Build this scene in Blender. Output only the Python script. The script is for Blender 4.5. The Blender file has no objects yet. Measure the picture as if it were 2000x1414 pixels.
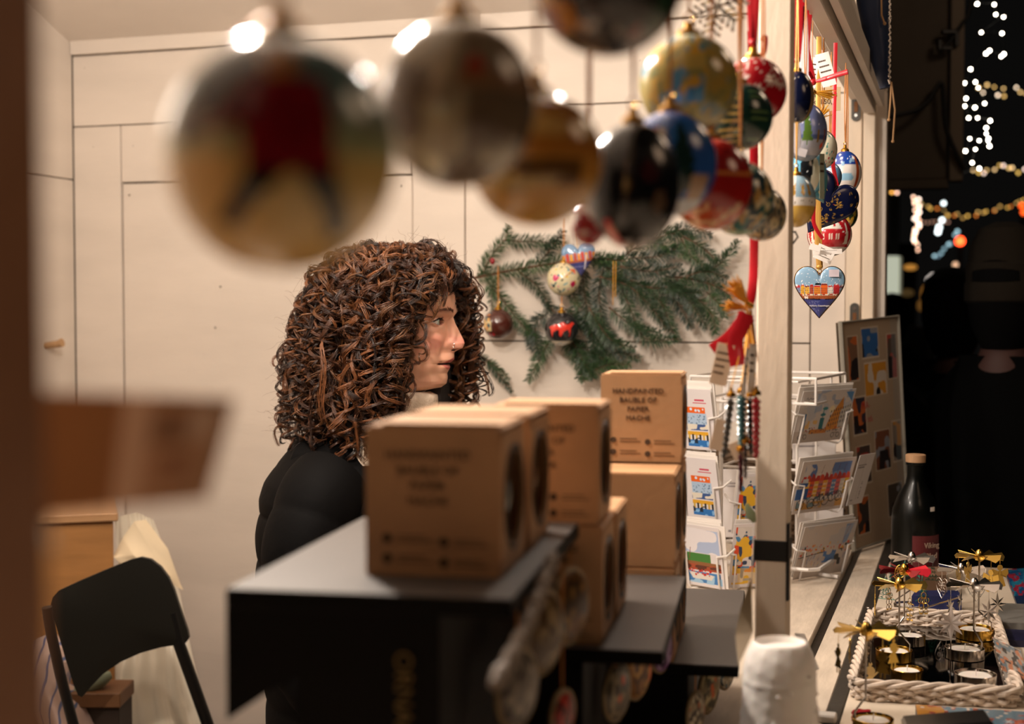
import bpy, math, random
import numpy as np
from mathutils import Vector, Matrix
SC = bpy.context.scene
COL = SC.collection
R = math.radians
rnd = random.Random(7)
nrs = np.random.RandomState(11)

# ------------------------------------------------------------------ camera, world, lights, exposure
CAM = Vector((0.0, 0.0, 1.5))
YAW, PITCH, FPX = R(17.8), R(2.29), 2778.0
cd = bpy.data.cameras.new('camera')
cd.sensor_width = 36.0
cd.lens = FPX / 2000 * 36.0
cd.clip_start = 0.02
cd.dof.use_dof = True
cd.dof.focus_distance = 2.15
cd.dof.aperture_fstop = 4.2
cam = bpy.data.objects.new('camera', cd)
cam.location = CAM
cam.rotation_euler = (math.pi / 2 - PITCH, 0, YAW)
COL.objects.link(cam)
SC.camera = cam
SC.view_settings.view_transform = 'Standard'
SC.view_settings.look = 'None'
SC.view_settings.gamma = 1.0
SC.view_settings.use_curve_mapping = False
SC.view_settings.exposure = 0.1
SC.cycles.use_denoising = True
w = bpy.data.worlds.new('night_sky')
SC.world = w
w.use_nodes = True
w.node_tree.nodes['Background'].inputs[0].default_value = (0.012, 0.011, 0.010, 1)
w.node_tree.nodes['Background'].inputs[1].default_value = 0.25

def lamp(name, loc, power, color, radius=0.03, kind='POINT', target=None, size=None, spot=None):
    l = bpy.data.lights.new(name, kind)
    l.energy = power
    l.color = color
    if kind in ('POINT', 'SPOT'):
        l.shadow_soft_size = radius
    if kind == 'AREA':
        l.shape = 'RECTANGLE'
        l.size, l.size_y = size
    if spot:
        l.spot_size = R(spot)
        l.spot_blend = 0.5
    o = bpy.data.objects.new(name, l)
    o.location = loc
    if target is not None:
        o.rotation_euler = (Vector(target) - Vector(loc)).to_track_quat('-Z', 'Y').to_euler()
    COL.objects.link(o)
    return o

WARM = (1.0, 0.87, 0.75)
lamp('stall_bulb', (-0.82, 1.38, 2.04), 40.0, WARM, 0.03)
lamp('stall_bulb', (-1.05, 1.72, 2.2), 20.0, WARM, 0.035)
lamp('counter_bulb', (-0.60, 1.18, 1.96), 7.0, (1.0, 0.89, 0.78), 0.02)
lamp('counter_bulb', (-0.40, 1.95, 2.2), 9.0, (1.0, 0.89, 0.78), 0.02)
lamp('left_bounce_fill', (-1.9, 1.7, 2.15), 11.0, WARM, 0.25)  # added fill standing in for bounce off the left wall and ceiling
lamp('market_glow', (.9, 1.05, 2.4), 6.0, (1.0, 0.66, 0.42), 0.25)
lamp('flap_fill', (.75, 2.9, 2.9), 11.0, (1.0, 0.72, 0.5), 0.2)  # added unseen lamp that brightens the neighbouring dark panel

# ------------------------------------------------------------------ view geometry (used to survey the place)
_f = Vector((-math.sin(YAW) * math.cos(PITCH), math.cos(YAW) * math.cos(PITCH), -math.sin(PITCH)))
_r = Vector((math.cos(YAW), math.sin(YAW), 0))
_u = _r.cross(_f)
def ray(px, py):
    return _f + _r * ((px - 1000) / FPX) + _u * ((707 - py) / FPX)
def at(px, py, d):
    return CAM + ray(px, py) * d
def on_z(px, py, z):
    d = ray(px, py); return CAM + d * ((z - CAM.z) / d.z)
def on_y(px, py, y):
    d = ray(px, py); return CAM + d * (y / d.y)
def on_x(px, py, x):
    d = ray(px, py); return CAM + d * (x / d.x)
def depth_of(p):
    return (Vector(p) - CAM).dot(_f)
XF = -0.21                                     # plane of the stall's open front
def front_depth(px):
    return depth_of(on_x(px, 600, XF))

# ------------------------------------------------------------------ colours and materials
def lin(c):
    if isinstance(c, str):
        c = c.lstrip('#'); c = tuple(int(c[i:i + 2], 16) / 255 for i in (0, 2, 4))
    return tuple(x / 12.92 if x <= 0.04045 else ((x + 0.055) / 1.055) ** 2.4 for x in c)
_mats = {}
def mat(name, color='#808080', rough=0.5, metal=0.0, coat=0.0, bump=0.0, bscale=60.0, vary=0.0, emit=None,
        trans=0.0, sss=0.0, attr=False, vscale=8.0, alpha=1.0, spec=0.5, stretch=(1, 1, 1), aniso=0.0):
    if name in _mats:
        return _mats[name]
    m = bpy.data.materials.new(name); m.use_nodes = True
    nt = m.node_tree; N = nt.nodes; L = nt.links
    b = N['Principled BSDF']
    c = (*lin(color), 1)
    b.inputs['Base Color'].default_value = c
    b.inputs['Roughness'].default_value = rough
    b.inputs['Metallic'].default_value = metal
    b.inputs['Coat Weight'].default_value = coat
    b.inputs['Coat Roughness'].default_value = 0.1
    b.inputs['Transmission Weight'].default_value = trans
    b.inputs['Alpha'].default_value = alpha
    b.inputs['Specular IOR Level'].default_value = spec
    if aniso:
        b.inputs['Anisotropic'].default_value = aniso
    if sss:
        b.inputs['Subsurface Weight'].default_value = sss
        b.inputs['Subsurface Radius'].default_value = (0.006, 0.002, 0.001)
        b.inputs['Subsurface Scale'].default_value = 1.0
    tc = N.new('ShaderNodeTexCoord')
    mp = N.new('ShaderNodeMapping'); mp.inputs['Scale'].default_value = stretch
    L.new(tc.outputs['Object'], mp.inputs['Vector'])
    col_out = None
    if attr:
        a = N.new('ShaderNodeAttribute'); a.attribute_name = 'Col'; col_out = a.outputs['Color']
        L.new(col_out, b.inputs['Base Color'])
    if vary:
        nz = N.new('ShaderNodeTexNoise'); nz.inputs['Scale'].default_value = vscale; nz.inputs['Detail'].default_value = 6
        L.new(mp.outputs[0], nz.inputs['Vector'])
        mr = N.new('ShaderNodeMapRange')
        mr.inputs['From Min'].default_value = 0.3; mr.inputs['From Max'].default_value = 0.7
        mr.inputs['To Min'].default_value = 1 - vary; mr.inputs['To Max'].default_value = 1 + vary
        L.new(nz.outputs['Fac'], mr.inputs['Value'])
        mx = N.new('ShaderNodeVectorMath'); mx.operation = 'SCALE'
        if col_out: L.new(col_out, mx.inputs[0])
        else: mx.inputs[0].default_value = c[:3]
        L.new(mr.outputs[0], mx.inputs['Scale'])
        L.new(mx.outputs[0], b.inputs['Base Color'])
    if bump:
        nb = N.new('ShaderNodeTexNoise'); nb.inputs['Scale'].default_value = bscale; nb.inputs['Detail'].default_value = 8
        L.new(mp.outputs[0], nb.inputs['Vector'])
        bp = N.new('ShaderNodeBump'); bp.inputs['Strength'].default_value = bump; bp.inputs['Distance'].default_value = 0.002
        L.new(nb.outputs['Fac'], bp.inputs['Height']); L.new(bp.outputs[0], b.inputs['Normal'])
    if emit:
        b.inputs['Emission Color'].default_value = (*lin(emit[0]), 1)
        b.inputs['Emission Strength'].default_value = emit[1]
    _mats[name] = m
    return m

WALL = mat('cream_painted_boards', '#d9cdc0', 0.55, bump=0.25, bscale=35, vary=0.05, vscale=3, stretch=(1, 1, 4))
POSTP = mat('cream_painted_post', '#dccbb6', 0.6, bump=0.5, bscale=90, vary=0.06, vscale=20, stretch=(1, 1, .3))
GAP = mat('dark_board_gap', '#4a3a2a', 0.9)
PAINT = mat('lacquered_painting', '#ffffff', 0.22, coat=0.7, attr=True)
MATTE = mat('printed_card', '#ffffff', 0.55, attr=True)
CLOTHC = mat('printed_cloth', '#ffffff', 0.85, attr=True)
GOLDC = mat('brushed_gold_cap', '#b98a3a', 0.42, metal=1.0)
GOLD = mat('gold_metal', '#d9a441', 0.22, metal=1.0)
SILVER = mat('silver_metal', '#cfcac4', 0.18, metal=1.0)
BRASS = mat('polished_brass_tin', '#c9a24a', 0.16, metal=1.0)
TIN = mat('polished_steel_tin', '#b9b2a8', 0.15, metal=1.0)
WHITEWIRE = mat('white_coated_wire', '#ded8d2', 0.35, coat=0.2)
BLACKM = mat('black_satin_metal', '#15130f', 0.4)
PAPERW = mat('white_card_paper', '#e6dfd8', 0.6, vary=0.03)
RED = mat('red_satin_ribbon', '#c01a26', 0.35, coat=0.2)
GOLDR = mat('gold_satin_ribbon', '#b98a3e', 0.35, metal=0.3)
WHITER = mat('white_satin_ribbon', '#ddd8dc', 0.4)
STRING = mat('amber_thread', '#c07a35', 0.6)

# ------------------------------------------------------------------ objects
def link(o): COL.objects.link(o); return o
def tag(o, label=None, cat=None, group=None, kind=None):
    if label: o['label'] = label
    if cat: o['category'] = cat
    if group: o['group'] = group
    if kind: o['kind'] = kind
    return o
def empty(name, loc, label=None, cat=None, group=None, rz=0.0):
    o = bpy.data.objects.new(name, None)
    o.empty_display_size = 0.02
    o.location = loc; o.rotation_euler = (0, 0, rz)
    link(o); return tag(o, label, cat, group)
def parent(o, p):
    """child keeps its world place"""
    o.parent = p
    o.matrix_parent_inverse = (Matrix.Translation(p.location) @ p.rotation_euler.to_matrix().to_4x4()).inverted() if p.parent is None else \
        (Matrix.Translation(p.parent.location) @ p.parent.rotation_euler.to_matrix().to_4x4() @ (p.matrix_parent_inverse @ p.matrix_basis)).inverted()
    return o
class MB:
    def __init__(self): self.v = []; self.f = []
    def add(self, vs, fs):
        n = len(self.v); self.v.extend([tuple(p) for p in vs]); self.f.extend([tuple(i + n for i in f) for f in fs]); return self
    def box(self, lo, hi, M=None, bev=0.0):
        (x0, y0, z0), (x1, y1, z1) = lo, hi
        if bev <= 0:
            vs = [(x, y, z) for z in (z0, z1) for y in (y0, y1) for x in (x0, x1)]
            fs = [(0, 2, 3, 1), (4, 5, 7, 6), (0, 1, 5, 4), (2, 6, 7, 3), (0, 4, 6, 2), (1, 3, 7, 5)]
        else:
            b = bev; vs = []; fs = []
            def ring(z, i): return [(x0 + i, y0 + b), (x0 + b, y0 + i), (x1 - b, y0 + i), (x1 - i, y0 + b), (x1 - i, y1 - b), (x1 - b, y1 - i), (x0 + b, y1 - i), (x0 + i, y1 - b)]
            for z, i in ((z0, b * .7), (z0 + b, 0), (z1 - b, 0), (z1, b * .7)):
                vs += [(x, y, z) for x, y in ring(z, i)]
            for k in range(3):
                for j in range(8):
                    a = k * 8 + j; c = k * 8 + (j + 1) % 8
                    fs.append((a, c, c + 8, a + 8))
            fs.append(tuple(range(7, -1, -1))); fs.append(tuple(range(24, 32)))
        if M is not None: vs = [M @ Vector(p) for p in vs]
        return self.add(vs, fs)
    def tube(self, pts, r, n=8, closed=False, caps=True, flat=1.0, up=None):
        pts = [Vector(p) for p in pts]; m = len(pts)
        if m < 2: return self
        rr = r if isinstance(r, (list, tuple)) else [r] * m
        vs = []; fs = []; prev = None
        for i, p in enumerate(pts):
            if closed: t = pts[(i + 1) % m] - pts[i - 1]
            else: t = pts[min(i + 1, m - 1)] - pts[max(i - 1, 0)]
            t = t.normalized() if t.length > 1e-9 else Vector((0, 0, 1))
            if prev is None:
                a = Vector(up) if up else (Vector((0, 0, 1)) if abs(t.z) < 0.9 else Vector((1, 0, 0)))
                e = a - t * a.dot(t)
            else: e = prev - t * prev.dot(t)
            if e.length < 1e-6: e = t.orthogonal()
            e.normalize(); prev = e; g = t.cross(e)
            for k in range(n):
                an = 2 * math.pi * k / n
                vs.append(p + e * (math.cos(an) * rr[i]) + g * (math.sin(an) * rr[i] * flat))
        lim = m if closed else m - 1
        for i in range(lim):
            j = (i + 1) % m
            for k in range(n):
                k2 = (k + 1) % n
                fs.append((i * n + k, i * n + k2, j * n + k2, j * n + k))
        if caps and not closed:
            fs.append(tuple(range(n - 1, -1, -1))); fs.append(tuple((m - 1) * n + k for k in range(n)))
        return self.add(vs, fs)
    def lathe(self, prof, n=32, M=None, sx=1.0, sy=1.0):
        vs = []; fs = []; idx = []
        for (r, z) in prof:
            if r < 1e-7: idx.append([len(vs)] * n); vs.append((0, 0, z))
            else:
                s = len(vs); idx.append([s + k for k in range(n)])
                vs += [(r * sx * math.cos(2 * math.pi * k / n), r * sy * math.sin(2 * math.pi * k / n), z) for k in range(n)]
        for a, b in zip(idx[:-1], idx[1:]):
            for k in range(n):
                q = [a[k], a[(k + 1) % n], b[(k + 1) % n], b[k]]
                u = []; [u.append(x) for x in q if x not in u]
                if len(u) > 2: fs.append(tuple(u))
        if M is not None: vs = [M @ Vector(p) for p in vs]
        return self.add(vs, fs)
    def prism(self, poly, th, M=None):
        """poly in local xz, thickness th along y (centred)"""
        n = len(poly)
        vs = [(x, -th / 2, z) for x, z in poly] + [(x, th / 2, z) for x, z in poly]
        fs = [tuple(range(n)), tuple(range(2 * n - 1, n - 1, -1))]
        fs += [(i, i + n, (i + 1) % n + n, (i + 1) % n) for i in range(n)]
        if M is not None: vs = [M @ Vector(p) for p in vs]
        return self.add(vs, fs)
    def ball(self, c, r, n=12, sc=(1, 1, 1)):
        c = Vector(c)
        M = Matrix.Translation(c) @ Matrix.Diagonal((*sc, 1))
        return self.lathe([(r * math.sin(math.pi * i / n), -r * math.cos(math.pi * i / n)) for i in range(n + 1)], n * 2, M)
    def build(self, name, material, par=None, smooth=True, sharp=35, label=None):
        me = bpy.data.meshes.new(name)
        me.from_pydata(self.v, [], self.f); me.update()
        if material: me.materials.append(material)
        o = bpy.data.objects.new(name, me); link(o)
        if smooth:
            me.polygons.foreach_set('use_smooth', [True] * len(me.polygons))
            try: me.set_sharp_from_angle(angle=R(sharp))
            except Exception: pass
        if par is not None: parent(o, par)
        if label: o['label'] = label
        return o
def fix_normals(o):
    import bmesh
    bm = bmesh.new(); bm.from_mesh(o.data); bmesh.ops.recalc_face_normals(bm, faces=bm.faces); bm.to_mesh(o.data); bm.free()
def np_mesh(name, V, Fq, material, par=None, colors=None, smooth=True):
    """V (n,3), Fq (m,k) arrays"""
    me = bpy.data.meshes.new(name)
    V = np.asarray(V, np.float32); Fq = np.asarray(Fq, np.int32)
    me.vertices.add(len(V)); me.vertices.foreach_set('co', V.ravel())
    m, k = Fq.shape
    me.loops.add(m * k); me.loops.foreach_set('vertex_index', Fq.ravel())
    me.polygons.add(m); me.polygons.foreach_set('loop_start', np.arange(0, m * k, k, dtype=np.int32))
    me.update(calc_edges=True)
    if smooth: me.polygons.foreach_set('use_smooth', np.ones(m, bool))
    if colors is not None:
        ca = me.color_attributes.new('Col', 'FLOAT_COLOR', 'POINT')
        c4 = np.ones((len(V), 4), np.float32); c4[:, :3] = colors
        ca.data.foreach_set('color', c4.ravel())
    if material: me.materials.append(material)
    me.validate()
    o = bpy.data.objects.new(name, me); link(o)
    if par is not None: parent(o, par)
    return o

# ------------------------------------------------------------------ a little painter for printed and painted surfaces
class Canvas:
    def __init__(self, w, h, bg='#ffffff', ss=1):
        self.w, self.h = w, h
        self.a = np.zeros((h, w, 3), np.float32); self.a[:] = lin(bg)
        y, x = np.mgrid[0:h, 0:w]
        self.X = (x + .5) / w; self.Y = 1 - (y + .5) / h          # 0..1, y up
        self.asp = w / h
    def m(self, mask, c, al=1.0):
        c = np.array(lin(c), np.float32)
        self.a[mask] = self.a[mask] * (1 - al) + c * al; return self
    def rect(self, x0, y0, x1, y1, c, al=1.0): return self.m((self.X >= x0) & (self.X <= x1) & (self.Y >= y0) & (self.Y <= y1), c, al)
    def disc(self, cx, cy, r, c, al=1.0, ry=None):
        ry = ry if ry else r * self.asp
        return self.m(((self.X - cx) / r) ** 2 + ((self.Y - cy) / ry) ** 2 <= 1, c, al)
    def ringc(self, cx, cy, r, t, c):
        d = np.sqrt(((self.X - cx)) ** 2 + ((self.Y - cy) / self.asp) ** 2)
        return self.m(np.abs(d - r) < t, c)
    def line(self, x0, y0, x1, y1, t, c, al=1.0):
        ax, ay, bx, by = x0, y0 / self.asp, x1, y1 / self.asp
        px, py = self.X, self.Y / self.asp
        L2 = (bx - ax) ** 2 + (by - ay) ** 2 + 1e-12
        s = np.clip(((px - ax) * (bx - ax) + (py - ay) * (by - ay)) / L2, 0, 1)
        d = np.hypot(px - ax - s * (bx - ax), py - ay - s * (by - ay))
        return self.m(d < t, c, al)
    def poly(self, pts, c, al=1.0):
        ins = np.zeros(self.X.shape, bool); n = len(pts)
        for i in range(n):
            x0, y0 = pts[i]; x1, y1 = pts[(i + 1) % n]
            if y0 == y1: continue
            cond = ((self.Y >= min(y0, y1)) & (self.Y < max(y0, y1)))
            xi = x0 + (self.Y - y0) * (x1 - x0) / (y1 - y0)
            ins ^= cond & (self.X < xi)
        return self.m(ins, c, al)
    def noise(self, c, s=6, thr=0.5, seed=0, al=1.0, sx=1.0, box=None):
        r = np.random.RandomState(seed); g = int(s) + 2; gx = int(s * sx * self.asp) + 2
        G = r.rand(g + 1, gx + 1)
        fy = self.Y * (g - 1); fx = self.X * (gx - 1)
        iy = fy.astype(int); ix = fx.astype(int); ty = fy - iy; tx = fx - ix
        ty = ty * ty * (3 - 2 * ty); tx = tx * tx * (3 - 2 * tx)
        v = (G[iy, ix] * (1 - tx) + G[iy, ix + 1] * tx) * (1 - ty) + (G[iy + 1, ix] * (1 - tx) + G[iy + 1, ix + 1] * tx) * ty
        k = v > thr
        if box: k &= (self.X >= box[0]) & (self.X <= box[2]) & (self.Y >= box[1]) & (self.Y <= box[3])
        return self.m(k, c, al)
    def dots(self, c, n, r, seed=1, box=(0, 0, 1, 1), al=1.0):
        q = random.Random(seed)
        for _ in range(n):
            self.disc(q.uniform(box[0], box[2]), q.uniform(box[1], box[3]), r * q.uniform(.6, 1.3), c, al)
        return self
    def tree(self, x, y, w, h, c, tiers=4):
        for k in range(tiers):
            yy = y + h * (0.1 + 0.9 * k / tiers * .85); ww = w * (1 - k / tiers * .8) / 2
            self.poly([(x - ww, yy), (x + ww, yy), (x, yy + h * 0.42 * (1 - .3 * k / tiers))], c)
        return self.rect(x - w * .06, y, x + w * .06, y + h * .15, c)
    def grad(self, y0, c0, y1, c1):
        t = np.clip((self.Y - y0) / (y1 - y0), 0, 1)[..., None]
        k = (self.Y >= min(y0, y1)) & (self.Y <= max(y0, y1))
        v = np.array(lin(c0)) * (1 - t) + np.array(lin(c1)) * t
        self.a[k] = v[k]; return self
    def get(self, u, v):
        x = np.clip((np.asarray(u) * self.w).astype(int), 0, self.w - 1)
        y = np.clip(((1 - np.asarray(v)) * self.h).astype(int), 0, self.h - 1)
        return self.a[y, x]

def grid_faces(nu, nv, wrap=False, off=0):
    i = np.arange(nu - 1 if not wrap else nu); j = np.arange(nv - 1)
    I, J = np.meshgrid(i, j); I = I.ravel(); J = J.ravel(); I2 = (I + 1) % nu
    return np.stack([J * nu + I, J * nu + I2, (J + 1) * nu + I2, (J + 1) * nu + I], 1) + off

def card_mesh(name, M, w, h, cv, par=None, curl=0.0, th=0.0006, material=None, nu=None, back='#e9e4de'):
    """printed card: local x width, z height (0 at bottom), printed face towards -y"""
    nu = nu or int(min(150, max(20, cv.w))); nv = int(max(14, nu * h / w))
    u, v = np.meshgrid(np.linspace(0, 1, nu), np.linspace(0, 1, nv))
    u = u.ravel(); v = v.ravel()
    def side(y0):
        x = (u - .5) * w; z = v * h; y = y0 + curl * (v ** 2) * -1.0
        return np.stack([x, y, z], 1)
    V = np.vstack([side(0), side(th)])
    C = np.vstack([cv.get(u, v), np.tile(np.array(lin(back)), (len(u), 1))])
    n = nu * nv
    F1 = grid_faces(nu, nv); F2 = grid_faces(nu, nv, off=n)[:, ::-1]
    b = [j * nu for j in range(nv)]; e = [j * nu + nu - 1 for j in range(nv)]
    E = []
    for L, flip in ((list(range(nu)), False), (list(range((nv - 1) * nu, nv * nu)), True), (b, True), (e, False)):
        for a, c in zip(L[:-1], L[1:]):
            E.append((a, a + n, c + n, c) if not flip else (a, c, c + n, a + n))
    F = np.vstack([F1, F2, np.array(E)])
    A = np.array(M)
    V = V @ A[:3, :3].T + A[:3, 3]
    return np_mesh(name, V, F, material or MATTE, par, C, smooth=False)

def painted_ball(name, c, r, cv, par, rz=0.0, n=96, sz=1.0, tilt=0.0, sy=1.0, material=None):
    """ball painted with an unrolled canvas; canvas centre faces -y turned by rz"""
    nu, nv = n, n // 2
    u, v = np.meshgrid(np.arange(nu) / nu, np.linspace(0, 1, nv)); u = u.ravel(); v = v.ravel()
    lon = (u - .5) * 2 * np.pi; lat = (v - .5) * np.pi
    x = r * np.cos(lat) * np.sin(lon); y = -r * np.cos(lat) * np.cos(lon) * sy; z = r * np.sin(lat) * sz
    V = np.stack([x, y, z], 1)
    M = Matrix.Translation(Vector(c)) @ Matrix.Rotation(rz, 4, 'Z') @ Matrix.Rotation(tilt, 4, 'Y')
    A = np.array(M); V = V @ A[:3, :3].T + A[:3, 3]
    return np_mesh(name, V, grid_faces(nu, nv, wrap=True), material or PAINT, par, cv.get(u, v))

def text_mesh(name, body, size, M, material, par=None, extrude=0.0003, align='CENTER'):
    cu = bpy.data.curves.new(name, 'FONT'); cu.body = body; cu.size = size; cu.extrude = extrude
    cu.align_x = align; cu.resolution_u = 3
    t = bpy.data.objects.new('lettering_source', cu); link(t)
    dg = bpy.context.evaluated_depsgraph_get()
    me = bpy.data.meshes.new_from_object(t.evaluated_get(dg)); me.name = name
    bpy.data.objects.remove(t); bpy.data.curves.remove(cu)
    me.transform(M @ Matrix.Rotation(math.pi / 2, 4, 'X'))     # letters stand in local xz, facing -y
    me.materials.clear(); me.materials.append(material)
    o = bpy.data.objects.new(name, me); link(o)
    if par is not None: parent(o, par)
    return o

def face_cam_yaw(p):
    """yaw that turns a -y face towards the customers' side where the photographer stands"""
    d = CAM - Vector(p); return math.atan2(d.x, -d.y)
# ------------------------------------------------------------------ stall shell
YB = 3.158                     # rear (far) wall
XL = -2.20                     # left wall
XR = -0.17                     # outer face of the open front
ceil_corner = on_y(145, 112, YB)
HC = ceil_corner.z
pk = on_x(64, 44, XL)
SLOPE = (pk.z - HC) / (YB - pk.y)
COUNTER = 1.0
T = 0.018
def wz(px, py): return on_y(px, py, YB).z
def wx(px, py=400): return on_y(px, py, YB).x
wb = MB()
g = 0.0016
def board(x0, x1, z0, z1, y=YB, th=T, extra=0.0):
    wb.box((x0 + g, y - extra, z0 + g), (x1 - g, y + th, z1 - g), bev=0.0012)
zB, zC, zD = wz(150, 248), wz(240, 357), wz(1100, 667)
x1_, x2_, x3_, x4_ = wx(153), wx(237), wx(805), wx(908)
ztrim = wz(300, 100)
board(XL, XR, zB, ztrim)
board(XL, x2_, 0, zB)
board(x2_, x3_, zC, zB)
board(x2_ + .001, x3_, 0.25, zC - .001, y=YB + .004)
board(x3_, x4_, 0, zB)
xr1, xr2, xr3 = wx(1583, 600), wx(1652, 600), wx(1684, 600)
board(x4_, xr1, zD, zB)
board(x4_, xr1, 0, zD)
board(xr1, xr2, 0, zB, extra=.004)
board(xr2, XR, 0, zB, extra=.012)
board(XL, XR, ztrim, ztrim + .045, extra=.012)
board(XL, XR, ztrim + .045, HC + .35)
wall = wb.build('wall_back', WALL, smooth=False); tag(wall, kind='structure')
b = MB(); b.box((XL - .1, YB + T, 0), (XR, YB + T + .02, HC + .4)); tag(b.build('wall_back_lining', GAP, wall, smooth=False))
b = MB()
for px, py in ((165, 133), (182, 287), (260, 285), (252, 381), (783, 363), (1250, 118), (420, 640), (430, 560), (1130, 250), (690, 420)):
    p = on_y(px, py, YB); b.lathe([(0, -.001), (.0022, -.001), (.0022, .0), (0, .001)], 10, Matrix.Translation((p.x, YB + .0005, p.z)) @ Matrix.Rotation(math.pi / 2, 4, 'X'))
b.build('nail_head', GAP, wall)
# left wall with a horizontal joint
lb = MB()
zl = on_x(100, 345, XL).z
for z0, z1 in ((0, 0.75), (0.75, zl), (zl, 3.1)):
    lb.box((XL - T, -1.2, z0 + g), (XL, YB - .001, z1 - g), bev=.0012)
lw = lb.build('wall_left', WALL, smooth=False); tag(lw, kind='structure')
b = MB(); b.box((XL - T - .02, -1.2, 0), (XL - T, YB, 3.1)); b.build('wall_left_lining', GAP, lw, smooth=False)
# sloping roof lining rising towards the ridge
cb = MB()
yr = 0.6
def cz(y): return HC + .035 + SLOPE * (YB - y)
y = YB
while y > yr:
    y0 = max(yr, y - .42)
    cb.add([(XL - .02, y - g, cz(y)), (XR, y - g, cz(y)), (XR, y0 + g, cz(y0)), (XL - .02, y0 + g, cz(y0)),
            (XL - .02, y - g, cz(y) + T), (XR, y - g, cz(y) + T), (XR, y0 + g, cz(y0) + T), (XL - .02, y0 + g, cz(y0) + T)],
           [(0, 1, 2, 3), (7, 6, 5, 4), (0, 4, 5, 1), (1, 5, 6, 2), (2, 6, 7, 3), (3, 7, 4, 0)])
    y = y0
for ya in (0.6, -1.2):
    pass
cb.add([(XL - .02, yr, cz(yr)), (XR, yr, cz(yr)), (XR, -1.3, cz(yr) - .55), (XL - .02, -1.3, cz(yr) - .55),
        (XL - .02, yr, cz(yr) + T), (XR, yr, cz(yr) + T), (XR, -1.3, cz(yr) - .55 + T), (XL - .02, -1.3, cz(yr) - .55 + T)],
       [(0, 1, 2, 3), (7, 6, 5, 4), (0, 4, 5, 1), (1, 5, 6, 2), (2, 6, 7, 3), (3, 7, 4, 0)])
# a rafter running down the roof
rx = on_y(770, 60, 2.7).x
cb.add([(rx - .03, 3.15, cz(3.15) - .05), (rx + .03, 3.15, cz(3.15) - .05), (rx + .03, yr, cz(yr) - .05), (rx - .03, yr, cz(yr) - .05),
        (rx - .03, 3.15, cz(3.15)), (rx + .03, 3.15, cz(3.15)), (rx + .03, yr, cz(yr)), (rx - .03, yr, cz(yr))],
       [(0, 1, 2, 3), (7, 6, 5, 4), (0, 4, 5, 1), (1, 5, 6, 2), (2, 6, 7, 3), (3, 7, 4, 0)])
tag(cb.build('ceiling', WALL, smooth=False), kind='structure')
# floor: stall boards and market paving
b = MB()
x = XL
while x < XR:
    b.box((x + g, -1.3, -.03), (min(x + .14, XR) - g, YB, 0.0)); x += .14
tag(b.build('floor', mat('worn_floor_boards', '#6d5a46', .7, bump=.4, bscale=20, vary=.15, stretch=(6, 1, 1)), smooth=False), kind='structure')
b = MB()
b.box((XR + .001, -6, -.08), (14, 40, -.031)); b.box((-14, YB + .3, -.08), (XR, 40, -.031)); b.box((-14, -6, -.08), (XR, -1.31, -.031))
tag(b.build('ground', mat('dark_paving', '#26221f', .6, bump=.5, bscale=12, vary=.3), smooth=False), kind='structure')
# front below the counter
b = MB()
for k in range(9):
    b.box((-.195, -.55 + k * .415, 0), (-.17, -.55 + (k + 1) * .415 - .004, COUNTER - .11), bev=.002)
tag(b.build('wall_front', WALL, smooth=False), kind='structure')
# posts
b = MB()
pz = front_depth(1515)
p0 = on_x(1478, 700, -.236); pw = .046
post_y = on_x(1515, 700, XF).y
# left edge of post at px 1478, right edge of its face at 1540
pa = on_y(1477, 700, post_y); pb = on_y(1541, 700, post_y)
PX0, PX1, PY0 = pa.x, pb.x, post_y
b.box((PX0, PY0, COUNTER - .3), (PX1, PY0 + .034, 2.0), bev=.002)
post = b.build('trim_1', POSTP, smooth=False); tag(post, kind='structure')
b = MB()
zt0, zt1 = on_y(1510, 1056, PY0).z, on_y(1510, 1096, PY0).z
b.box((PX0 - .0012, PY0 - .0012, zt1), (PX1 + .0012, PY0 + .0352, zt0), bev=.0008)
b.box((PX1 - .001, PY0 - .0012, zt1 - .045), (PX1 + .0014, PY0 + .012, zt0 + .02))
b.build('tape_band', mat('black_gaffer_tape', '#100f0e', .55, bump=.3), post, smooth=False, label='black tape wrapped round the post')
# near post, close to the lens, brown and out of focus
b = MB()
q0 = on_y(-150, 700, .335); q1 = on_y(96, 700, .335)
b.box((q0.x, .30, COUNTER - .3), (q1.x, .335, 2.0), bev=.002)
tag(b.build('trim_2', mat('brown_post', '#a07050', .6, bump=.3, vary=.08), smooth=False), kind='structure')  # one even brown, darker than the cream posts
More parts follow.
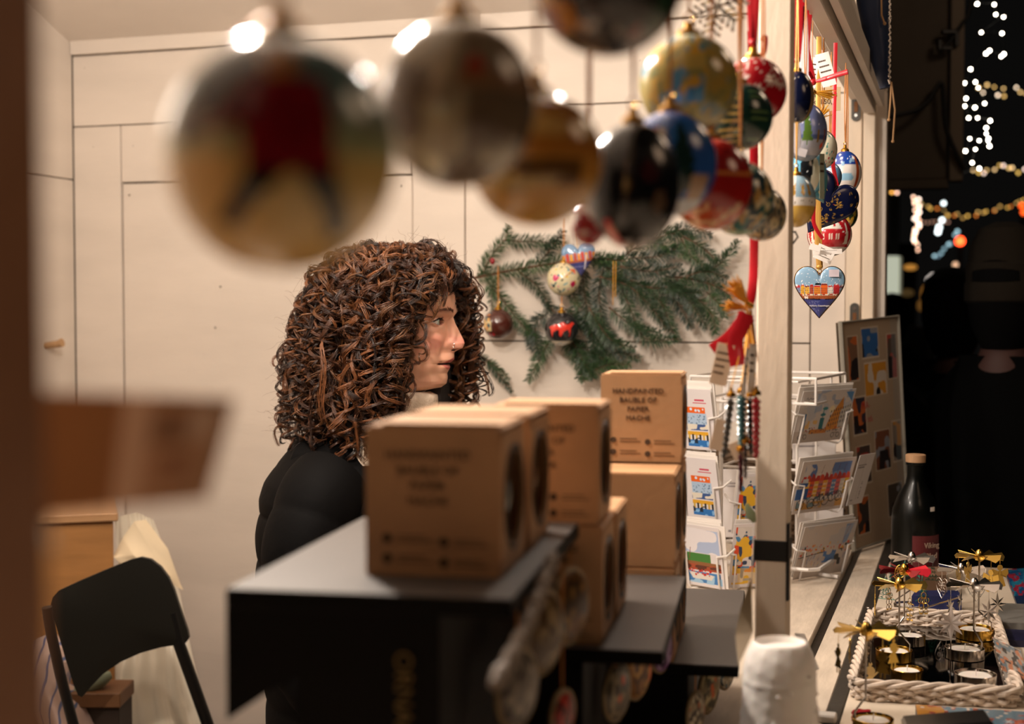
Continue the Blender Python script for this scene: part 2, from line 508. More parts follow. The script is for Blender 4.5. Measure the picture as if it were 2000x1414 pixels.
# far corner post with latch plates and header beam
b = MB()
c0 = on_y(1684, 600, YB - .03).x; c1 = on_y(1707, 600, YB - .03).x
b.box((c0, YB - .05, 0), (c1, YB + .02, 2.3), bev=.002)
b.box((c0 - .035, YB - .03, 0), (c0 - .004, YB + .02, 2.3), bev=.002)
cpost = b.build('trim_3', POSTP, smooth=False); tag(cpost, kind='structure')
zb = on_x(1684, 162, -.19).z
b = MB()
b.box((-.245, -.6, zb + .03), (-.222, YB - .06, zb + .20), bev=.002)
b.box((-.217, -.6, zb), (-.192, YB - .06, zb + .10), bev=.002)
b.box((-.188, -.6, zb + .012), (-.174, YB - .06, zb + .055), bev=.002)
tag(b.build('trim_4', WALL, smooth=False), kind='structure')
steel = mat('galvanised_plate', '#3d3830', .5, metal=.2)
for (px, py, h) in ((1672, 208, .062), (1669, 620, .062)):
    p = on_y(px, py, YB - .034)
    pl = empty('latch_plate', (p.x, YB - .034, p.z), 'dark oval metal latch plate, the %s' % ('upper one near the header' if py < 400 else 'lower one just above the picture board'), 'latch plate')
    b = MB(); pts = []
    for k in range(24):
        a = 2 * math.pi * k / 24; s = 1 if math.sin(a) > 0 else -1
        pts.append((.010 * math.cos(a), s * (h / 2 - .010) + .010 * math.sin(a)))
    b.prism(pts, .002, Matrix.Translation((p.x, YB - .034, p.z))); b.build('plate', steel, pl, smooth=False)
    for s in (-1, 1):
        b = MB(); b.lathe([(0, -.0018), (.0032, -.0018), (.0036, 0)], 12, Matrix.Translation((p.x, YB - .0352, p.z + s * .019)) @ Matrix.Rotation(-math.pi / 2, 4, 'X'))
        b.build('screw', SILVER, pl)
    b = MB(); b.box((p.x - .004, YB - .0365, p.z - .012), (p.x + .004, YB - .035, p.z + .010), bev=.0005); b.build('catch', mat('rusty_catch', '#6b4526', .6, metal=.6), pl, smooth=False)
# counter: inner worktop, dark gap rail, outer shelf, dark edge rail, sales table outside
def ctop(name, x0, x1, y0, y1, z, th, m, lab, cat):
    b = MB(); b.box((x0, y0, z - th), (x1, y1, z), bev=.0015)
    o = b.build(name, m, smooth=False); tag(o, lab, cat); return o
WOODW = mat('whitewashed_worktop', '#cdbfae', .55, bump=.35, bscale=50, vary=.12, vscale=14, stretch=(4, 1, 1))
cxx = lambda px, py: on_z(px, py, COUNTER).x
RX0, RX1 = cxx(1591, 1230), cxx(1613, 1230)
EX0, EX1 = cxx(1611, 1400), cxx(1641, 1400)
ctop('counter', -.60, RX0, -.5, YB - .03, COUNTER, .03, WOODW, 'whitewashed wooden counter board running along the stall front under the postcard rack', 'counter')
ctop('counter_rail', RX0 + .001, RX1, -.5, YB - .05, COUNTER - .012, .04, mat('black_rail', '#1a1713', .35, bump=.3), 'black sunken metal track between the counter and the outer shelf', 'rail')
ctop('counter_shelf', RX1 + .001, EX0 - .0005, -.5, YB, COUNTER, .03, WOODW, 'narrow whitewashed shelf board between two black rails', 'shelf')
er = ctop('edge_strip', EX0, EX1, -.5, YB, COUNTER + .0005, .03, mat('weathered_dark_strip', '#34302a', .5, metal=.3, bump=.4, bscale=80, vary=.25), 'weathered dark metal strip along the edge of the outer shelf', 'strip')
ctop('display_table', EX1 + .001, EX1 + 1.0, -.2, 2.85, COUNTER - .001, .03, mat('pale_table_top', '#d9cbb8', .5, bump=.2, vary=.06), 'pale display table carrying the wicker tray of candle carousels', 'table')
for yy in (.9, 1.6, 2.4):
    p = Vector(((EX0 + EX1) / 2, yy, COUNTER + .0005))
    b = MB(); b.lathe([(0.004, 0), (.0035, .0012), (0, .0018)], 12, Matrix.Translation(p)); b.build('screw', SILVER, er)
# ------------------------------------------------------------------ stepped black display stand with boxed baubles
DR = R(7.6)
Z1, Z2, Z3, Z4 = 1.5 - .177, 1.5 - .281, 1.5 - .374, 1.5 - .374
O1 = on_z(440, 1150, Z1)
UD = Matrix.Translation((O1.x, O1.y, 0)) @ Matrix.Rotation(DR, 4, 'Z')
UI = UD.inverted()
def dl(p): return UI @ Vector(p)
W1 = dl(on_z(1010, 1160, Z1)).x
D1 = dl(on_z(1170, 1022, Z1)).y
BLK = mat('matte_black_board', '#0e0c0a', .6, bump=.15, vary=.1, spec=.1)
GREYTOP = mat('black_board_lit_top', '#423c38', .5, vary=.12)  # grey puts the lit look of the black tops into the colour
stand = empty('display_stand', tuple(UD @ Vector((W1 / 2, D1 / 2, COUNTER))), 'matte black stepped display stand carrying the stacked kraft bauble boxes', 'display stand')
def slab(name, x0, x1, y0, y1, z0, z1, m=BLK, lab=None):
    b = MB(); b.box((x0, y0, z0), (x1, y1, z1), UD, bev=.001 if z1 - z0 > .003 else 0); return b.build(name, m, stand, smooth=False, label=lab)
slab('top_board', 0, W1, 0, D1, Z1 - .012, Z1 - .0008); slab('lit_top_sheet', .001, W1 - .001, .001, D1 - .001, Z1 - .0007, Z1, GREYTOP)  # thin upper sheet carries the painted lit grey
# front of first step: a board whose left part ends in a slanting lower edge
zl = COUNTER + .001
k0 = dl(on_y(585, 1310, O1.y)); 
b = MB()
xl = W1 * .254
fz0 = Z1 - .012
WB = W1 - .045
b.prism([(0, fz0), (WB, fz0), (WB, zl), (xl, zl), (xl, fz0 - .039), (0, fz0 - .071)], .010, UD @ Matrix.Translation((0, .006, 0)))
b.build('front_board', BLK, stand, smooth=False)
slab('side_board', WB - .012, WB, .012, D1, zl, fz0)
slab('side_board', xl, xl + .012, .012, D1, zl, fz0)
slab('back_board', xl + .013, WB - .013, D1 - .012, D1, zl, fz0)
M = UD @ Matrix.Translation((W1 * .60, -.0004, Z1 - .082)) @ Matrix.Rotation(math.pi / 2, 4, 'Y')
text_mesh('lettering', 'ORNAMENTS', .016, M, mat('dull_gold_print', '#6d5420', .5), stand)['label'] = 'dull gold vertical lettering'

# second step
X2a, X2b = dl(on_z(1100, 1195, Z2)).x - .10, dl(on_z(1330, 1160, Z2)).x
Y2a, Y2b = D1 + .004, dl(on_z(1330, 1125, Z2)).y
slab('top_board', X2a, X2b, Y2a, Y2b, Z2 - .012, Z2 - .0008); slab('lit_top_sheet', X2a + .001, X2b - .001, Y2a + .001, Y2b - .001, Z2 - .0007, Z2, GREYTOP)
slab('step_body', X2a + .004, X2b - .066, Y2a + .002, Y2b - .002, zl, Z2 - .0125)
X3a, X3b = X2b - .17, dl(on_z(1448, 1235, Z4)).x
Y3a, Y3b = Y2b + .004, dl(on_z(1452, 1190, Z4)).y + .12
slab('top_board', X3a, X3b, Y3a, Y3b, Z4 - .012, Z4 - .0008); slab('lit_top_sheet', X3a + .001, X3b - .001, Y3a + .001, Y3b - .001, Z4 - .0007, Z4, GREYTOP)
slab('step_body', X3a + .004, X3b - .052, Y3a + .002, Y3b - .002, zl, Z4 - .0125)
print('display', W1, D1, X2a, X2b, Y2a, Y2b, X3a, X3b, Y3a, Y3b)

KRAFT = mat('kraft_cardboard', '#b98e66', .5, bump=.15, bscale=120, vary=.06, vscale=30)
INK = mat('grey_brown_ink', '#4a3524', .7)
HOLE = mat('dark_box_inside', '#1d1510', .9)
def inner_canvas(k):
    c = Canvas(96, 48, ['#7b8f94', '#8a5a3a', '#b9a788', '#3f6f78', '#7c2230'][k % 5])
    c.noise('#d9cdb4', 9, .62, k); c.noise('#23323c', 8, .66, k + 9); c.noise('#b98a3a', 14, .72, k + 3); c.noise('#a02a2a', 10, .78, k + 5)
    return c
BW = .0905
BH = .0955
def kraft_box(x, y, z, s=BW, k=0, label='', open_flap=False, text=True, wd=None):
    """front-left-bottom corner in stand coordinates"""
    wd = wd or s
    M = UD @ Matrix.Translation((x, y, z))
    e = empty('gift_box', tuple(M @ Vector((wd / 2, s / 2, 0))), label, 'box', 'kraft bauble boxes on the black stand')
    b = MB(); th = .0012; h = BH
    b.box((0, 0, 0), (th, s, h), M); b.box((th, 0, 0), (wd - th, th, h), M); b.box((th, s - th, 0), (wd - th, s, h), M)
    b.box((th, th, 0), (wd - th, s - th, th), M)
    # side panel with a round window
    n = 40; rr = s * .36; vs = []; fs = []
    for xx in (wd - th, wd):
        for q in range(n):
            a = 2 * math.pi * (q + .5) / n; c_, s_ = math.cos(a), math.sin(a)
            vs.append(M @ Vector((xx, s / 2 + rr * c_, h / 2 + rr * s_)))
            t = (s / 2) / max(abs(c_), abs(s_))
            vs.append(M @ Vector((xx, s / 2 + t * c_, h / 2 + t * s_)))
    for L in range(2):
        for q in range(n):
            a = L * 2 * n + 2 * q; c = L * 2 * n + 2 * ((q + 1) % n)
            fs.append((a, a + 1, c + 1, c) if L else (a, c, c + 1, a + 1))
    for q in range(n):
        a = 2 * q; c = 2 * ((q + 1) % n)
        fs.append((a, c, c + 2 * n, a + 2 * n)); fs.append((a + 1, a + 1 + 2 * n, c + 1 + 2 * n, c + 1))
    b.add(vs, fs)
    b.build('carton', KRAFT, e, smooth=False)
    b = MB()
    b.box((0, 0, h), (wd, s, h + .0012), M)
    b.box((.002, s * .02, h + .0014), (wd - .002, s * .5 - .0005, h + .0026), M @ Matrix.Translation((0, 0, 0)))
    b.box((.002, s * .5 + .0005, h + .0014), (wd - .002, s * .98, h + .0026), M)
    b.build('lid', KRAFT, e, smooth=False)
    if open_flap:
        b = MB(); F = M @ Matrix.Translation((wd * .12, 0.002, h + .003)) @ Matrix.Rotation(R(-8), 4, 'X')
        b.box((0, 0, 0), (wd * .86, s * .92, .0012), F); b.build('flap', KRAFT, e, smooth=False)
    painted_ball('ball', M @ Vector((wd - s * .40, s / 2, h / 2)), s * .375, inner_canvas(k), e, rz=R(90), n=40)
    b = MB(); b.lathe([(rr, 0), (rr + .0035, .0004), (rr + .0035, .0012), (rr, .0012)], 40, M @ Matrix.Translation((wd + .0001, s / 2, h / 2)) @ Matrix.Rotation(math.pi / 2, 4, 'Y'))
    b.build('window_rim', BLACKM, e)
    if text:
        for t, zz, sz in (('HANDPAINTED', .80, .0082), ('BAUBLE OF', .695, .0082), ('PAPIER', .59, .0080), ('MACHE', .485, .0080)):
            text_mesh('lettering', t, sz, M @ Matrix.Translation((wd * .46, -.0003, h * zz)), INK, e)
        b = MB()
        for i, (fx, fz) in enumerate(((.16, .255), (.58, .235), (.16, .115), (.58, .095))):
            b.lathe([(0, 0), (.0032, 0), (.0032, .0004), (0, .0004)], 14, M @ Matrix.Translation((wd * fx, -.0002, h * fz)) @ Matrix.Rotation(math.pi / 2, 4, 'X'))
            for q in range(2):
                b.box((wd * fx + .007, -.0003, h * fz - .0022 + q * .0032), (wd * fx + .007 + .023 - q * .004, -.0001, h * fz - .0014 + q * .0032), M)
        b.build('printed_icon', INK, e, smooth=False)
    return e
def lp(px, py, z): p = dl(on_z(px, py, z)); return p.x, p.y
bx, by = lp(715, 1122, Z1)
gp = BW + .004
kraft_box(bx, by, Z1 + .0005, k=0, label='kraft cardboard box with round window, nearest the lens on the highest black step', open_flap=True)
kraft_box(bx + .001, by + gp + .012, Z1 + .0005, k=1, label='kraft cardboard box directly behind the nearest box on the highest step', text=False)
b2x, b2y = X2b - BW * 1.28, Y2a + .012
b2x = lp(1090, 1195, Z2)[0] - .0
b2x = lp(1014, 1193, Z2)[0]
kraft_box(b2x, b2y, Z2 + .0005, k=2, label='kraft box on the middle step, lower one of the pair with a cream lid')
kraft_box(b2x - .003, b2y + .001, Z2 + .0005 + BH + .004, k=3, label='kraft box with a cream opened lid, topmost on the middle step', open_flap=True)
kraft_box(b2x + .002, b2y + gp, Z2 + .0005, k=4, label='kraft box on the middle step, behind the pair and alone with a bare lid', text=False)
b3x, b3y = X3b - BW - .075, Y3a + .004
b3x = lp(1210, 1290, Z4)[0]
print('boxes', bx, by, b2x, b2y, b3x, b3y)
b3 = dl(at(1153, 885, 1.72)); 
b3x, b3y = b3.x + .026, Y3a + .004
kraft_box(b3x, b3y, Z4 + .0005, k=0, label='lowest kraft box of the front stack on the far step', text=False)
kraft_box(b3x, b3y + .001, Z4 + .0005 + BH + .004, k=1, label='kraft box topmost of the front stack on the far step, beside the postcard rack', text=False)
for i, (t, kk) in enumerate((('lowest', 2), ('middle', 3), ('topmost', 4))):
    kraft_box(b3x + .001, b3y + gp + .002, Z4 + .0005 + i * (BH + .004), k=kk, label=t + ' kraft box of the rear stack of three on the far step', text=(i == 2), open_flap=(i == 2))
# flat round ornaments hung along the side of the stand
def on_plane(px, py, p, n):
    d = ray(px, py); return CAM + d * ((Vector(p) - CAM).dot(n) / d.dot(n))
nx = UD.to_3x3() @ Vector((1, 0, 0))
def disc_orn(px, py, xs, hpx, cols, label, tilt=-20.0, seed=0):
    P = at(px, py, xs[0])
    r = hpx / 2 * depth_of(P) / FPX
    e = empty('flat_ornament', tuple(P), label, 'ornament', 'flat painted ornaments hanging under the edges of the black stand')
    c = Canvas(160, 80, cols[0]); c.noise(cols[1], 8, .55, seed); c.noise(cols[2], 14, .66, seed + 1); c.dots(cols[3], 16, .02, seed)
    ang = math.atan2(nx.x, -nx.y)
    painted_ball('disc', P, r, c, e, rz=ang + R(tilt), n=64, sy=.30, material=mat('dull_lacquer', '#ffffff', .38, attr=True, spec=.35))
    b = MB(); Mx = Matrix.Translation(P) @ Matrix.Rotation(ang + R(tilt), 4, 'Z')
    b.tube([Mx @ Vector((r * 1.01 * math.cos(a), 0, r * 1.01 * math.sin(a))) for a in [2 * math.pi * q / 40 for q in range(40)]], .0022, 6, closed=True)
    b.build('rim', mat('pale_gold_rim', '#8a7656', .45, metal=.3), e)
    b = MB(); b.tube([P + Vector((0, 0, r)), Vector((P.x, P.y, xs[1] - .0115))], .0007, 5)
    b.build('thread', STRING, e)
gl = ['#6a4420', '#3d2710', '#8a6630', '#2a190c']
disc_orn(1113, 1183, (1.11, Z1), 143, gl, 'flat gold-brown ornament hanging below the highest step, farthest of its row', -20, 3)
disc_orn(1060, 1235, (1.03, Z1), 158, ['#6a5434', '#4a3318', '#8a7450', '#2c2012'], 'flat beige and gold ornament, middle of the row below the highest step', -20, 4)
disc_orn(1010, 1345, (0.97, Z1), 150, ['#6a6058', '#403833', '#8f8577', '#2c2520'], 'pale grey flat ornament nearest the lens on the stand side', -20, 5)
disc_orn(1098, 1395, (1.05, Z1), 90, ['#5a1216', '#2a0c0c', '#c22a22', '#e05030'], 'dark red round ornament hanging low on the stand side', -20, 6)
disc_orn(1245, 1305, (1.38, Z2), 118, ['#8a5a24', '#54330f', '#b5843c', '#e06a2a'], 'amber flat ornament on the middle step side', -20, 7)
disc_orn(1204, 1350, (1.27, Z2), 112, ['#6d6252', '#3c311f', '#9a8a6c', '#e0622a'], 'grey-gold flat ornament nearest the lens on the middle step side', -20, 8)
disc_orn(1292, 1262, (1.48, Z2), 100, ['#4f2a52', '#7a4a80', '#b79ac0', '#2a1230'], 'purple flat ornament on the middle step side', -20, 9)
disc_orn(1418, 1298, (1.68, Z4), 92, ['#b5a988', '#5c7c8c', '#e2dccb', '#1e2a30'], 'blue and cream flat ornament on the far step side', -20, 10)
disc_orn(1384, 1345, (1.58, Z4), 92, ['#8a7a58', '#4e4a38', '#c9b88c', '#d9682c'], 'olive and cream flat ornament, middle of the far step side', -20, 11)
disc_orn(1358, 1392, (1.5, Z4), 80, ['#9a8a70', '#4b4136', '#d2c6aa', '#c9602a'], 'beige flat ornament nearest the lens on the far step side', -20, 12)
# long pale chain of shells hanging diagonally at the nearest side
P0 = on_plane(1080, 1090, UD @ Vector((W1 + .006, 0, 0)), nx); P1 = on_plane(968, 1335, UD @ Vector((W1 + .006, 0, 0)), nx)
e = empty('bead_garland', tuple(P1), 'pale beaded garland draped slantwise down the side of the highest step', 'garland')
b = MB()
for q in range(26):
    t = q / 25; p = P0.lerp(P1, t) - Vector((0, 0, .006 * math.sin(math.pi * t)))
    b.ball(p, .0048 + .001 * math.sin(q * 1.7), 6)
b.build('beads', mat('pearl_beads', '#7d6f62', .5), e)
# ------------------------------------------------------------------ hanging baubles along the open front
RAILZ = 1.897
def cap_parts(e, p, r, top, rib=None, ribcol=STRING, ribr=.0009, flatrib=False, lean=0.0, M=None, ztop=None):
    p = Vector(p); t = p + Vector((0, 0, top))
    s = max(.7, r / .035)
    b = MB(); b.lathe([(0.0085 * s, -.003), (.0085 * s, .002), (.0055 * s, .004), (.0038 * s, .0045), (.0034 * s, .009), (0, .0095)], 16, Matrix.Translation(t)); b.build('cap', GOLDC, e)
    b = MB(); lr = .0032 * s
    b.tube([t + Vector((lr * math.sin(a), 0, .0095 + lr - lr * math.cos(a))) for a in [2 * math.pi * k / 14 for k in range(14)]], .0006, 5, closed=True); b.build('loop', GOLD, e)
    z0 = t.z + .0095 + lr * 2 - .001; z1 = ztop or RAILZ
    if z1 <= z0 + .004: return
    b = MB()
    if flatrib:
        for sgn in (-1, 1):
            pts = [Vector((t.x, t.y, z0)) + Vector((sgn * .003 * math.sin(math.pi * k / 8) + lean * k / 8, 0, (z1 - z0) * k / 8)) for k in range(9)]
            b.tube(pts, .0042, 6, flat=.12, up=(1, 0, 0))
        b.ball((t.x, t.y, z0), .0042, 6)
    else:
        for sgn in (-1, 1):
            pts = [Vector((t.x, t.y, z0)) + Vector((sgn * .0015 * math.sin(math.pi * k / 6) + lean * k / 6, 0, (z1 - z0) * k / 6)) for k in range(7)]
            b.tube(pts, ribr, 5)
    b.build('ribbon' if flatrib else 'thread', ribcol, e)
BG = 'baubles hanging from the header of the stall front'
def bauble(px, py, rpx, cv, label, zc=None, sz=1.0, ribcol=STRING, flatrib=False, yaw=0, n=96, tilt=0.0, name='bauble', sy=1.0, ztop=None):
    zc = zc or front_depth(px); p = at(px, py, zc); r = rpx * zc / FPX
    e = empty(name, tuple(p - Vector((0, 0, r * sz))), label, 'bauble', BG)
    painted_ball('ball', p, r, cv, e, rz=face_cam_yaw(p) + R(yaw), n=n, sz=sz, tilt=tilt, sy=sy)
    cap_parts(e, p, r, r * sz, ribcol=ribcol, flatrib=flatrib, ztop=ztop)
    return e
def cguard():
    c = Canvas(480, 240, '#8aa6a0')
    c.grad(1.0, '#2c4a55', .62, '#6f8c86'); c.grad(.62, '#6f8c86', .45, '#cfcb8c'); c.rect(0, 0, 1, .47, '#e0b860')
    c.grad(.47, '#e6c67c', 0, '#c8963c')
    c.rect(.72, .3, .95, .9, '#4d4a30', .7); c.noise('#6a5a30', 6, .55, 3, .5, box=(.62, .2, .85, .6))
    c.disc(.42, .72, .05, '#16222c'); c.poly([(.36, .74), (.47, .82), (.50, .70), (.42, .55), (.35, .60)], '#1d2f38')
    c.disc(.497, .74, .034, '#b87a30'); c.rect(.475, .74, .52, .80, '#a86a28'); c.disc(.37, .56, .03, '#6c625a')
    c.poly([(.445, .66), (.56, .68), (.575, .42), (.455, .43)], '#9a1420'); c.poly([(.44, .62), (.47, .66), (.46, .55), (.40, .52)], '#7a1420')
    c.poly([(.465, .44), (.51, .43), (.42, .27), (.39, .29)], '#141a20'); c.poly([(.52, .43), (.57, .43), (.635, .25), (.60, .22)], '#141a20')
    return c
def cspeckle(bg, a, b_, c3, seed=0, w=240):
    c = Canvas(w, w // 2, bg); c.noise(a, 9, .55, seed); c.noise(b_, 14, .62, seed + 1); c.noise(c3, 18, .70, seed + 2); return c
bauble(549, 300, 226, cguard(), 'huge blurred bauble painted with a red-coated striding figure on yellow ground', sz=1.02, n=140)
c = Canvas(240, 120, '#a3957a'); c.noise('#8a7c66', 5, .5, 2); c.noise('#6e5d4d', 6, .62, 4); c.rect(.52, .3, .72, .52, '#5b4636', .8); c.disc(.535, .60, .022, '#a8362a'); c.rect(.5, .52, .75, .58, '#8a5a34', .7); c.disc(.42, .22, .03, '#cfc39c')
bauble(895, 203, 152, c, 'blurred grey-beige bauble between the huge bauble and the golden one', sz=1.08)
c = Canvas(240, 120, '#b98a3a'); c.grad(1, '#8a6220', .5, '#b5762c'); c.grad(.5, '#c2873a', 0, '#c99a48'); c.rect(.45, .36, .62, .48, '#4c3218', .85); c.disc(.44, .4, .05, '#5a3d20', .7); c.noise('#d9b870', 7, .62, 3, .6); c.disc(.38, .62, .05, '#8a7a66', .6)
bauble(1048, 312, 130, c, 'blurred golden bauble with brown band, right of the grey-beige one')
c = Canvas(240, 120, '#2a1714'); c.noise('#170d0c', 5, .45, 5); c.disc(.38, .3, .035, '#c07a20'); c.rect(.3, .34, .37, .5, '#c98a1e', .9); c.rect(.3, .22, .35, .34, '#8a1a12'); c.disc(.42, .22, .022, '#b0702a'); c.dots('#8a8078', 9, .014, 3, (.4, .1, .65, .25)); c.rect(.62, .2, .7, .6, '#24402c'); c.rect(.70, .1, .74, .6, '#6a1c14'); c.disc(.6, .2, .02, '#8a3a2c')
bauble(1187, -42, 150, c, 'dark maroon bauble cut off by the top edge of the picture', zc=.70)
c = Canvas(200, 100, '#0f1012'); c.rect(.3, .0, .7, .16, '#b7b2b0'); c.poly([(.33, .05), (.42, .12), (.40, .3), (.36, .3)], '#c0202c'); c.noise('#26282a', 7, .66, 3); c.disc(.56, .55, .03, '#3a1518'); c.disc(.6, .4, .03, '#5e4a3a')
bauble(1236, 362, 92, c, 'black drop-shaped bauble with a white foot in front of the blue one', zc=.93, sz=1.34)
c = Canvas(200, 100, '#9d2028'); c.noise('#d9c9c0', 7, .7, 3)
bauble(1150, 440, 34, c, 'small red bauble peeping out left of the black drop-shaped bauble', zc=.98, sz=1.2, yaw=20)
c = Canvas(320, 160, '#2c5aa8'); c.grad(1, '#2a55b0', .6, '#2a62a0'); c.rect(0, 0, 1, .24, '#c7cfd8'); c.disc(.44, .62, .05, '#c9bca8'); c.rect(.425, .56, .455, .72, '#a0482a')
c.tree(.545, .26, .14, .52, '#16302e', 5); c.rect(.58, .24, .66, .42, '#b59478'); c.rect(.36, .2, .44, .5, '#4d86b0', .7)
bauble(1308, 320, 92, c, 'glossy blue bauble with a dark fir tree, under the yellow and blue one', sz=1.12, zc=1.03)
c = cspeckle('#b8a455', '#4d90a8', '#d0a43c', '#8a8c50', 8); c.rect(.56, .0, 1, .9, '#8f8348', .6); c.rect(.0, .85, 1, 1, '#a8b89c')
bauble(1345, 165, 97, c, 'round yellow bauble marbled with blue, its gold cap showing', n=110)
c = Canvas(200, 100, '#17352f'); 
for k in range(9): c.rect(.38, .2 + k * .07, .52, .215 + k * .07, '#c2a25a')
for k in range(9): c.rect(.56, .23 + k * .07, .66, .238 + k * .07, '#5d7a4a')
bauble(1443, 228, 66, c, 'dark green bauble with thin gold stripes behind the yellow and blue one', zc=1.36)
c = Canvas(320, 160, '#a81420')
for k in range(14): c.dots('#f0e4da', 16, .006, k, (0, .60 + k * .028, 1, .605 + k * .028))
q = random.Random(3)
for k in range(26):
    x0, y0 = q.random(), q.uniform(.1, .6)
    for a in range(6): c.line(x0, y0, x0 + .028 * math.cos(a * math.pi / 3), y0 + .056 * math.sin(a * math.pi / 3), .0035, '#eadcd2')
bauble(1470, 178, 66, c, 'red bauble covered with white snowflakes, in front of the white post', zc=1.44, ribcol=RED, flatrib=True)
c = Canvas(240, 120, '#a01c18'); c.rect(.0, .0, 1, .3, '#c4542c'); c.noise('#e0b080', 16, .6, 5, box=(0, 0, 1, .34)); c.rect(.45, .8, 1, 1, '#c43428'); c.line(.5, .55, .7, .56, .006, '#d98a40'); c.rect(0, .3, .40, 1, '#c9a79a', .5)
bauble(1388, 360, 82, c, 'deep red bauble with an orange patterned base, right of the blue one', zc=1.18, sz=1.1)
c = cspeckle('#1d3d44', '#2f6a68', '#b8985a', '#d8cfa8', 12); c.rect(0, 0, 1, .16, '#8fb8a0')
bauble(1445, 388, 66, c, 'teal bauble with gold speckles behind the deep red one', zc=1.30, sz=1.1)
c = cspeckle('#9a8c74', '#6a6252', '#c9b890', '#3d4a48', 15)
bauble(1488, 418, 48, c, 'small grey-gold bauble, last of the row, in front of the white post', zc=1.50, sz=1.1)
# glittering silver snow crystal
p = at(1402, 12, 1.35)
e = empty('glitter_ornament', tuple(p), 'silver glitter snow crystal hanging at the top beside the dark maroon bauble', 'ornament')
b = MB()
for k in range(6):
    a = math.pi * k / 3 + .3; d = Vector((math.cos(a), .2 * math.sin(k), math.sin(a)))
    b.tube([p, p + d * .022], .0016, 6)
    for q_ in (.4, .7, 1.0):
        for s in (-1, 1):
            c_ = p + d * .022 * q_; d2 = Vector((math.cos(a + s * 1.0), 0, math.sin(a + s * 1.0))); b.tube([c_, c_ + d2 * .009], .0012, 5)
            b.ball(c_ + d2 * .009, .0022, 4); b.ball(c_, .0022, 4)
b.build('crystal', SILVER, e)
b = MB(); b.tube([p + Vector((0, 0, .018)), Vector((p.x, p.y, RAILZ))], .0006, 5); b.build('thread', STRING, e)
# a faint row of threads for ornaments hung higher up than the picture shows: none built

# ---- cluster beyond the white post
def ZF(px): return front_depth(px) + .02
c = Canvas(160, 80, '#0c1330'); c.dots('#c9c2b4', 20, .006, 3); c.rect(0, 0, 1, .1, '#c9c4b0'); c.rect(.65, .1, .72, .9, '#b8955a', .6)
bauble(1556, 190, 34, c, 'navy night-sky bauble half hidden behind the white post', sz=1.5, zc=1.74, ribcol=RED, flatrib=True)
c = Canvas(320, 160, '#51608f'); c.grad(1, '#3f4a7a', .45, '#7c84ab'); c.rect(0, 0, 1, .40, '#a8a9b4'); c.rect(0, 0, 1, .2, '#5c7a94', .7)
c.tree(.52, .34, .09, .42, '#56752e', 5); c.disc(.52, .77, .008, '#e0c040'); c.rect(.60, .36, .615, .50, '#8a6a2c'); c.rect(.66, .36, .68, .52, '#8a4a3a'); c.disc(.66, .33, .02, '#e06048'); c.dots('#e8e8ee', 30, .004, 5, (.3, .5, .8, .95))
bauble(1572, 258, 43, c, 'dusk blue bauble with a lit Christmas tree in snow', sz=1.34, zc=1.84, n=120)
c = Canvas(320, 160, '#6cb6d6'); c.disc(.55, .35, .07, '#16181c', ry=.42); c.disc(.60, .32, .035, '#e6dfcc', ry=.34); c.disc(.58, .76, .02, '#e0a040'); c.dots('#f0f4f8', 26, .005, 4); c.disc(.545, .1, .02, '#d9902c')
bauble(1567, 335, 46, c, 'light blue bauble with a painted penguin', sz=1.12, zc=1.90, ribcol=WHITER, flatrib=True, n=120)
c = Canvas(240, 120, '#cfc8b0')
q = random.Random(5)
for k in range(30): 
    x0, y0 = q.uniform(.2, .8), q.uniform(.1, .9); c.line(x0, y0, x0 + q.uniform(-.03, .04), y0 + q.uniform(.03, .1), .005, '#2e5a5c')
c.dots('#b0283c', 22, .009, 6, (.2, .1, .8, .9)); c.dots('#4a8a84', 22, .010, 7, (.2, .1, .8, .9))
bauble(1607, 292, 28, c, 'cream oval bauble painted with twigs and red berries', sz=1.35, zc=2.12)
c = Canvas(200, 100, '#5d86a8'); c.rect(0, 0, 1, .35, '#23303c'); c.disc(.5, .6, .05, '#c9cfd8')
bauble(1622, 345, 22, c, 'grey-blue bauble squeezed behind the penguin and twig baubles', sz=1.25, zc=2.24)
c = Canvas(320, 160, '#d9d2cc'); c.rect(0, .60, 1, 1, '#1c3f94'); c.dots('#e8eef4', 16, .012, 2, (.2, .66, .8, .8)); c.dots('#8ab0d0', 16, .014, 4, (.2, .6, .8, .72)); c.disc(.52, .42, .07, '#8ab6d0', ry=.06); c.rect(0, 0, 1, .12, '#4d8fb4'); c.rect(.62, .15, .66, .75, '#b0522c'); c.rect(.3, .2, .9, .26, '#7fb0cc')
bauble(1650, 338, 32, c, 'white bauble with a blue starry cap and pale blue snow drifts', sz=1.35, zc=2.34)
c = Canvas(320, 160, '#e2d8cc'); c.rect(0, 0, 1, .44, '#d3ab4e'); c.rect(.5, .52, 1, 1, '#84aac0', .9); c.rect(0, .44, 1, .54, '#e8e2da')
for x0 in (.48, .56, .62): 
    for k in range(5): c.line(x0, .55 + k * .03, x0 + .014, .59 + k * .03, .004, '#b0842c'); c.line(x0, .55 + k * .03, x0 - .014, .59 + k * .03, .004, '#b0842c')
c.dots('#7a6a50', 12, .005, 3, (.4, .46, .7, .5))
bauble(1555, 393, 38, c, 'white and mustard yellow bauble with painted golden twigs, beside the post', sz=1.34, zc=1.74, ribcol=GOLDR, n=120)
c = Canvas(200, 100, '#20301c'); c.noise('#7a6420', 9, .55, 4); c.noise('#c49a2c', 12, .7, 5)
bauble(1653, 418, 22, c, 'dark green and gold bauble behind the navy heart', sz=1.3, zc=2.42)
c = Canvas(360, 180, '#b01a24'); c.rect(0, 0, 1, .30, '#d8d2cc')
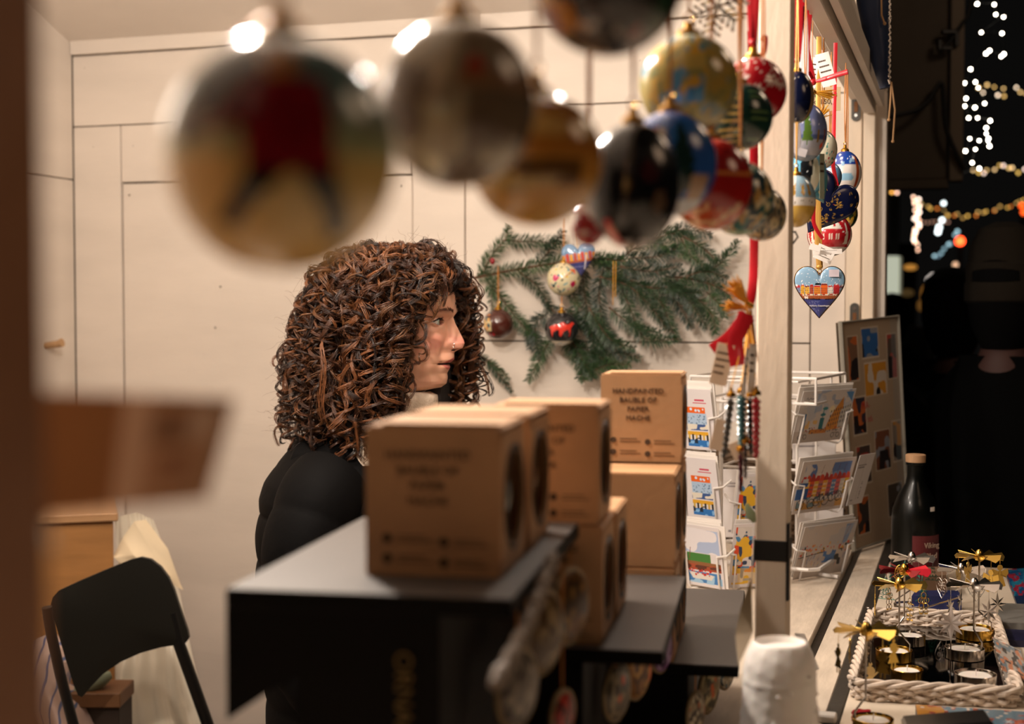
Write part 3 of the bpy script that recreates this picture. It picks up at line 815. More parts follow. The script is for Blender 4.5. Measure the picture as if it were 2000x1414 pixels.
c.poly([(.42, .70), (.56, .70), (.60, .56), (.40, .56)], '#e6ddd2'); c.rect(.42, .36, .58, .56, '#b8242c'); 
for x0 in (.44, .50, .55): c.rect(x0, .42, x0 + .02, .50, '#efe2d0'); c.line(x0 + .01, .42, x0 + .01, .50, .002, '#b01a24')
c.rect(.53, .6, .55, .68, '#b01a24')
for x0, h_ in ((.36, .3), (.64, .42), (.70, .3), (.31, .24)): c.tree(x0, .30, .05, h_, '#eadfd0', 4)
c.dots('#f0e8e0', 40, .003, 7, (.2, .5, .8, .95))
bauble(1620, 458, 43, c, 'red bauble with a white snowy cottage and fir trees, above the harbour heart', sz=1.0, zc=2.27, n=120)
# ---- hearts
def heart_outline(w, h, n=60):
    pts = []
    half = []
    for k in range(n // 2 + 1):
        t = k / (n // 2)
        if t < .55:                      # lobe
            a = math.pi * (1.0 - t / .55 * 1.18)
            half.append((.25 + .25 * math.cos(a), .74 + .26 * math.sin(a) if a > 0 else .74 + .30 * math.sin(a)))
        else:
            u = (t - .55) / .45; x0, z0 = .25 + .25 * math.cos(-.18 * math.pi), .74 + .30 * math.sin(-.18 * math.pi)
            half.append((x0 * (1 - u) + .05 * math.sin(math.pi * u) * (1 - u), z0 * (1 - u)))
    half[0] = (0, .86)
    half = [(x, max(z, 0)) for x, z in half]
    half[1] = (half[1][0] * .7, max(half[1][1], .88))
    pts = [(x * w, z * h) for x, z in half] + [(-x * w, z * h) for x, z in half[-2:0:-1]]
    return pts
def heart_mesh(name, M, w, h, cv, par, th=.006, nr=40):
    o = heart_outline(w, h, 120); cz_ = h * .56
    V = []; C = []; n = len(o)
    rings = [0.0] + [(i + 1) / nr for i in range(nr)]
    for side in (-1, 1):
        for r_ in rings:
            bulge = th * math.sqrt(max(0, 1 - r_ ** 3.0))
            for (x, z) in o:
                xx, zz = x * r_, cz_ + (z - cz_) * r_
                V.append((xx, side * bulge, zz)); C.append((xx / w + .5, zz / h))
    C = np.array(C); col = cv.get(C[:, 0], C[:, 1])
    V = np.array(V); A = np.array(M); V = V @ A[:3, :3].T + A[:3, 3]
    F = []; L = len(rings)
    for s in range(2):
        off = s * L * n
        for i in range(L - 1):
            for k in range(n):
                k2 = (k + 1) % n; q = (off + i * n + k, off + i * n + k2, off + (i + 1) * n + k2, off + (i + 1) * n + k)
                F.append(q if s == 1 else q[::-1])
    return np_mesh(name, V, F, PAINT, par, col)
def rim_tube(M, w, h, par, r=.0009, m=GOLD):
    b = MB(); b.tube([M @ Vector((x, 0, z)) for x, z in heart_outline(w, h, 90)], r, 6, closed=True); b.build('rim', m, par)
# harbour heart
zc = 2.12; bot = at(1600, 621, zc); wd = 96 * zc / FPX; hh = 100 * zc / FPX
yaw = face_cam_yaw(bot) + R(4)
M = Matrix.Translation(bot) @ Matrix.Rotation(yaw, 4, 'Z')
e = empty('heart_ornament', tuple(bot), 'heart ornament painted with a row of colourful harbour houses under snow', 'ornament')
c = Canvas(640, 660, '#8fb0c8'); c.rect(0, .60, 1, 1, '#86a9c4'); c.dots('#f4f4f4', 46, .008, 4, (.1, .66, .9, .98))
c.rect(0, 0, 1, .38, '#3a3f78'); c.rect(0, .37, 1, .44, '#a85a34')
for k in range(44): c.rect(k / 44, .375, k / 44 + .006, .435, '#6e3420')
cols = ['#7d86a6', '#e0a838', '#e8b24a', '#b0503c', '#e08a34', '#d9642c', '#e6dccc', '#c03034', '#8a9ab0']
xs = [.0, .12, .20, .30, .38, .52, .66, .77, .90, 1.0]
for k, (a, b_) in enumerate(zip(xs[:-1], xs[1:])):
    tp = .60 + (.02 if k % 2 else .0) + (.02 if k == 5 else 0)
    c.rect(a + .003, .46, b_ - .003, tp, cols[k]); c.poly([(a, tp), (b_, tp), (b_ - .02, tp + .035), (a + .02, tp + .035)], ['#b02c30', '#c03a34', '#7a3434'][k % 3]); c.rect(a + .02, tp + .032, b_ - .02, tp + .042, '#eef0f2')
    nw = max(2, int((b_ - a) / .026))
    for i in range(nw):
        for j in range(3): c.rect(a + (i + .35) * (b_ - a) / nw, .49 + j * .037, a + (i + .7) * (b_ - a) / nw, .51 + j * .037, '#3a2c30' if k != 6 else '#5a6a80')
c.poly([(.40, .64), (.53, .64), (.52, .68), (.42, .68)], '#1a1c24'); c.rect(0, .44, 1, .465, '#e8d8c4')
for k in range(6): c.tree(.05 + k * .16, .44, .035, .055, '#2c4a34', 2); c.rect(.10 + k * .15, .445, .16 + k * .15, .475, '#a8402c')
c.poly([(.1, .365), (.55, .35), (.5, .375), (.12, .385)], '#18161c'); c.poly([(.6, .355), (.86, .365), (.86, .38), (.62, .375)], '#2a1c1c'); c.rect(.2, .38, .27, .42, '#e8dcd0')
for k in range(12): c.line(.3 + .03 * (k % 5), .08 + k * .022, .36 + .05 * (k % 4), .08 + k * .022, .002, '#8a90b8')
heart_mesh('face', M, wd, hh, c, e, th=.0045, nr=64); rim_tube(M, wd, hh, e)
b = MB(); b.box((wd * .18, -.0062, hh * .80), (wd * .38, -.0058, hh * .94), M); b.build('price_sticker', mat('pale_sticker', '#cfc3cc', .6), e, smooth=False)
text_mesh('lettering', 'Nyhavn, Copenhagen', .0034, M @ Matrix.Translation((0, -.0050, hh * .225)), PAPERW, e)
tp = M @ Vector((0, 0, hh * .875))
b = MB(); b.tube([tp + Vector((.003 * math.sin(a), 0, .003 - .003 * math.cos(a))) for a in [2 * math.pi * k / 12 for k in range(12)]], .0006, 5, closed=True); b.build('loop', GOLD, e)
b = MB(); b.ball(tp + Vector((-.0005, 0, .009)), .0052, 8, (1, .6, .8))
for s in (-1, 1): b.tube([tp + Vector((s * .001, s * .002, .009)), tp + Vector((-.003 + s * .002, 0, .06)), tp + Vector((-.004, 0, .13)), Vector((tp.x - .004, tp.y, RAILZ))], .0036, 6, flat=.12, up=(1, 0, 0))
b.build('ribbon', GOLDR, e)
# navy and gold leaf heart, tilted
zc = 2.16; cpt = at(1612, 400, zc); wd = 112 * zc / FPX; hh = 122 * zc / FPX
M = Matrix.Translation(cpt) @ Matrix.Rotation(face_cam_yaw(cpt) + R(18), 4, 'Z') @ Matrix.Rotation(R(32), 4, 'Y') @ Matrix.Translation((0, 0, -hh * .52))
c = Canvas(420, 420, '#12183a')
q = random.Random(9)
for k in range(60):
    x0, y0 = q.random(), q.random(); c.ringc(x0, y0, q.uniform(.012, .03), .0035, '#b98f3e')
    c.line(x0, y0, x0 + q.uniform(-.06, .06), y0 + q.uniform(-.06, .06), .003, '#b98f3e')
for (x0, y0) in ((.35, .35), (.68, .62), (.30, .72), (.62, .28)):
    for a in range(5): c.poly([(x0, y0), (x0 + .08 * math.cos(a * 1.2), y0 + .08 * math.sin(a * 1.2)), (x0 + .05 * math.cos(a * 1.2 + .5), y0 + .05 * math.sin(a * 1.2 + .5))], '#c79a44')
c.dots('#a8243a', 6, .012, 2)
e = empty('heart_ornament', tuple(cpt), 'tilted navy heart ornament covered with golden leaves and tendrils', 'ornament')
heart_mesh('face', M, wd, hh, c, e, th=.006); rim_tube(M, wd, hh, e, m=mat('navy_rim', '#141a38', .3))
b = MB(); tp = M @ Vector((0, 0, hh * .875)); b.tube([tp, tp + Vector((-.006, 0, .03)), Vector((tp.x - .004, tp.y, RAILZ))], .003, 6, flat=.12, up=(1, 0, 0)); b.build('ribbon', RED, e)
# teal heart part with gold sprig
zc = 2.0; cpt = at(1598, 372, zc); M = Matrix.Translation(cpt) @ Matrix.Rotation(face_cam_yaw(cpt) + R(35), 4, 'Z') @ Matrix.Rotation(R(-28), 4, 'Y') @ Matrix.Translation((0, 0, -.02))
c = Canvas(200, 200, '#4d8490'); 
for k in range(5): c.disc(.45 + .05 * k, .35 + .1 * k, .03, '#d0b060', ry=.05); c.disc(.6 + .04 * k, .3 + .1 * k, .025, '#d0b060', ry=.05)
e = empty('heart_ornament', tuple(cpt), 'teal heart ornament with a golden sprig, between the penguin bauble and the navy heart', 'ornament')
heart_mesh('face', M, .048, .050, c, e, th=.005); b = MB(); tp = M @ Vector((0, 0, .044)); b.tube([tp, Vector((tp.x, tp.y, RAILZ))], .0006, 5); b.build('thread', STRING, e)
# ---- loose ribbons with bows that hold tags and signs
def ribbon_loop(name, pts_px, zc, width, m, label, cat='ribbon', extra=None):
    pts = [at(px, py, zc + dz) for px, py, dz in pts_px]
    e = empty(name, tuple(pts[-1]), label, cat)
    # smooth
    P = []
    for i in range(len(pts) - 1):
        for k in range(6):
            t = k / 6; p0, p1, p2, p3 = pts[max(i - 1, 0)], pts[i], pts[i + 1], pts[min(i + 2, len(pts) - 1)]
            P.append(.5 * ((2 * p1) + (p2 - p0) * t + (2 * p0 - 5 * p1 + 4 * p2 - p3) * t * t + (3 * p1 - p0 - 3 * p2 + p3) * t ** 3))
    P.append(pts[-1])
    b = MB(); b.tube(P, width / 2, 8, flat=.12, up=tuple(_r))
    if extra: extra(b)
    b.build('band', m, e); return e
ribbon_loop('red_ribbon', [(1564, -90, 0), (1566, 0, 0), (1569, 60, 0), (1572, 130, 0)], 1.9, .0075, RED, 'straight red satin ribbon hanging just right of the white post, left one of three')
ribbon_loop('red_ribbon', [(1574, -90, 0), (1576, 0, 0), (1577, 60, 0), (1578, 140, 0)], 1.95, .0055, RED, 'narrow red ribbon between two others right of the white post, middle one of three')
e = ribbon_loop('red_ribbon', [(1583, -90, 0), (1582, 20, 0), (1579, 60, 0), (1577, 96, 0), (1584, 130, 0), (1590, 162, 0)], 1.98, .0065, RED, 'knotted red ribbon with a rolled tail sticking out to the right')
P = [at(1588, 160, 1.98), at(1605, 156, 1.97), at(1630, 148, 1.96), at(1656, 140, 1.95)]
b = MB(); b.tube(P, [.0018, .003, .0036, .0038], 10, flat=.5); b.ball(P[0], .005, 8); b.tube([at(1590, 160, 1.98), at(1575, 130, 1.97), at(1559, 122, 1.96)], .0032, 8, flat=.2); b.build('bow', RED, e)
ribbon_loop('red_ribbon', [(1598, -60, 0), (1600, 40, 0), (1601, 104, 0)], 2.3, .006, RED, 'short red ribbon hanging above the white price tags')
ribbon_loop('red_ribbon', [(1590, 395, 0), (1589, 420, 0), (1590, 437, 0), (1597, 452, 0), (1607, 466, 0)], 2.0, .0055, RED, 'dark red ribbon end knotted over the navy heart')
ribbon_loop('white_ribbon', [(1553, 232, 0), (1557, 270, 0), (1556, 292, 0), (1575, 300, 0)], 1.78, .010, WHITER, 'white satin ribbon tied above the penguin bauble')
# tags
def tag_card(px, py, zc, wpx, hpx, rot, label, lines=3, yaw=0, cat='tag', name='price_tag', m=PAPERW, string=None):
    p = at(px, py, zc); w_, h_ = wpx * zc / FPX, hpx * zc / FPX
    M = Matrix.Translation(p) @ Matrix.Rotation(face_cam_yaw(p) + R(yaw), 4, 'Z') @ Matrix.Rotation(R(rot), 4, 'Y') @ Matrix.Translation((0, 0, -h_))
    e = empty(name, tuple(p), label, cat)
    b = MB(); b.box((-w_ / 2, 0, 0), (w_ / 2, .0005, h_), M, bev=.0002); b.build('card', m, e, smooth=False)
    b = MB()
    for k in range(lines):
        q_ = random.Random(k + int(px)); L = w_ * q_.uniform(.5, .8)
        x = -w_ * .4
        while x < -w_ * .4 + L:
            g_ = q_.uniform(.03, .09) * w_; b.box((x, -.0002, h_ * (.75 - k * .16)), (x + g_ * .8, 0, h_ * (.75 - k * .16) + h_ * .045), M); x += g_
    if lines: b.build('print', INK, e, smooth=False)
    if string:
        b = MB(); b.tube([M @ Vector((0, 0, h_ * .95)), M @ Vector((0, 0, h_ * 1.0)), Vector(string)], .0004, 5); b.build('thread', STRING, e)
    return e, M, w_, h_
tag_card(1605, 104, 2.05, 27, 66, -14, 'white price tag with barcode text, hanging under the red ribbons', 4)
tag_card(1592, 112, 2.08, 18, 60, 8, 'narrow translucent price tag behind the white one under the red ribbons', 3)
tag_card(1606, 300, 1.86, 12, 88, 0, 'long grey-green paper tag hanging between penguin bauble and navy heart', 2, yaw=40, m=mat('grey_green_paper', '#9aa08a', .6))
tag_card(1617, 482, 2.06, 36, 30, 24, 'white care tag with small print, slanting behind the string of the harbour heart', 4)
tag_card(1616, 487, 2.04, 56, 10, -2, 'slim white paper strip with one printed line above the harbour heart', 1)
tag_card(1594, 478, 2.03, 22, 12, 16, 'small blank white paper strip left above the harbour heart', 0)
# price sign
e, M, w_, h_ = tag_card(1560, 172, 2.2, 160, 46, 0, 'beige price sign reading 2 stk. 150,- behind the gold tassel', 0, name='price_sign', cat='sign', m=mat('cream_sign_card', '#b39c78', .6), string=(at(1612, 172, 2.2).x, at(1612, 172, 2.2).y, RAILZ))
text_mesh('lettering', 'Hand Painted Ornaments', .0112, M @ Matrix.Translation((w_ * .46, -.0003, h_ * .60)), INK, e, align='RIGHT')
text_mesh('lettering', '2 stk. 150,-', .0112, M @ Matrix.Translation((w_ * .43, -.0003, h_ * .30)), INK, e, align='RIGHT')
# gold tassels
def tassel(pa, pb, n, spread, label, r=.0005, m=None, seed=0):
    pa, pb = Vector(pa), Vector(pb)
    e = empty('gold_tassel', tuple(pa), label, 'tassel')
    m = m or mat('gold_thread', '#d79a2c', .4, metal=.4); q_ = random.Random(seed); b = MB()
    L = (pb - pa).length
    for k in range(n):
        off = Vector((q_.gauss(0, spread), q_.gauss(0, spread), q_.gauss(0, spread)))
        b.tube([pa, pa.lerp(pb, .4) + off * .5, pb + off * 1.1], r, 4)
    b.build('fringe', m, e); b = MB(); b.ball(pa, .0035, 8); b.build('knot', GOLD, e); return e
tassel(at(1590, 180, 2.0), at(1626, 186, 2.0), 46, .0028, 'gold thread tassel lying across the price sign', seed=3)
tassel(at(1598, 232, 2.1), at(1612, 214, 2.1), 26, .004, 'small frayed gold tassel below the price sign', seed=4)
# iron clips and hook
for (px, py, dx) in ((1588, 40, 3), (1632, 117, 1)):
    p = at(px, py, 2.3 if px < 1600 else 2.7)
    b = MB(); b.box((-.003, -.004, -.014), (.003, .004, .014), Matrix.Translation(p) @ Matrix.Rotation(R(12), 4, 'Y'), bev=.001)
    b.tube([p + Vector((0, 0, .012)), p + Vector((0.006, 0, .018)), p + Vector((.006, 0, .028))], .0012, 6)
    o = b.build('hook', mat('dark_iron', '#2a231c', .4, metal=.8)); tag(o, 'dark iron hook screwed into the white header, %s' % ('nearer one by the red ribbons' if px < 1600 else 'farther one by the corner'), 'hook')
p = at(1548, 463, PY0 * .952 + .08)
b = MB(); b.tube([p + Vector((-.004, 0, .006)), p + Vector((.003, 0, .006)), p + Vector((.006, 0, .0)), p + Vector((.0, 0, -.008))], .0011, 6)
o = b.build('screw_hook', mat('dark_iron', '#2a231c', .4, metal=.8)); tag(o, 'small dark screw hook on the right side of the white post', 'hook')
# ------------------------------------------------------------------ wire postcard spinner on the counter
RC = on_z(1500, 1112, COUNTER)                       # foot of the rack's axis
rack = empty('postcard_rack', tuple(RC), 'white wire postcard spinner full of watercolour cards, on the counter behind the post', 'rack')
def wire(name, paths, r=.0022, m=WHITEWIRE, par=rack, closed=False):
    b = MB()
    for p in paths: b.tube(p, r, 8, closed=closed)
    return b.build(name, m, par)
# top frame, an open square seen from its corner; heights from the picture
zt = at(1500, 735, 2.62).z
TP = {k: at(*v) for k, v in dict(a=(1330, 762, 2.50), b=(1408, 748, 2.80), L=(1345, 712, 2.72), R=(1640, 714, 2.86), F=(1478, 755, 2.45)).items()}
zt1 = TP['F'].z
def ring_at(z, s=1.0, rz=0.0):
    return [RC + Vector((s * .165 * math.cos(a + rz), s * .165 * math.sin(a + rz), z - RC.z)) for a in [math.pi / 4 + math.pi / 2 * k for k in range(4)]]
RROT = R(-8)
top = ring_at(zt, 1.0, RROT); top2 = ring_at(zt - .045, 1.0, RROT)
wire('top_frame', [top], .0026, closed=True)
wire('top_frame', [top2], .0026, closed=True)
for i in range(4):
    wire('upright', [[top[i], top2[i]]], .0022); wire('upright', [[(top[i] + top[(i + 1) % 4]) / 2, (top2[i] + top2[(i + 1) % 4]) / 2]], .0022)
wire('crossbar', [[top2[0], top2[2]], [top2[1], top2[3]]], .0024)
wire('pole', [[RC + Vector((0, 0, .004)), RC + Vector((0, 0, zt - RC.z))]], .0045)
pl = at(1407, 1128, 2.66); wire('pole', [[Vector((pl.x, pl.y, COUNTER + .02)), Vector((pl.x, pl.y, zt - .04))]], .0042)
bot = ring_at(COUNTER + .028, 1.05, RROT)
base = []
for i in range(4):
    a, c_ = bot[i], bot[(i + 1) % 4]
    base += [a.lerp(c_, .06), a.lerp(c_, .94)]
wire('base_frame', [base], .0036, closed=True)
for i in range(0, 8, 2): wire('foot', [[(base[i] + base[i + 1]) / 2, (base[i] + base[i + 1]) / 2 + Vector((0, 0, .075))]], .003)
for b_ in ring_at(COUNTER + .0045, .9, RROT + .5): wire('foot', [[RC + Vector((0, 0, .0045)), b_]], .0035)
for zz in (.20, .36): wire('inner_frame', [ring_at(COUNTER + zz, .62, RROT)], .0024, closed=True)
for i, v in enumerate(ring_at(COUNTER, .62, RROT)): wire('upright', [[Vector((v.x, v.y, COUNTER + .03)), Vector((v.x, v.y, zt - .045))]], .0024)

def cv_stroget():
    c = Canvas(300, 214, '#cdc5c0'); c.noise('#a9b4c4', 5, .5, 2, .5, box=(.1, .35, .95, .95)); c.noise('#7f9cc0', 7, .66, 5, .6, box=(.3, .5, 1, 1)); c.poly([(.82, .95), (.97, .95), (.97, .75)], '#5a8cc0')
    c.rect(.0, 0, 1, .22, '#b9aca2'); c.disc(.63, .62, .05, '#e8d8a8', .8)
    c.poly([(.56, .2), (.62, .45), (.68, .60), (.80, .86), (.84, .62), (.95, .7), (.98, .25)], '#cf8a3a'); c.poly([(.80, .25), (.80, .60), (.98, .72), (.98, .25)], '#bdb8b0')
    for k in range(9):
        for j in range(4): c.rect(.62 + k * .042, .28 + j * .09 + k * .012, .635 + k * .042, .33 + j * .09 + k * .012, '#3a3c46')
    c.rect(.44, .22, .52, .46, '#2f6f78'); c.disc(.48, .52, .05, '#3a7a80', ry=.03); c.rect(.472, .46, .488, .66, '#2f6f78'); c.disc(.50, .64, .05, '#3f858a', ry=.03)
    c.rect(.14, .22, .17, .55, '#3c6ea0'); c.rect(.28, .16, .60, .24, '#c5803a'); c.dots('#303848', 40, .008, 3, (.1, .17, .9, .27)); c.dots('#b03a2c', 16, .008, 5, (.2, .18, .8, .28)); c.noise('#e0b050', 12, .65, 8, .8, box=(.18, .26, .4, .42))
    for x0 in (.12, .22, .74, .84): c.ringc(x0, .11, .03, .004, '#2c2c34')
    c.line(.12, .15, .22, .15, .003, '#2c2c34'); c.line(.74, .15, .84, .15, .003, '#2c2c34')
    q = random.Random(2)
    x = .10
    for k in range(14): c.line(x, .84, x + .012, .84 + q.uniform(-.03, .04), .003, '#2a3040'); x += .013
    return c
def cv_harbour_bikes():
    c = Canvas(300, 214, '#cfc4bd'); c.noise('#3f6cae', 4, .42, 3, .9, box=(.08, .62, .94, .93)); c.noise('#7f9ec8', 6, .6, 9, .8, box=(.08, .6, .94, .93)); c.noise('#d8cfc8', 5, .62, 12, .9, box=(.08, .6, .94, .93))
    cols = ['#b8281e', '#e8b42a', '#d9541e', '#d8a42c', '#c86a5c', '#e0a030', '#cc5a50', '#5f86b4', '#d4605c', '#c9c2b4', '#e0b42c']
    for k, cc in enumerate(cols):
        x0 = .06 + k * .082; c.rect(x0, .30, x0 + .08, .60, cc if k else '#c9c4c0'); c.poly([(x0 - .01, .60), (x0 + .09, .60), (x0 + .07, .70), (x0 + .02, .70 + .03 * (k % 3))], ['#b8281c', '#d2461c', '#a82a20'][k % 3])
        for i in range(3):
            for j in range(3): c.rect(x0 + .01 + i * .025, .34 + j * .08, x0 + .022 + i * .025, .38 + j * .08, '#e8e0d4' if k % 2 else '#38506c')
    c.poly([(.02, .58), (.2, .58), (.18, .50), (.04, .50)], '#2a5a9c'); c.rect(.08, .58, .18, .66, '#c9ccd0'); c.rect(.0, .26, .22, .47, '#2c5c9c')
    c.rect(.05, .06, .95, .20, '#c9964a'); c.noise('#b9a79a', 8, .6, 4, box=(.05, .04, .95, .2)); c.noise('#4a8aa0', 8, .5, 7, .8, box=(.05, .1, .5, .3))
    for x0 in (.2, .38, .56, .68, .8): c.line(x0 + .04, .9, x0, .62, .003, '#6a3424')
    for x0, y0 in ((.12, .16), (.32, .16), (.42, .2), (.58, .2), (.70, .26), (.82, .26)): c.ringc(x0, y0, .065, .006, '#22262c'); c.line(x0, y0, x0 + .1, y0 + .12, .005, '#22262c'); c.line(x0 + .1, y0 + .12, x0 + .14, y0, .005, '#22262c')
    c.noise('#2a3442', 30, .70, 10, .9, box=(.2, .2, .95, .34)); return c
def cv_harbour_reflect():
    c = Canvas(300, 214, '#cbbfb6'); c.poly([(.80, .95), (.95, .95), (.88, .60), (.80, .55)], '#6a92c4', .8); c.noise('#b4b6bc', 5, .5, 3, .5, box=(0, .55, 1, 1))
    q = random.Random(4)
    for k in range(60):
        x0 = q.uniform(.04, .95); y0 = q.uniform(.42, .60) ; c.rect(x0, y0, x0 + q.uniform(.01, .04), y0 + q.uniform(.02, .05), q.choice(['#d9481e', '#e8b42c', '#d98a3c', '#c8503c', '#33363c', '#e0a23c', '#d26a50']))
    for k in range(50):
        x0 = q.uniform(.04, .95); y0 = q.uniform(.12, .38); c.line(x0, y0, x0 + .015, y0 + .06, .004, q.choice(['#e0b040', '#d9803c', '#5a86b8', '#4a5a9a', '#c9a07c', '#3f76b0']), .8)
    c.line(.02, .40, .5, .46, .006, '#25282c'); c.noise('#3f78b8', 8, .5, 6, .9, box=(.48, .25, .72, .46)); c.noise('#23261f', 8, .40, 8, .95, box=(.68, .14, .84, .48)); c.line(.88, .95, .76, .46, .003, '#9a4a3c')
    return c
def cv_portrait(k=0):
    c = Canvas(160, 226, '#d9d2d2')
    if k == 0:
        c.rect(.55, .80, .80, .83, '#c2405c'); c.rect(.5, .76, .85, .78, '#c22f4c'); c.rect(.30, .60, .80, .70, '#e0641c'); c.dots('#c9dcf0', 5, .03, 2, (.4, .63, .76, .67)); c.rect(.30, .42, .82, .60, '#a9c0d8'); c.dots('#5f7a98', 26, .016, 4, (.32, .42, .8, .58))
        c.rect(.28, .32, .84, .42, '#3a568c'); c.noise('#dcd4c4', 16, .6, 3, box=(.28, .3, .84, .42)); c.rect(.28, .24, .86, .30, '#d9a22c'); 
        for j in range(6): c.rect(.30 + j * .095, .16, .35 + j * .095, .25, '#2a2418' if j % 2 else '#c9a23c')
        c.rect(.28, .05, .88, .16, '#2f70b4'); c.noise('#7fb0dc', 14, .6, 5, box=(.28, .05, .88, .14)); c.noise('#1d2a3c', 14, .66, 8, box=(.28, .10, .88, .2))
    elif k == 1:
        c.rect(.05, .55, .95, .93, '#a9b9d8'); c.noise('#e0dce0', 5, .5, 3, box=(.05, .55, .95, .95)); c.noise('#3f7a34', 8, .42, 6, box=(.1, .38, .7, .54)); c.rect(.05, .34, .95, .40, '#8a5a34'); c.rect(.05, .26, .95, .34, '#5a2c1c'); c.noise('#a04a2c', 18, .5, 4, box=(.05, .26, .95, .36))
        c.rect(.08, .06, .92, .24, '#3f7ab4'); c.noise('#9ac0dc', 14, .58, 6, box=(.05, .05, .95, .2)); c.poly([(.1, .22), (.75, .20), (.68, .12), (.2, .12)], '#d9d2ca'); c.dots('#b8281e', 24, .022, 3, (.1, .18, .7, .27)); c.line(.2, .62, .15, .44, .008, '#7a3a2c')
    else:
        c.noise('#e8b42a', 6, .35, 3, box=(.06, .05, .94, .95)); c.noise('#2a3c5c', 12, .62, 4, box=(.06, .3, .94, .95)); c.noise('#d9481e', 10, .62, 8, box=(.06, .2, .94, .95)); c.noise('#4a88b8', 9, .66, 12, box=(.06, .1, .94, .8)); c.rect(.1, .80, .9, .95, '#d2cbc6'); c.dots('#3c5c7a', 10, .03, 4, (.15, .8, .85, .92)); c.noise('#d9d2cc', 7, .7, 15, box=(.06, .05, .94, .95)); c.rect(.2, .05, .85, .3, '#e0b43c', .5)
    return c
CG = 'postcards standing in the wire rack'
def pocket(px, py, zc, yaw, w_, h_, cv, label, n_back=2, lean=14, back_label=None, short='', holder=True):
    """px,py: bottom centre of the front card in the picture; yaw: turn of its face from the camera, positive to the right"""
    p = at(px, py, zc)
    M = Matrix.Translation(p) @ Matrix.Rotation(face_cam_yaw(p) + R(yaw), 4, 'Z') @ Matrix.Rotation(R(-lean), 4, 'X')
    M = Matrix.Translation(p) @ Matrix.Rotation(face_cam_yaw(p) + R(yaw), 4, 'Z') @ Matrix.Rotation(R(lean), 4, 'X')
    o = card_mesh('postcard', M, w_, h_, cv, nu=min(220, cv.w), curl=.004); tag(o, label, 'postcard', CG)
    for i in range(n_back):
        d = .0022 * (i + 1); q = random.Random(int(px) * 7 + i)
        Mb = M @ Matrix.Translation((q.uniform(-.004, .006), d + .0005, q.uniform(.001, .007) + .003 * i)) @ Matrix.Rotation(R(q.uniform(-1.5, 1.5)), 4, 'Y')
        b = MB(); b.box((-w_ / 2, 0, 0), (w_ / 2, .0012, h_), Mb); o = b.build('postcard', PAPERW, smooth=False)
        tag(o, 'white card behind the %s, %s in its stack' % (short, ('next to front', 'third from front', 'fourth from front', 'rearmost of five')[i]), 'postcard', CG)
    if holder:
        s = w_ * .40; dp = .022; f = -.004
        L = lambda x, y, z: M @ Vector((x, y, z))
        hk = h_ * .42
        wire('card_holder', [[L(-s - .02, dp, h_ * .62), L(-s - .02, f * .4, h_ * .56), L(-s, f, hk + .012), L(-s, f - .001, hk), L(-s, f, .0), L(-s + .004, f + .002, -.006), L(-s + .03, dp, -.004), L(0, dp + .004, -.002),
                              L(s - .03, dp, -.004), L(s - .004, f + .002, -.006), L(s, f, 0), L(s, f - .001, hk), L(s, f, hk + .012), L(s + .02, f * .4, h_ * .56), L(s + .02, dp, h_ * .62)]], .0019)
    return M
RY = 50
pocket(1598, 862, 2.62, RY, .148, .100, cv_stroget(), 'top right postcard with a fountain square and bicycles, watercolour', 3, short='fountain postcard')
pocket(1598, 998, 2.62, RY, .148, .102, cv_harbour_bikes(), 'middle right postcard with parked bicycles before bright harbour houses', 2, short='bicycles postcard')
pocket(1600, 1124, 2.62, RY, .148, .104, cv_harbour_reflect(), 'bottom right postcard with harbour houses mirrored in rippling water', 2, short='mirrored harbour postcard')
LY = -38
pocket(1362, 878, 2.56, LY, .085, .112, cv_portrait(0), 'upper left postcard with an orange ferry and yellow bridge', 4, lean=8, short='upper ferry postcard')
pocket(1372, 1012, 2.56, LY, .085, .112, cv_portrait(0), 'middle left postcard with an orange ferry and yellow bridge', 2, lean=8, short='lower ferry postcard')
pocket(1378, 1146, 2.50, LY, .085, .112, cv_portrait(1), 'bottom left postcard with a red and white canal tour boat', 4, lean=8, short='canal boat postcard')
pocket(1464, 1146, 2.50, 24, .080, .118, cv_portrait(2), 'narrow postcard of yellow reflections, low beside the white post', 1, lean=10, short='lowest yellow postcard')
pocket(1472, 1046, 2.56, 24, .080, .118, cv_portrait(2), 'postcard of yellow houses above the lowest one, left of the post', 1, lean=10, short='yellow houses postcard')
# cards seen from behind and edge-on
def plain_card(px, py, zc, yaw, w_, h_, lean, label, lines=True):
    p = at(px, py, zc); M = Matrix.Translation(p) @ Matrix.Rotation(face_cam_yaw(p) + R(yaw), 4, 'Z') @ Matrix.Rotation(R(lean), 4, 'X')
    c = Canvas(80, 110, '#e2dcda')
    if lines:
        for k in range(9): c.rect(.60, .12 + k * .04, .66, .135 + k * .04, '#77727a')
        c.rect(.46, .1, .475, .9, '#b9b2b0'); c.rect(.12, .08, .3, .11, '#8a8488'); c.rect(.1, .74, .5, .76, '#8a8488'); c.rect(.1, .78, .6, .80, '#8a8488')
    o = card_mesh('postcard', M, w_, h_, c, nu=60); tag(o, label, 'postcard', CG)
plain_card(1668, 985, 2.66, 62, .060, .100, 16, 'white card back with barcode, right of the bicycles card')
plain_card(1454, 1050, 2.80, 5, .085, .135, 0, 'tall white postcard back in the middle of the rack, left of the post')
plain_card(1446, 824, 2.84, -12, .07, .075, 0, 'white postcard back behind the hanging spiral icicles')
plain_card(1590, 905, 2.84, 20, .09, .045, 0, 'white postcard back showing between the top and middle right cards')
plain_card(1600, 1040, 2.84, 20, .10, .06, 0, 'white postcard back between the middle and bottom right cards')
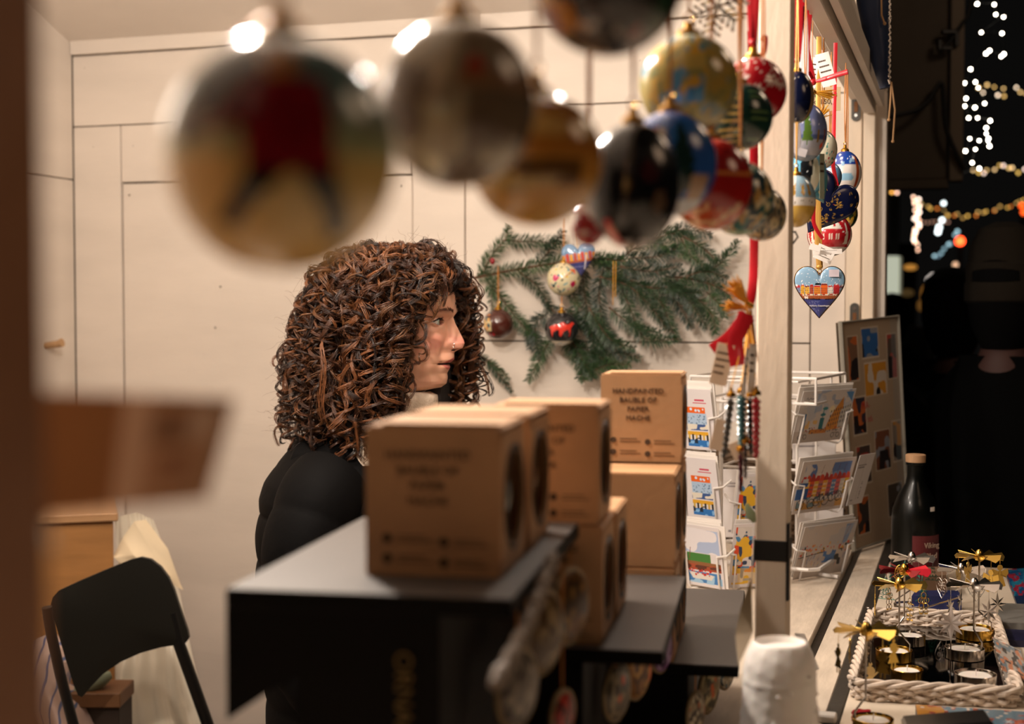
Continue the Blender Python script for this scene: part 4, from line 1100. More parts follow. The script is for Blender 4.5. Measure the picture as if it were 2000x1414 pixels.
# wicker basket standing behind the rack
def weave(name, P, closed, rows, z0, dz, r, amp, stakes, m, par, flare=0.0, cen=None):
    """P: path points; rows of rods passing in and out around stakes"""
    b = MB(); n = len(P); q = random.Random(5)
    for row in range(rows):
        pts = []; z = z0 + dz * (row + .5); ph = row % 2
        for i in range(n * 4):
            k = i / 4; a = P[int(k) % n]; c_ = P[(int(k) + 1) % n]
            if not closed and int(k) + 1 >= n: break
            p = a.lerp(c_, k - int(k)); t = (c_ - a).normalized(); nn = Vector((t.y, -t.x, 0))
            off = amp * math.cos(math.pi * (k * stakes) + math.pi * ph)
            fl = 0
            pp = p + nn * (off + flare * row) ; pp.z = z + q.uniform(-.0008, .0008) + .0012 * math.sin(k * stakes * math.pi + row)
            pts.append(pp)
        b.tube(pts, [r * q.uniform(.9, 1.1)] * len(pts), 6, closed=closed)
    return b.build(name, m, par)
bc = on_z(1475, 1085, COUNTER); bc = Vector((-.42, 3.04, COUNTER))
P = []
for k in range(48):
    a = 2 * math.pi * k / 48; P.append(bc + Vector((.17 * math.cos(a), .07 * math.sin(a), 0)))
e = empty('wicker_basket', tuple(bc), 'brown wicker basket standing behind the postcard rack', 'basket')
WK = mat('brown_wicker', '#5b4632', .7, vary=.2, vscale=40)
weave('weave', P[::-1], True, 18, COUNTER, .0105, .0056, .004, 1, WK, e)
b = MB()
for k in range(0, 48, 2): b.tube([P[k] + Vector((0, 0, .001)), P[k] + Vector((0, 0, .19))], .003, 6)
b.build('stakes', WK, e)

# ------------------------------------------------------------------ things hanging in front of the post's left edge
q = ribbon_loop('red_ribbon', [(1468, 60, 0), (1472, 200, .02), (1473, 470, .02), (1470, 560, 0), (1462, 600, 0)], 1.56, .010, RED, 'long red satin ribbon hanging down along the left edge of the white post')
ribbon_loop('red_ribbon', [(1487, 80, 0), (1495, 72, 0), (1493, 100, 0), (1486, 108, 0)], 1.50, .005, RED, 'little red ribbon bow on the post above the snowflake bauble')
e = ribbon_loop('red_ribbon', [(1462, 616, 0), (1446, 636, 0), (1425, 662, 0), (1393, 686, 0)], 1.52, .017, RED, 'broad red ribbon end pointing down to the left below the gold tassel')
ribbon_loop('red_ribbon', [(1458, 612, 0), (1447, 640, 0), (1436, 662, 0), (1438, 690, 0), (1442, 714, 0)], 1.50, .017, RED, 'curled red ribbon end hanging straight down beside the beige tag')
kn = at(1460, 594, 1.53)
tassel(kn, at(1434, 556, 1.52), 90, .0042, 'fluffy yellow-gold tassel sticking up left of the post', seed=1)
tassel(kn + Vector((-.002, .004, -.004)), at(1424, 594, 1.52), 50, .003, 'smaller golden tassel pointing left under the fluffy one', seed=2)
tassel(kn + Vector((.003, .004, -.002)), at(1466, 700, 1.54), 40, .0035, 'long golden cord bundle falling towards the spiral icicles', seed=6)
tag_card(1419, 672, 1.50, 34, 82, 12, 'beige care tag with grey print hanging under the red ribbon', 4, m=mat('beige_tag', '#d8bfa4', .6), string=tuple(kn))
tag_card(1472, 672, 1.50, 18, 96, 4, 'white tag seen nearly edge-on beside the post', 3, yaw=40, string=tuple(kn))
tag_card(1461, 680, 1.48, 12, 92, 8, 'narrow white tag with pink print left of the edge-on one', 3, yaw=50, string=tuple(kn))
tag_card(1412, 820, 1.50, 26, 62, 14, 'blank pale tag hanging lowest beside the black icicle', 0, m=mat('beige_tag', '#d8bfa4', .6))
tag_card(1436, 862, 1.52, 32, 36, -24, 'crumpled pale tag below the blue-green icicle', 0, m=mat('beige_tag', '#d8bfa4', .6))
def icicle(px, py0, py1, rpx, zc, m, label, turns=5, lean=0, tail=0, tm=None):
    a, c_ = at(px, py0, zc), at(px + lean, py1, zc)
    e = empty('icicle_ornament', tuple(c_), label, 'ornament', 'glass icicles hanging left of the white post')
    r = rpx * zc / FPX; b = MB(); n = 90; ns = 14; vs = []; fs = []
    for i in range(n + 1):
        t = i / n; env = r * min(1, t * 12) * (1 - .35 * t) * (1 if t < .97 else .4)
        cpt_ = a.lerp(c_, t)
        for k in range(ns):
            an = 2 * math.pi * k / ns; rr = env * (.72 + .28 * math.cos(3 * (an - t * turns * 2 * math.pi / 1.5)))
            vs.append(cpt_ + Vector((rr * math.cos(an), rr * math.sin(an), 0)))
    for i in range(n):
        for k in range(ns): k2 = (k + 1) % ns; fs.append((i * ns + k, (i + 1) * ns + k, (i + 1) * ns + k2, i * ns + k2))
    fs.append(tuple(range(ns))); fs.append(tuple(n * ns + k for k in range(ns - 1, -1, -1))); b.add(vs, fs)
    b.build('glass', m, e)
    b = MB(); b.lathe([(.005, 0), (.005, .004), (.002, .006), (.0015, .010), (0, .010)], 12, Matrix.Translation(a)); b.build('cap', GOLD, e)
    b = MB(); b.tube([a + Vector((0, 0, .009)), kn.lerp(a, .4) + Vector((.002, 0, 0)), kn], .0006, 5); b.build('thread', mat('gold_thread', '#d79a2c'), e)
    if tail:
        b = MB(); b.tube([c_ + Vector((0, 0, .002)), c_.lerp(a, -.2), c_.lerp(a, -.5)], [.0035, .0042, .002], 10); b.build('tip', tm or m, e)
glass = lambda n, c, **k: mat(n, c, .10, coat=1.0, **k)
icicle(1448, 768, 872, 12, 1.50, glass('blue_green_glass', '#3d5f62'), 'blue-green spiral glass icicle with frosted highlights, left of the post')
icicle(1466, 775, 890, 11, 1.53, glass('black_glass', '#14100e'), 'black twisted glass icicle between the blue-green and the red one')
icicle(1477, 772, 895, 10, 1.50, mat('red_glass', '#b01424', .12, coat=1.0), 'shiny red beaded icicle touching the post')
icicle(1428, 775, 895, 9, 1.48, glass('smoke_glass', '#1f1d18'), 'thin dark icicle with silver edge, leftmost of the icicles', lean=-14)
icicle(1447, 880, 962, 6, 1.52, glass('wine_glass', '#3d0d1c'), 'slender wine-red icicle hanging lowest of all', turns=2)
icicle(1456, 866, 935, 5, 1.50, glass('brown_glass', '#2c1a14'), 'slender brown icicle beside the wine-red one', turns=3)
# clear strip and leaf hanging along the post's left edge
b = MB(); pa_, pb_ = at(1474, 1000, 1.58), at(1464, 1235, 1.50); b.tube([pa_, pa_.lerp(pb_, .5), pb_], .0042, 6, flat=.15)
tag(b.build('paper_streamer', PAPERW), 'white paper streamer hanging along the left edge of the post below the tape', 'streamer')
b = MB(); p = at(1466, 1005, 1.56); b.tube([at(1458, 984, 1.56), p, at(1474, 1020, 1.56)], [.002, .006, .002], 8, flat=.2)
tag(b.build('green_leaf', mat('sage_leaf', '#8a9470', .6)), 'sage green leaf stuck to the left edge of the post', 'leaf')
pp = [at(1470, 1120, 1.45), at(1440, 1215, 1.40), at(1444, 1300, 1.38), at(1468, 1240, 1.42)]
b = MB(); 
V0 = [at(1466, 1130, 1.46), at(1470, 1235, 1.44), at(1442, 1300, 1.40), at(1436, 1240, 1.40), at(1446, 1190, 1.42)]
b.add([v for v in V0] + [v + Vector((0, .004, 0)) for v in V0], [(0, 1, 2, 3, 4), (9, 8, 7, 6, 5)] + [(i, i + 5, (i + 1) % 5 + 5, (i + 1) % 5) for i in range(5)])
tag(b.build('cellophane_bag', mat('cellophane', '#c9b28e', .15, trans=.5, coat=.5), smooth=False), 'crumpled clear cellophane bag hanging beside the white candle house', 'bag')
# ------------------------------------------------------------------ white relief candle house
zc = 1.36; tp = at(1523, 1256, zc); rr = 62 * zc / FPX
base = Vector((tp.x, tp.y, COUNTER)); H = tp.z - COUNTER
e = empty('candle_house', tuple(base), 'tall white porcelain lantern with relief houses in front of the white post', 'lantern')
PORC = mat('white_bisque_porcelain', '#f2ece6', .5, sss=.1)
prof = []
for k in range(71):
    t = k / 70; r_ = rr * (1.22 - .10 * t - .0 * t) if t < .84 else rr * (1.13 - .26 * ((t - .84) / .16) ** 2)
    prof.append((r_, H * t))
n = 160; V = []
for (r_, z) in prof:
    for k in range(n):
        a = 2 * math.pi * k / n; t = z / H; d = 0
        u = a / (2 * math.pi) * 14; i = int(u); f = u - i; hq = random.Random(i)
        roof = .52 + .18 * hq.random()
        if t < roof - abs(f - .5) * .16 and t > .12: d += .0020
        if .12 < t < roof - .1 and (f * 4 % 1) > .35 and (f * 4 % 1) < .75 and ((t * 26) % 1) > .45: d -= .0015
        if t < .12: d += .0012 * math.sin(t * 160)
        if abs(t - .80) < .012: d += .0008
        d += .0006 * max(0, math.sin(a * 9 + t * 30) * math.sin(a * 5 - t * 44)) * (t > .55)
        V.append((( r_ + d) * math.cos(a), (r_ + d) * math.sin(a), z))
np_mesh('body', np.array(V) + np.array(base), grid_faces(n, len(prof), wrap=True), PORC, e)
b = MB(); b.lathe([(rr * .87, H), (rr * .80, H + .002), (rr * .76, H - .001), (rr * .74, H - .005), (0, H - .006)], 64, Matrix.Translation(base)); b.build('rim', PORC, e)
b = MB()
q = random.Random(3)
for k in range(9):
    a = -1.5 + k * .32 + q.random() * .1; z = H * q.uniform(.58, .9); t = z / H
    r_ = rr * (1.22 - .10 * t); b.ball(base + Vector((r_ * math.cos(a), r_ * math.sin(a), z)), .0022, 6)
b.build('snow_knob', PORC, e)
# paper slip lying beside it
b = MB(); pc = [on_z(1560, 1238, COUNTER + .06), on_z(1580, 1238, COUNTER + .06), on_z(1598, 1306, COUNTER + .03), on_z(1586, 1308, COUNTER + .03)]
pc = [at(1552, 1236, 1.66), at(1572, 1238, 1.70), at(1600, 1306, 1.62), at(1580, 1310, 1.58)]
b.add(pc + [v - Vector((0, 0, .001)) for v in pc], [(0, 1, 2, 3), (7, 6, 5, 4)] + [(i, i + 4, (i + 1) % 4 + 4, (i + 1) % 4) for i in range(4)])
tag(b.build('paper_slip', PAPERW, smooth=False), 'white paper slip leaning on the counter right of the candle house', 'paper')
p = on_z(1612, 1409, COUNTER); b = MB(); b.box((-.013, -.010, 0), (.013, .010, .010), Matrix.Translation(p), bev=.002)
tag(b.build('eraser_block', mat('white_plastic', '#e8e4e0', .3), smooth=False), 'small white plastic block on the counter at the foot of the candle house', 'block')

# ------------------------------------------------------------------ whitewashed wicker tray with mirror
TZ = COUNTER - .001
cr = [on_z(1668, 1368, TZ), on_z(1984, 1384, TZ), on_z(1938, 1232, TZ), on_z(1706, 1222, TZ)]
tray = empty('wicker_tray', tuple((cr[0] + cr[2]) / 2), 'whitewashed rectangular wicker tray with a mirror bottom holding the tealight carousels', 'tray')
WW = mat('whitewashed_wicker', '#d6c6b6', .6, vary=.16, vscale=60, bump=.3, bscale=150)
P = []
for i in range(4):
    a, c_ = cr[i], cr[(i + 1) % 4]; m_ = max(6, int((c_ - a).length / .016))
    for k in range(m_):
        t = k / m_; P.append(a.lerp(c_, t))
# round the corners a little
Pn = []
for i in range(len(P)): Pn.append(P[i] * .5 + (P[i - 1] + P[(i + 1) % len(P)]) * .25)
weave('weave', Pn, True, 4, TZ + .001, .0052, .0036, .0034, 1, WW, tray, flare=.0012)
b = MB()
for i, p in enumerate(Pn[::1]): b.tube([p + Vector((0, 0, .001)), p + Vector((0, 0, .022))], .0026, 6)
b.build('stakes', WW, tray)
b = MB(); m_ = len(Pn)
for s in range(3):
    pts = []
    for i in range(m_ * 6):
        k = i / 6; a = Pn[int(k) % m_]; c_ = Pn[(int(k) + 1) % m_]; p = a.lerp(c_, k - int(k)); t = (c_ - a).normalized(); nn = Vector((t.y, -t.x, 0))
        an = k * 1.25 + s * 2 * math.pi / 3
        pts.append(p + nn * (.004 + .0040 * math.cos(an)) + Vector((0, 0, .0235 + .0034 * math.sin(an))))
    b.tube(pts, .0030, 7, closed=True)
b.build('braided_rim', WW, tray)
cen = sum(cr, Vector()) / 4
b = MB(); ins = [c_.lerp(cen, .055) for c_ in cr]
b.add([v + Vector((0, 0, .003)) for v in ins] + [v + Vector((0, 0, .0055)) for v in ins], [(3, 2, 1, 0), (4, 5, 6, 7)] + [(i, (i + 1) % 4, (i + 1) % 4 + 4, i + 4) for i in range(4)])
b.build('mirror', mat('dark_mirror', '#3a3632', .04, metal=1.0, bump=.02), tray, smooth=False)
MZ = TZ + .0056
# ------------------------------------------------------------------ rotating tealight carousels
WAX = mat('candle_wax', '#eee9e2', .45, sss=.2)
FOIL_G = mat('gold_foil', '#d8b45c', .22, metal=1.0); FOIL_S = mat('silver_foil', '#c9c3bd', .22, metal=1.0); FOIL_R = mat('red_foil', '#a81428', .25, metal=.8); FOIL_T = mat('teal_foil', '#1c6e60', .3, metal=.7)
ROD = mat('steel_rod', '#a39a90', .25, metal=1.0)
def charm_mb(kind, s):
    """flat charm in local xz hanging from the origin, s high"""
    b = MB(); th = .0004; Mz = Matrix.Identity(4)
    def ol(pts, r=.0004): b.tube([Vector((x, 0, z)) for x, z in pts], r, 4, closed=True)
    if kind == 'star':
        for k in range(8):
            a = math.pi * k / 4; L = s * (.62 if k % 4 == 0 else .5) ; w_ = s * .10
            t = Vector((math.sin(a), 0, math.cos(a))) * L; n_ = Vector((math.cos(a), 0, -math.sin(a))) * w_; m0 = t * .28
            c_ = Vector((0, 0, -s * .6))
            b.add([c_ + Vector((0, -.0012, 0)), c_ + m0 + n_, c_ + t, c_ + m0 - n_], [(0, 1, 2), (0, 2, 3)])
            b.add([c_ + Vector((0, .0012, 0)), c_ + m0 + n_, c_ + t, c_ + m0 - n_], [(2, 1, 0), (3, 2, 0)])
    elif kind in ('heart', 'drop'):
        w_ = s * .85
        o = heart_outline(w_, s, 40) if kind == 'heart' else [(.34 * s * math.sin(2 * math.pi * k / 36) * (1 - .3 * math.cos(2 * math.pi * k / 36)), .5 * s + .5 * s * math.cos(2 * math.pi * k / 36)) for k in range(36)]
        ol([(x, z - s) for x, z in o], .0005)
        q = random.Random(4)
        for k in range(16):
            x, z = q.uniform(-.3, .3) * w_, -s * q.uniform(.2, .75); r_ = s * .09
            ol([(x + r_ * math.cos(a), z + r_ * math.sin(a)) for a in [2 * math.pi * j / 8 for j in range(8)]], .0003)
    elif kind == 'girl':
        b.lathe([(0, -th), (s * .15, -th), (s * .15, th), (0, th)], 16, Matrix.Translation((0, 0, -s * .30)) @ Matrix.Rotation(math.pi / 2, 4, 'X'))
        b.prism([(-.05 * s, -.44 * s), (.05 * s, -.44 * s), (.22 * s, -.82 * s), (-.22 * s, -.82 * s)], th)
        b.prism([(.04 * s, -.46 * s), (.22 * s, -.30 * s), (.25 * s, -.34 * s), (.06 * s, -.54 * s)], th); b.prism([(-.04 * s, -.46 * s), (-.2 * s, -.6 * s), (-.17 * s, -.64 * s), (-.05 * s, -.54 * s)], th)
        for x in (-.07, .07): b.prism([((x - .025) * s, -.82 * s), ((x + .025) * s, -.82 * s), ((x + .03) * s, -s), ((x - .03) * s, -s)], th)
        b.prism([(-.06 * s, -.13 * s), (0, -.17 * s), (.07 * s, -.10 * s), (.04 * s, -.02 * s), (0, -.08 * s), (-.05 * s, -.02 * s)], th)
    elif kind == 'angel':
        b.lathe([(0, -th), (s * .12, -th), (s * .12, th), (0, th)], 16, Matrix.Translation((0, 0, -s * .18)) @ Matrix.Rotation(math.pi / 2, 4, 'X'))
        b.prism([(-.05 * s, -.3 * s), (.05 * s, -.3 * s), (.26 * s, -.95 * s), (.1 * s, -s), (0, -.93 * s), (-.1 * s, -s), (-.26 * s, -.95 * s)], th)
        for g_ in (-1, 1): b.prism([(g_ * .05 * s, -.34 * s), (g_ * .34 * s, -.22 * s), (g_ * .38 * s, -.42 * s), (g_ * .26 * s, -.6 * s), (g_ * .08 * s, -.52 * s)][::g_], th)
        b.prism([(.0, -.5 * s), (.30 * s, -.62 * s), (.30 * s, -.57 * s), (.02 * s, -.44 * s)], th)
    elif kind == 'soldier':
        for (x, z, r_) in ((0, -.12, .10), (-.12, -.34, .10), (.12, -.34, .10), (0, -.36, .12), (-.09, -.58, .10), (.09, -.58, .10), (-.09, -.80, .08), (.10, -.80, .08)):
            ol([(s * (x + r_ * math.cos(a)), s * (z + r_ * 1.15 * math.sin(a))) for a in [2 * math.pi * j / 12 for j in range(12)]], .0005)
        for (x0, x1, z0, z1) in ((-.10, .10, -.26, -.22), (-.14, .14, -.48, -.44), (-.16, -.04, -.92, -.86), (.04, .18, -.92, -.86)): b.prism([(x0 * s, z0 * s), (x1 * s, z0 * s), (x1 * s, z1 * s), (x0 * s, z1 * s)], th)
    elif kind == 'tree':
        for k in range(4):
            w_ = s * (.12 + .09 * k); z = -s * (.2 + .2 * k)
            ol([(0, z + s * .22), (w_, z - s * .02), (-w_, z - s * .02)], .0005)
            for j in range(3): ol([(w_ * (.5 * j - .5) + s * .03 * math.cos(a), z + s * .04 + s * .03 * math.sin(a)) for a in [2 * math.pi * i / 8 for i in range(8)]], .0004)
    return b
CARG = 'tealight carousels with spinning charms'
def carousel(px, py, wpx, metal, foil, kind, label, hub=None, z=None, blades=8, charms=4, rot=0.0, bR=.032, cs=.026, rod_side=-1, lit=False, topper=None):
    """px,py centre of the cup's rim in the picture"""
    z = MZ if z is None else z
    ch = .015
    zc_ = depth_of(on_z(px, py, z + ch)); r = wpx / 2 * zc_ / FPX; c0 = on_z(px, py, z + ch); c0.z = z
    e = empty('tealight_carousel' if hub else 'tealight_holder', tuple(c0), label, 'candle holder', CARG if hub else None)
    b = MB(); b.lathe([(0, .0005), (r * .96, 0), (r, .0008), (r * .985, ch * .5), (r, ch), (r * .975, ch + .0004), (r * .955, ch - .0006), (r * .95, .0018), (0, .0018)], 56, Matrix.Translation(c0)); b.build('cup', metal, e)
    b = MB(); b.lathe([(0, .002), (r * .78, .002), (r * .79, ch * .80), (r * .74, ch * .86), (r * .2, ch * .82), (0, ch * .82)], 40, Matrix.Translation(c0)); cnd = b.build('candle', WAX, e)
    b = MB(); b.tube([c0 + Vector((0, 0, ch * .7)), c0 + Vector((.0004, 0, ch * .8 + .004)), c0 + Vector((.001, 0, ch * .8 + .008))], .0007, 6); b.build('wick', PAPERW, cnd)
    if not hub: return e
    hp = at(hub[0], hub[1], depth_of(c0)); top = hp
    side = _r * rod_side
    ax = Vector((top.x, top.y, 0))
    b = MB(); e0 = c0 + side * (r * .9) 
    b.tube([e0 + Vector((0, 0, .002)), e0 + Vector((0, 0, ch + .004)), e0 + Vector((0, 0, ch + .007)), Vector((top.x, top.y, c0.z + ch + .024)), Vector((top.x, top.y, c0.z + ch + .029)), Vector((top.x, top.y, top.z))], .0013, 8); b.build('rod', ROD, e)
    b = MB(); b.lathe([(.0012, -.010), (.0062, -.009), (.0068, -.002), (.0060, .001), (.005, .004), (.0028, .0068), (0, .0075)], 20, Matrix.Translation(top)); b.build('hub', foil if foil != FOIL_R else GOLD, e)
    for k in range(blades):
        a = 2 * math.pi * k / blades + rot; d = Vector((math.cos(a), math.sin(a), 0)); t = Vector((-math.sin(a), math.cos(a), 0))
        i0, i1 = .006, bR; w0, w1 = .0018, .0085; tz = Vector((0, 0, 1))
        tv = (t * .80 + tz * .6)
        z0 = top + tz * (-.003)
        P_ = [z0 + d * i0 - tv * w0, z0 + d * i1 - tv * w1, z0 + d * (i1 + .003), z0 + d * i1 + tv * w1, z0 + d * i0 + tv * w0]
        nn = d.cross(tv).normalized() * .0003
        b = MB(); b.add([v + nn for v in P_] + [v - nn for v in P_], [(0, 1, 2, 3, 4), (9, 8, 7, 6, 5)] + [(j, j + 5, (j + 1) % 5 + 5, (j + 1) % 5) for j in range(5)]); b.build('blade', foil, e, smooth=False)
    for k in range(charms):
        a = 2 * math.pi * k / charms + rot + .35; d = Vector((math.cos(a), math.sin(a), 0)); ap = top + d * bR * 1.02 + Vector((0, 0, -.004))
        arm = MB(); arm.tube([top + Vector((0, 0, -.006)) + d * .005, ap, ap + Vector((0, 0, -.012))], .0004, 5); ar = arm.build('charm_arm', foil, e)
        cb_ = charm_mb(kind, cs); Mx = Matrix.Translation(ap + Vector((0, 0, -.011))) @ Matrix.Rotation(rot * 3 + k * .7, 4, 'Z')
        cb_.v = [tuple(Mx @ Vector(p)) for p in cb_.v]; parent_part = ar
        cb_.build('charm', foil if kind != 'tree' else FOIL_T, parent_part, smooth=False)
    if topper:
        tb = charm_mb(topper, .018); Mx = Matrix.Translation(top + Vector((0, 0, .024))); tb.v = [tuple(Mx @ Vector(p)) for p in tb.v]; tb.build('topper', foil, e, smooth=False)
        if topper == 'heart' : pass
    return e
carousel(1705, 1402, 80, BRASS, FOIL_G, 'girl', 'gold carousel with dancing girl charms, nearest the lens outside the tray', hub=(1692, 1226), z=TZ, rot=.25, bR=.036, cs=.036, charms=4)
carousel(1771, 1306, 62, BRASS, FOIL_G, 'star', 'gold tealight cup without blades, front left in the tray')
carousel(1905, 1315, 80, TIN, FOIL_S, 'star', 'wide silver tealight cup, front right in the tray')
carousel(1746, 1268, 70, BRASS, FOIL_G, 'soldier', 'gold carousel with little soldier charms over the left of the tray', hub=(1757, 1137), rot=.1, bR=.035, cs=.034, rod_side=1, topper='drop')
carousel(1776, 1238, 62, TIN, FOIL_R, 'tree', 'carousel with red blades and green tree charms, back left in the tray', hub=(1767, 1110), rot=.5, bR=.036, cs=.032)
carousel(1884, 1264, 75, TIN, FOIL_S, 'star', 'silver carousel with star charms, middle right in the tray', hub=(1903, 1138), rot=.2, bR=.036, cs=.030, rod_side=1)
carousel(1904, 1226, 72, BRASS, FOIL_G, 'angel', 'tall gold carousel with angel charms, back right in the tray', hub=(1913, 1082), rot=.15, bR=.033, cs=.036, rod_side=1)
carousel(1832, 1196, 58, TIN, FOIL_S, 'heart', 'silver carousel with filigree heart charms behind the tray', hub=(1878, 1108), z=TZ, rot=.3, bR=.036, cs=.032)
carousel(1775, 1180, 58, TIN, FOIL_S, 'tree', 'silver bladed carousel with teal tree charms, farthest back on the table', hub=(1781, 1086), z=TZ, rot=.0, bR=.034, cs=.030)
# flat star standing in front of the silver carousel and small figures
def stand_charm(px, py, s, kind, m, label, zc_=None, rot=0):
    p = at(px, py, zc_); e = empty('charm_stick', (p.x, p.y, p.z), label, 'charm')
    b = charm_mb(kind, s); Mx = Matrix.Translation(p) @ Matrix.Rotation(face_cam_yaw(p) + rot, 4, 'Z'); b.v = [tuple(Mx @ Vector(v)) for v in b.v]; b.build('charm', m, e, smooth=False)
    b = MB(); b.tube([Vector((p.x, p.y + .001, p.z - s * .6)), Vector((p.x, p.y + .001, MZ))], .0011, 6); b.build('stick', ROD, e); return e
stand_charm(1858, 1180, .044, 'star', mat('pale_silver_plate', '#dccfc6', .35, metal=.35), 'large eight-pointed silver star on a thin stick in the tray', 1.98)
# girl figure in front left lies over the tray edge on the rod of the nearest cup
ng = at(1700, 1292, 1.80)
e = empty('girl_charm', tuple(ng), 'flat golden dancing girl charm in front of the left tray edge', 'charm')
b = charm_mb('girl', .040); Mx = Matrix.Translation(ng) @ Matrix.Rotation(face_cam_yaw(ng), 4, 'Z'); b.v = [tuple(Mx @ Vector(v)) for v in b.v]; b.build('figure', mat('pale_gold_plate', '#e3c98a', .35, metal=.7), e, smooth=False)
b = MB(); b.tube([ng + Vector((0, 0, -.001)), ng + Vector((0, .004, .03))], .0005, 5); b.build('thread', ROD, e)
# ------------------------------------------------------------------ boxes, books and packets on the table
def flat_box(corners_px, z0, h, m, name, label, cat, cvs=None):
    P_ = [on_z(px, py, z0) for px, py in corners_px]; n = len(P_)
    b = MB(); b.add([Vector((p.x, p.y, z0)) for p in P_] + [Vector((p.x, p.y, z0 + h)) for p in P_], [tuple(range(n - 1, -1, -1)), tuple(range(n, 2 * n))] + [(i, (i + 1) % n, (i + 1) % n + n, i + n) for i in range(n)])
    o = b.build(name, m, smooth=False); tag(o, label, cat); return o, P_
NAVY = mat('navy_printed_box', '#262f63', .4, vary=.1)
o, P_ = flat_box([(1780, 1200), (1878, 1200), (1870, 1188), (1788, 1188)], TZ, .030, NAVY, 'gift_carton', 'navy blue carton lying behind the wicker tray', 'box')
flat_box([(1800, 1172), (1850, 1168), (1842, 1150), (1800, 1152)], TZ, .040, mat('brown_carton', '#7a5f4a', .6), 'gift_carton', 'brownish carton behind the navy one on the table', 'box')
def book(corners, z0, cv, label, th=.010, name='book', mname='dark_cover', colr='#1c2434'):
    P_ = [on_z(px, py, z0 + th) for px, py in corners]
    e = empty(name, tuple(P_[0] - Vector((0, 0, th))), label, 'book')
    b = MB(); n = 4
    b.add([Vector((p.x, p.y, z0)) for p in P_] + [Vector((p.x, p.y, z0 + th - .0002)) for p in P_], [tuple(range(n - 1, -1, -1)), tuple(range(n, 2 * n))] + [(i, (i + 1) % n, (i + 1) % n + n, i + n) for i in range(n)])
    b.build('block', mat(mname, colr, .4), e, smooth=False)
    nu, nv = 160, 120; u, v = np.meshgrid(np.linspace(0, 1, nu), np.linspace(0, 1, nv)); u = u.ravel()[:, None]; v = v.ravel()[:, None]
    A = [np.array(p) for p in P_]
    V = (A[0] * (1 - u) + A[1] * u) * (1 - v) + (A[3] * (1 - u) + A[2] * u) * v
    V[:, 2] = z0 + th
    np_mesh('cover', V, grid_faces(nu, nv), PAINT, e, cv.get(u.ravel(), v.ravel()), smooth=False)
    return e
c = Canvas(300, 220, '#4f83a0'); c.poly([(0, .3), (.3, .5), (.2, 1), (0, 1)], '#c98a2c'); c.disc(.22, .6, .12, '#8ab0c8', .8); c.noise('#b4452c', 12, .72, 3); c.dots('#e8e4dc', 50, .014, 4); c.disc(.5, .4, .10, '#d8cfc4', .9); c.disc(.5, .38, .05, '#c04030'); c.dots('#c0503c', 20, .014, 8)
for a in range(6): c.line(.7, .62, .7 + .04 * math.cos(a * math.pi / 3), .62 + .055 * math.sin(a * math.pi / 3), .005, '#dfe8ee')
book([(1800, 1440), (2060, 1452), (2040, 1392), (1788, 1376)], TZ, c, 'blue picture book with snow and winter figures, in front of the tray', .012)
c = Canvas(120, 100, '#1f5f94'); c.noise('#2a86a8', 7, .5, 3); c.noise('#b03048', 12, .7, 4); c.rect(0, 0, 1, .3, '#23375c'); c.rect(.6, 0, 1, .2, '#c9882c')
book([(1990, 1190), (2060, 1180), (2040, 1108), (1962, 1112)], TZ, c, 'blue and turquoise box at the right edge of the table, behind the clear case', .006, name='picture_box')
o, P_ = flat_box([(1948, 1236), (2040, 1240), (2030, 1200), (1948, 1196)], TZ, .016, mat('clear_plastic', '#d8d4cc', .1, trans=.6, coat=.4), 'clear_case', 'clear plastic case with a small white label, right of the tray', 'case')
flat_box([(1950, 1262), (2030, 1266), (2020, 1244), (1950, 1240)], TZ, .010, mat('dark_blue_sleeve', '#1b1d3c', .4), 'card_packet', 'dark blue packet between tray and clear case', 'packet')
c = Canvas(120, 160, '#b7b0a8'); c.noise('#7d8a92', 7, .5, 3); c.noise('#c98a6a', 9, .66, 5); c.noise('#54504c', 12, .7, 7)
p = at(1990, 1342, 1.84); M = Matrix.Translation(p) @ Matrix.Rotation(face_cam_yaw(p) + R(-62), 4, 'Z') @ Matrix.Rotation(R(18), 4, 'X'); p2 = p
o = card_mesh('greeting_card', M, .075, .060, c, nu=80); tag(o, 'grey floral greeting card leaning against the right side of the tray', 'card')
# red yarn and black device at the bottom edge
p = on_z(1682, 1410, TZ); b = MB()
q = random.Random(2)
for k in range(9): b.tube([p + Vector((.010 * math.cos(t * .9 + k), .007 * math.sin(t * 1.1 + k), .008 + .005 * math.sin(t * .7 + k * 2))) for t in range(12)], .0017, 6, closed=True)
tag(b.build('yarn_bobble', mat('red_wool', '#b81226', .8)), 'fluffy red wool bobble beside the nearest gold cup', 'bobble')
p = on_z(1855, 1422, TZ + .026); b = MB(); b.box((-.05, -.022, -.006), (.045, .03, .006), Matrix.Translation(p + Vector((0, 0, .004))) @ Matrix.Rotation(R(10), 4, 'Z') @ Matrix.Rotation(R(-7), 4, 'Y'), bev=.004)
tag(b.build('card_terminal', mat('black_plastic', '#121314', .25, coat=.3), smooth=False), 'black card terminal lying on the blue picture book', 'device')
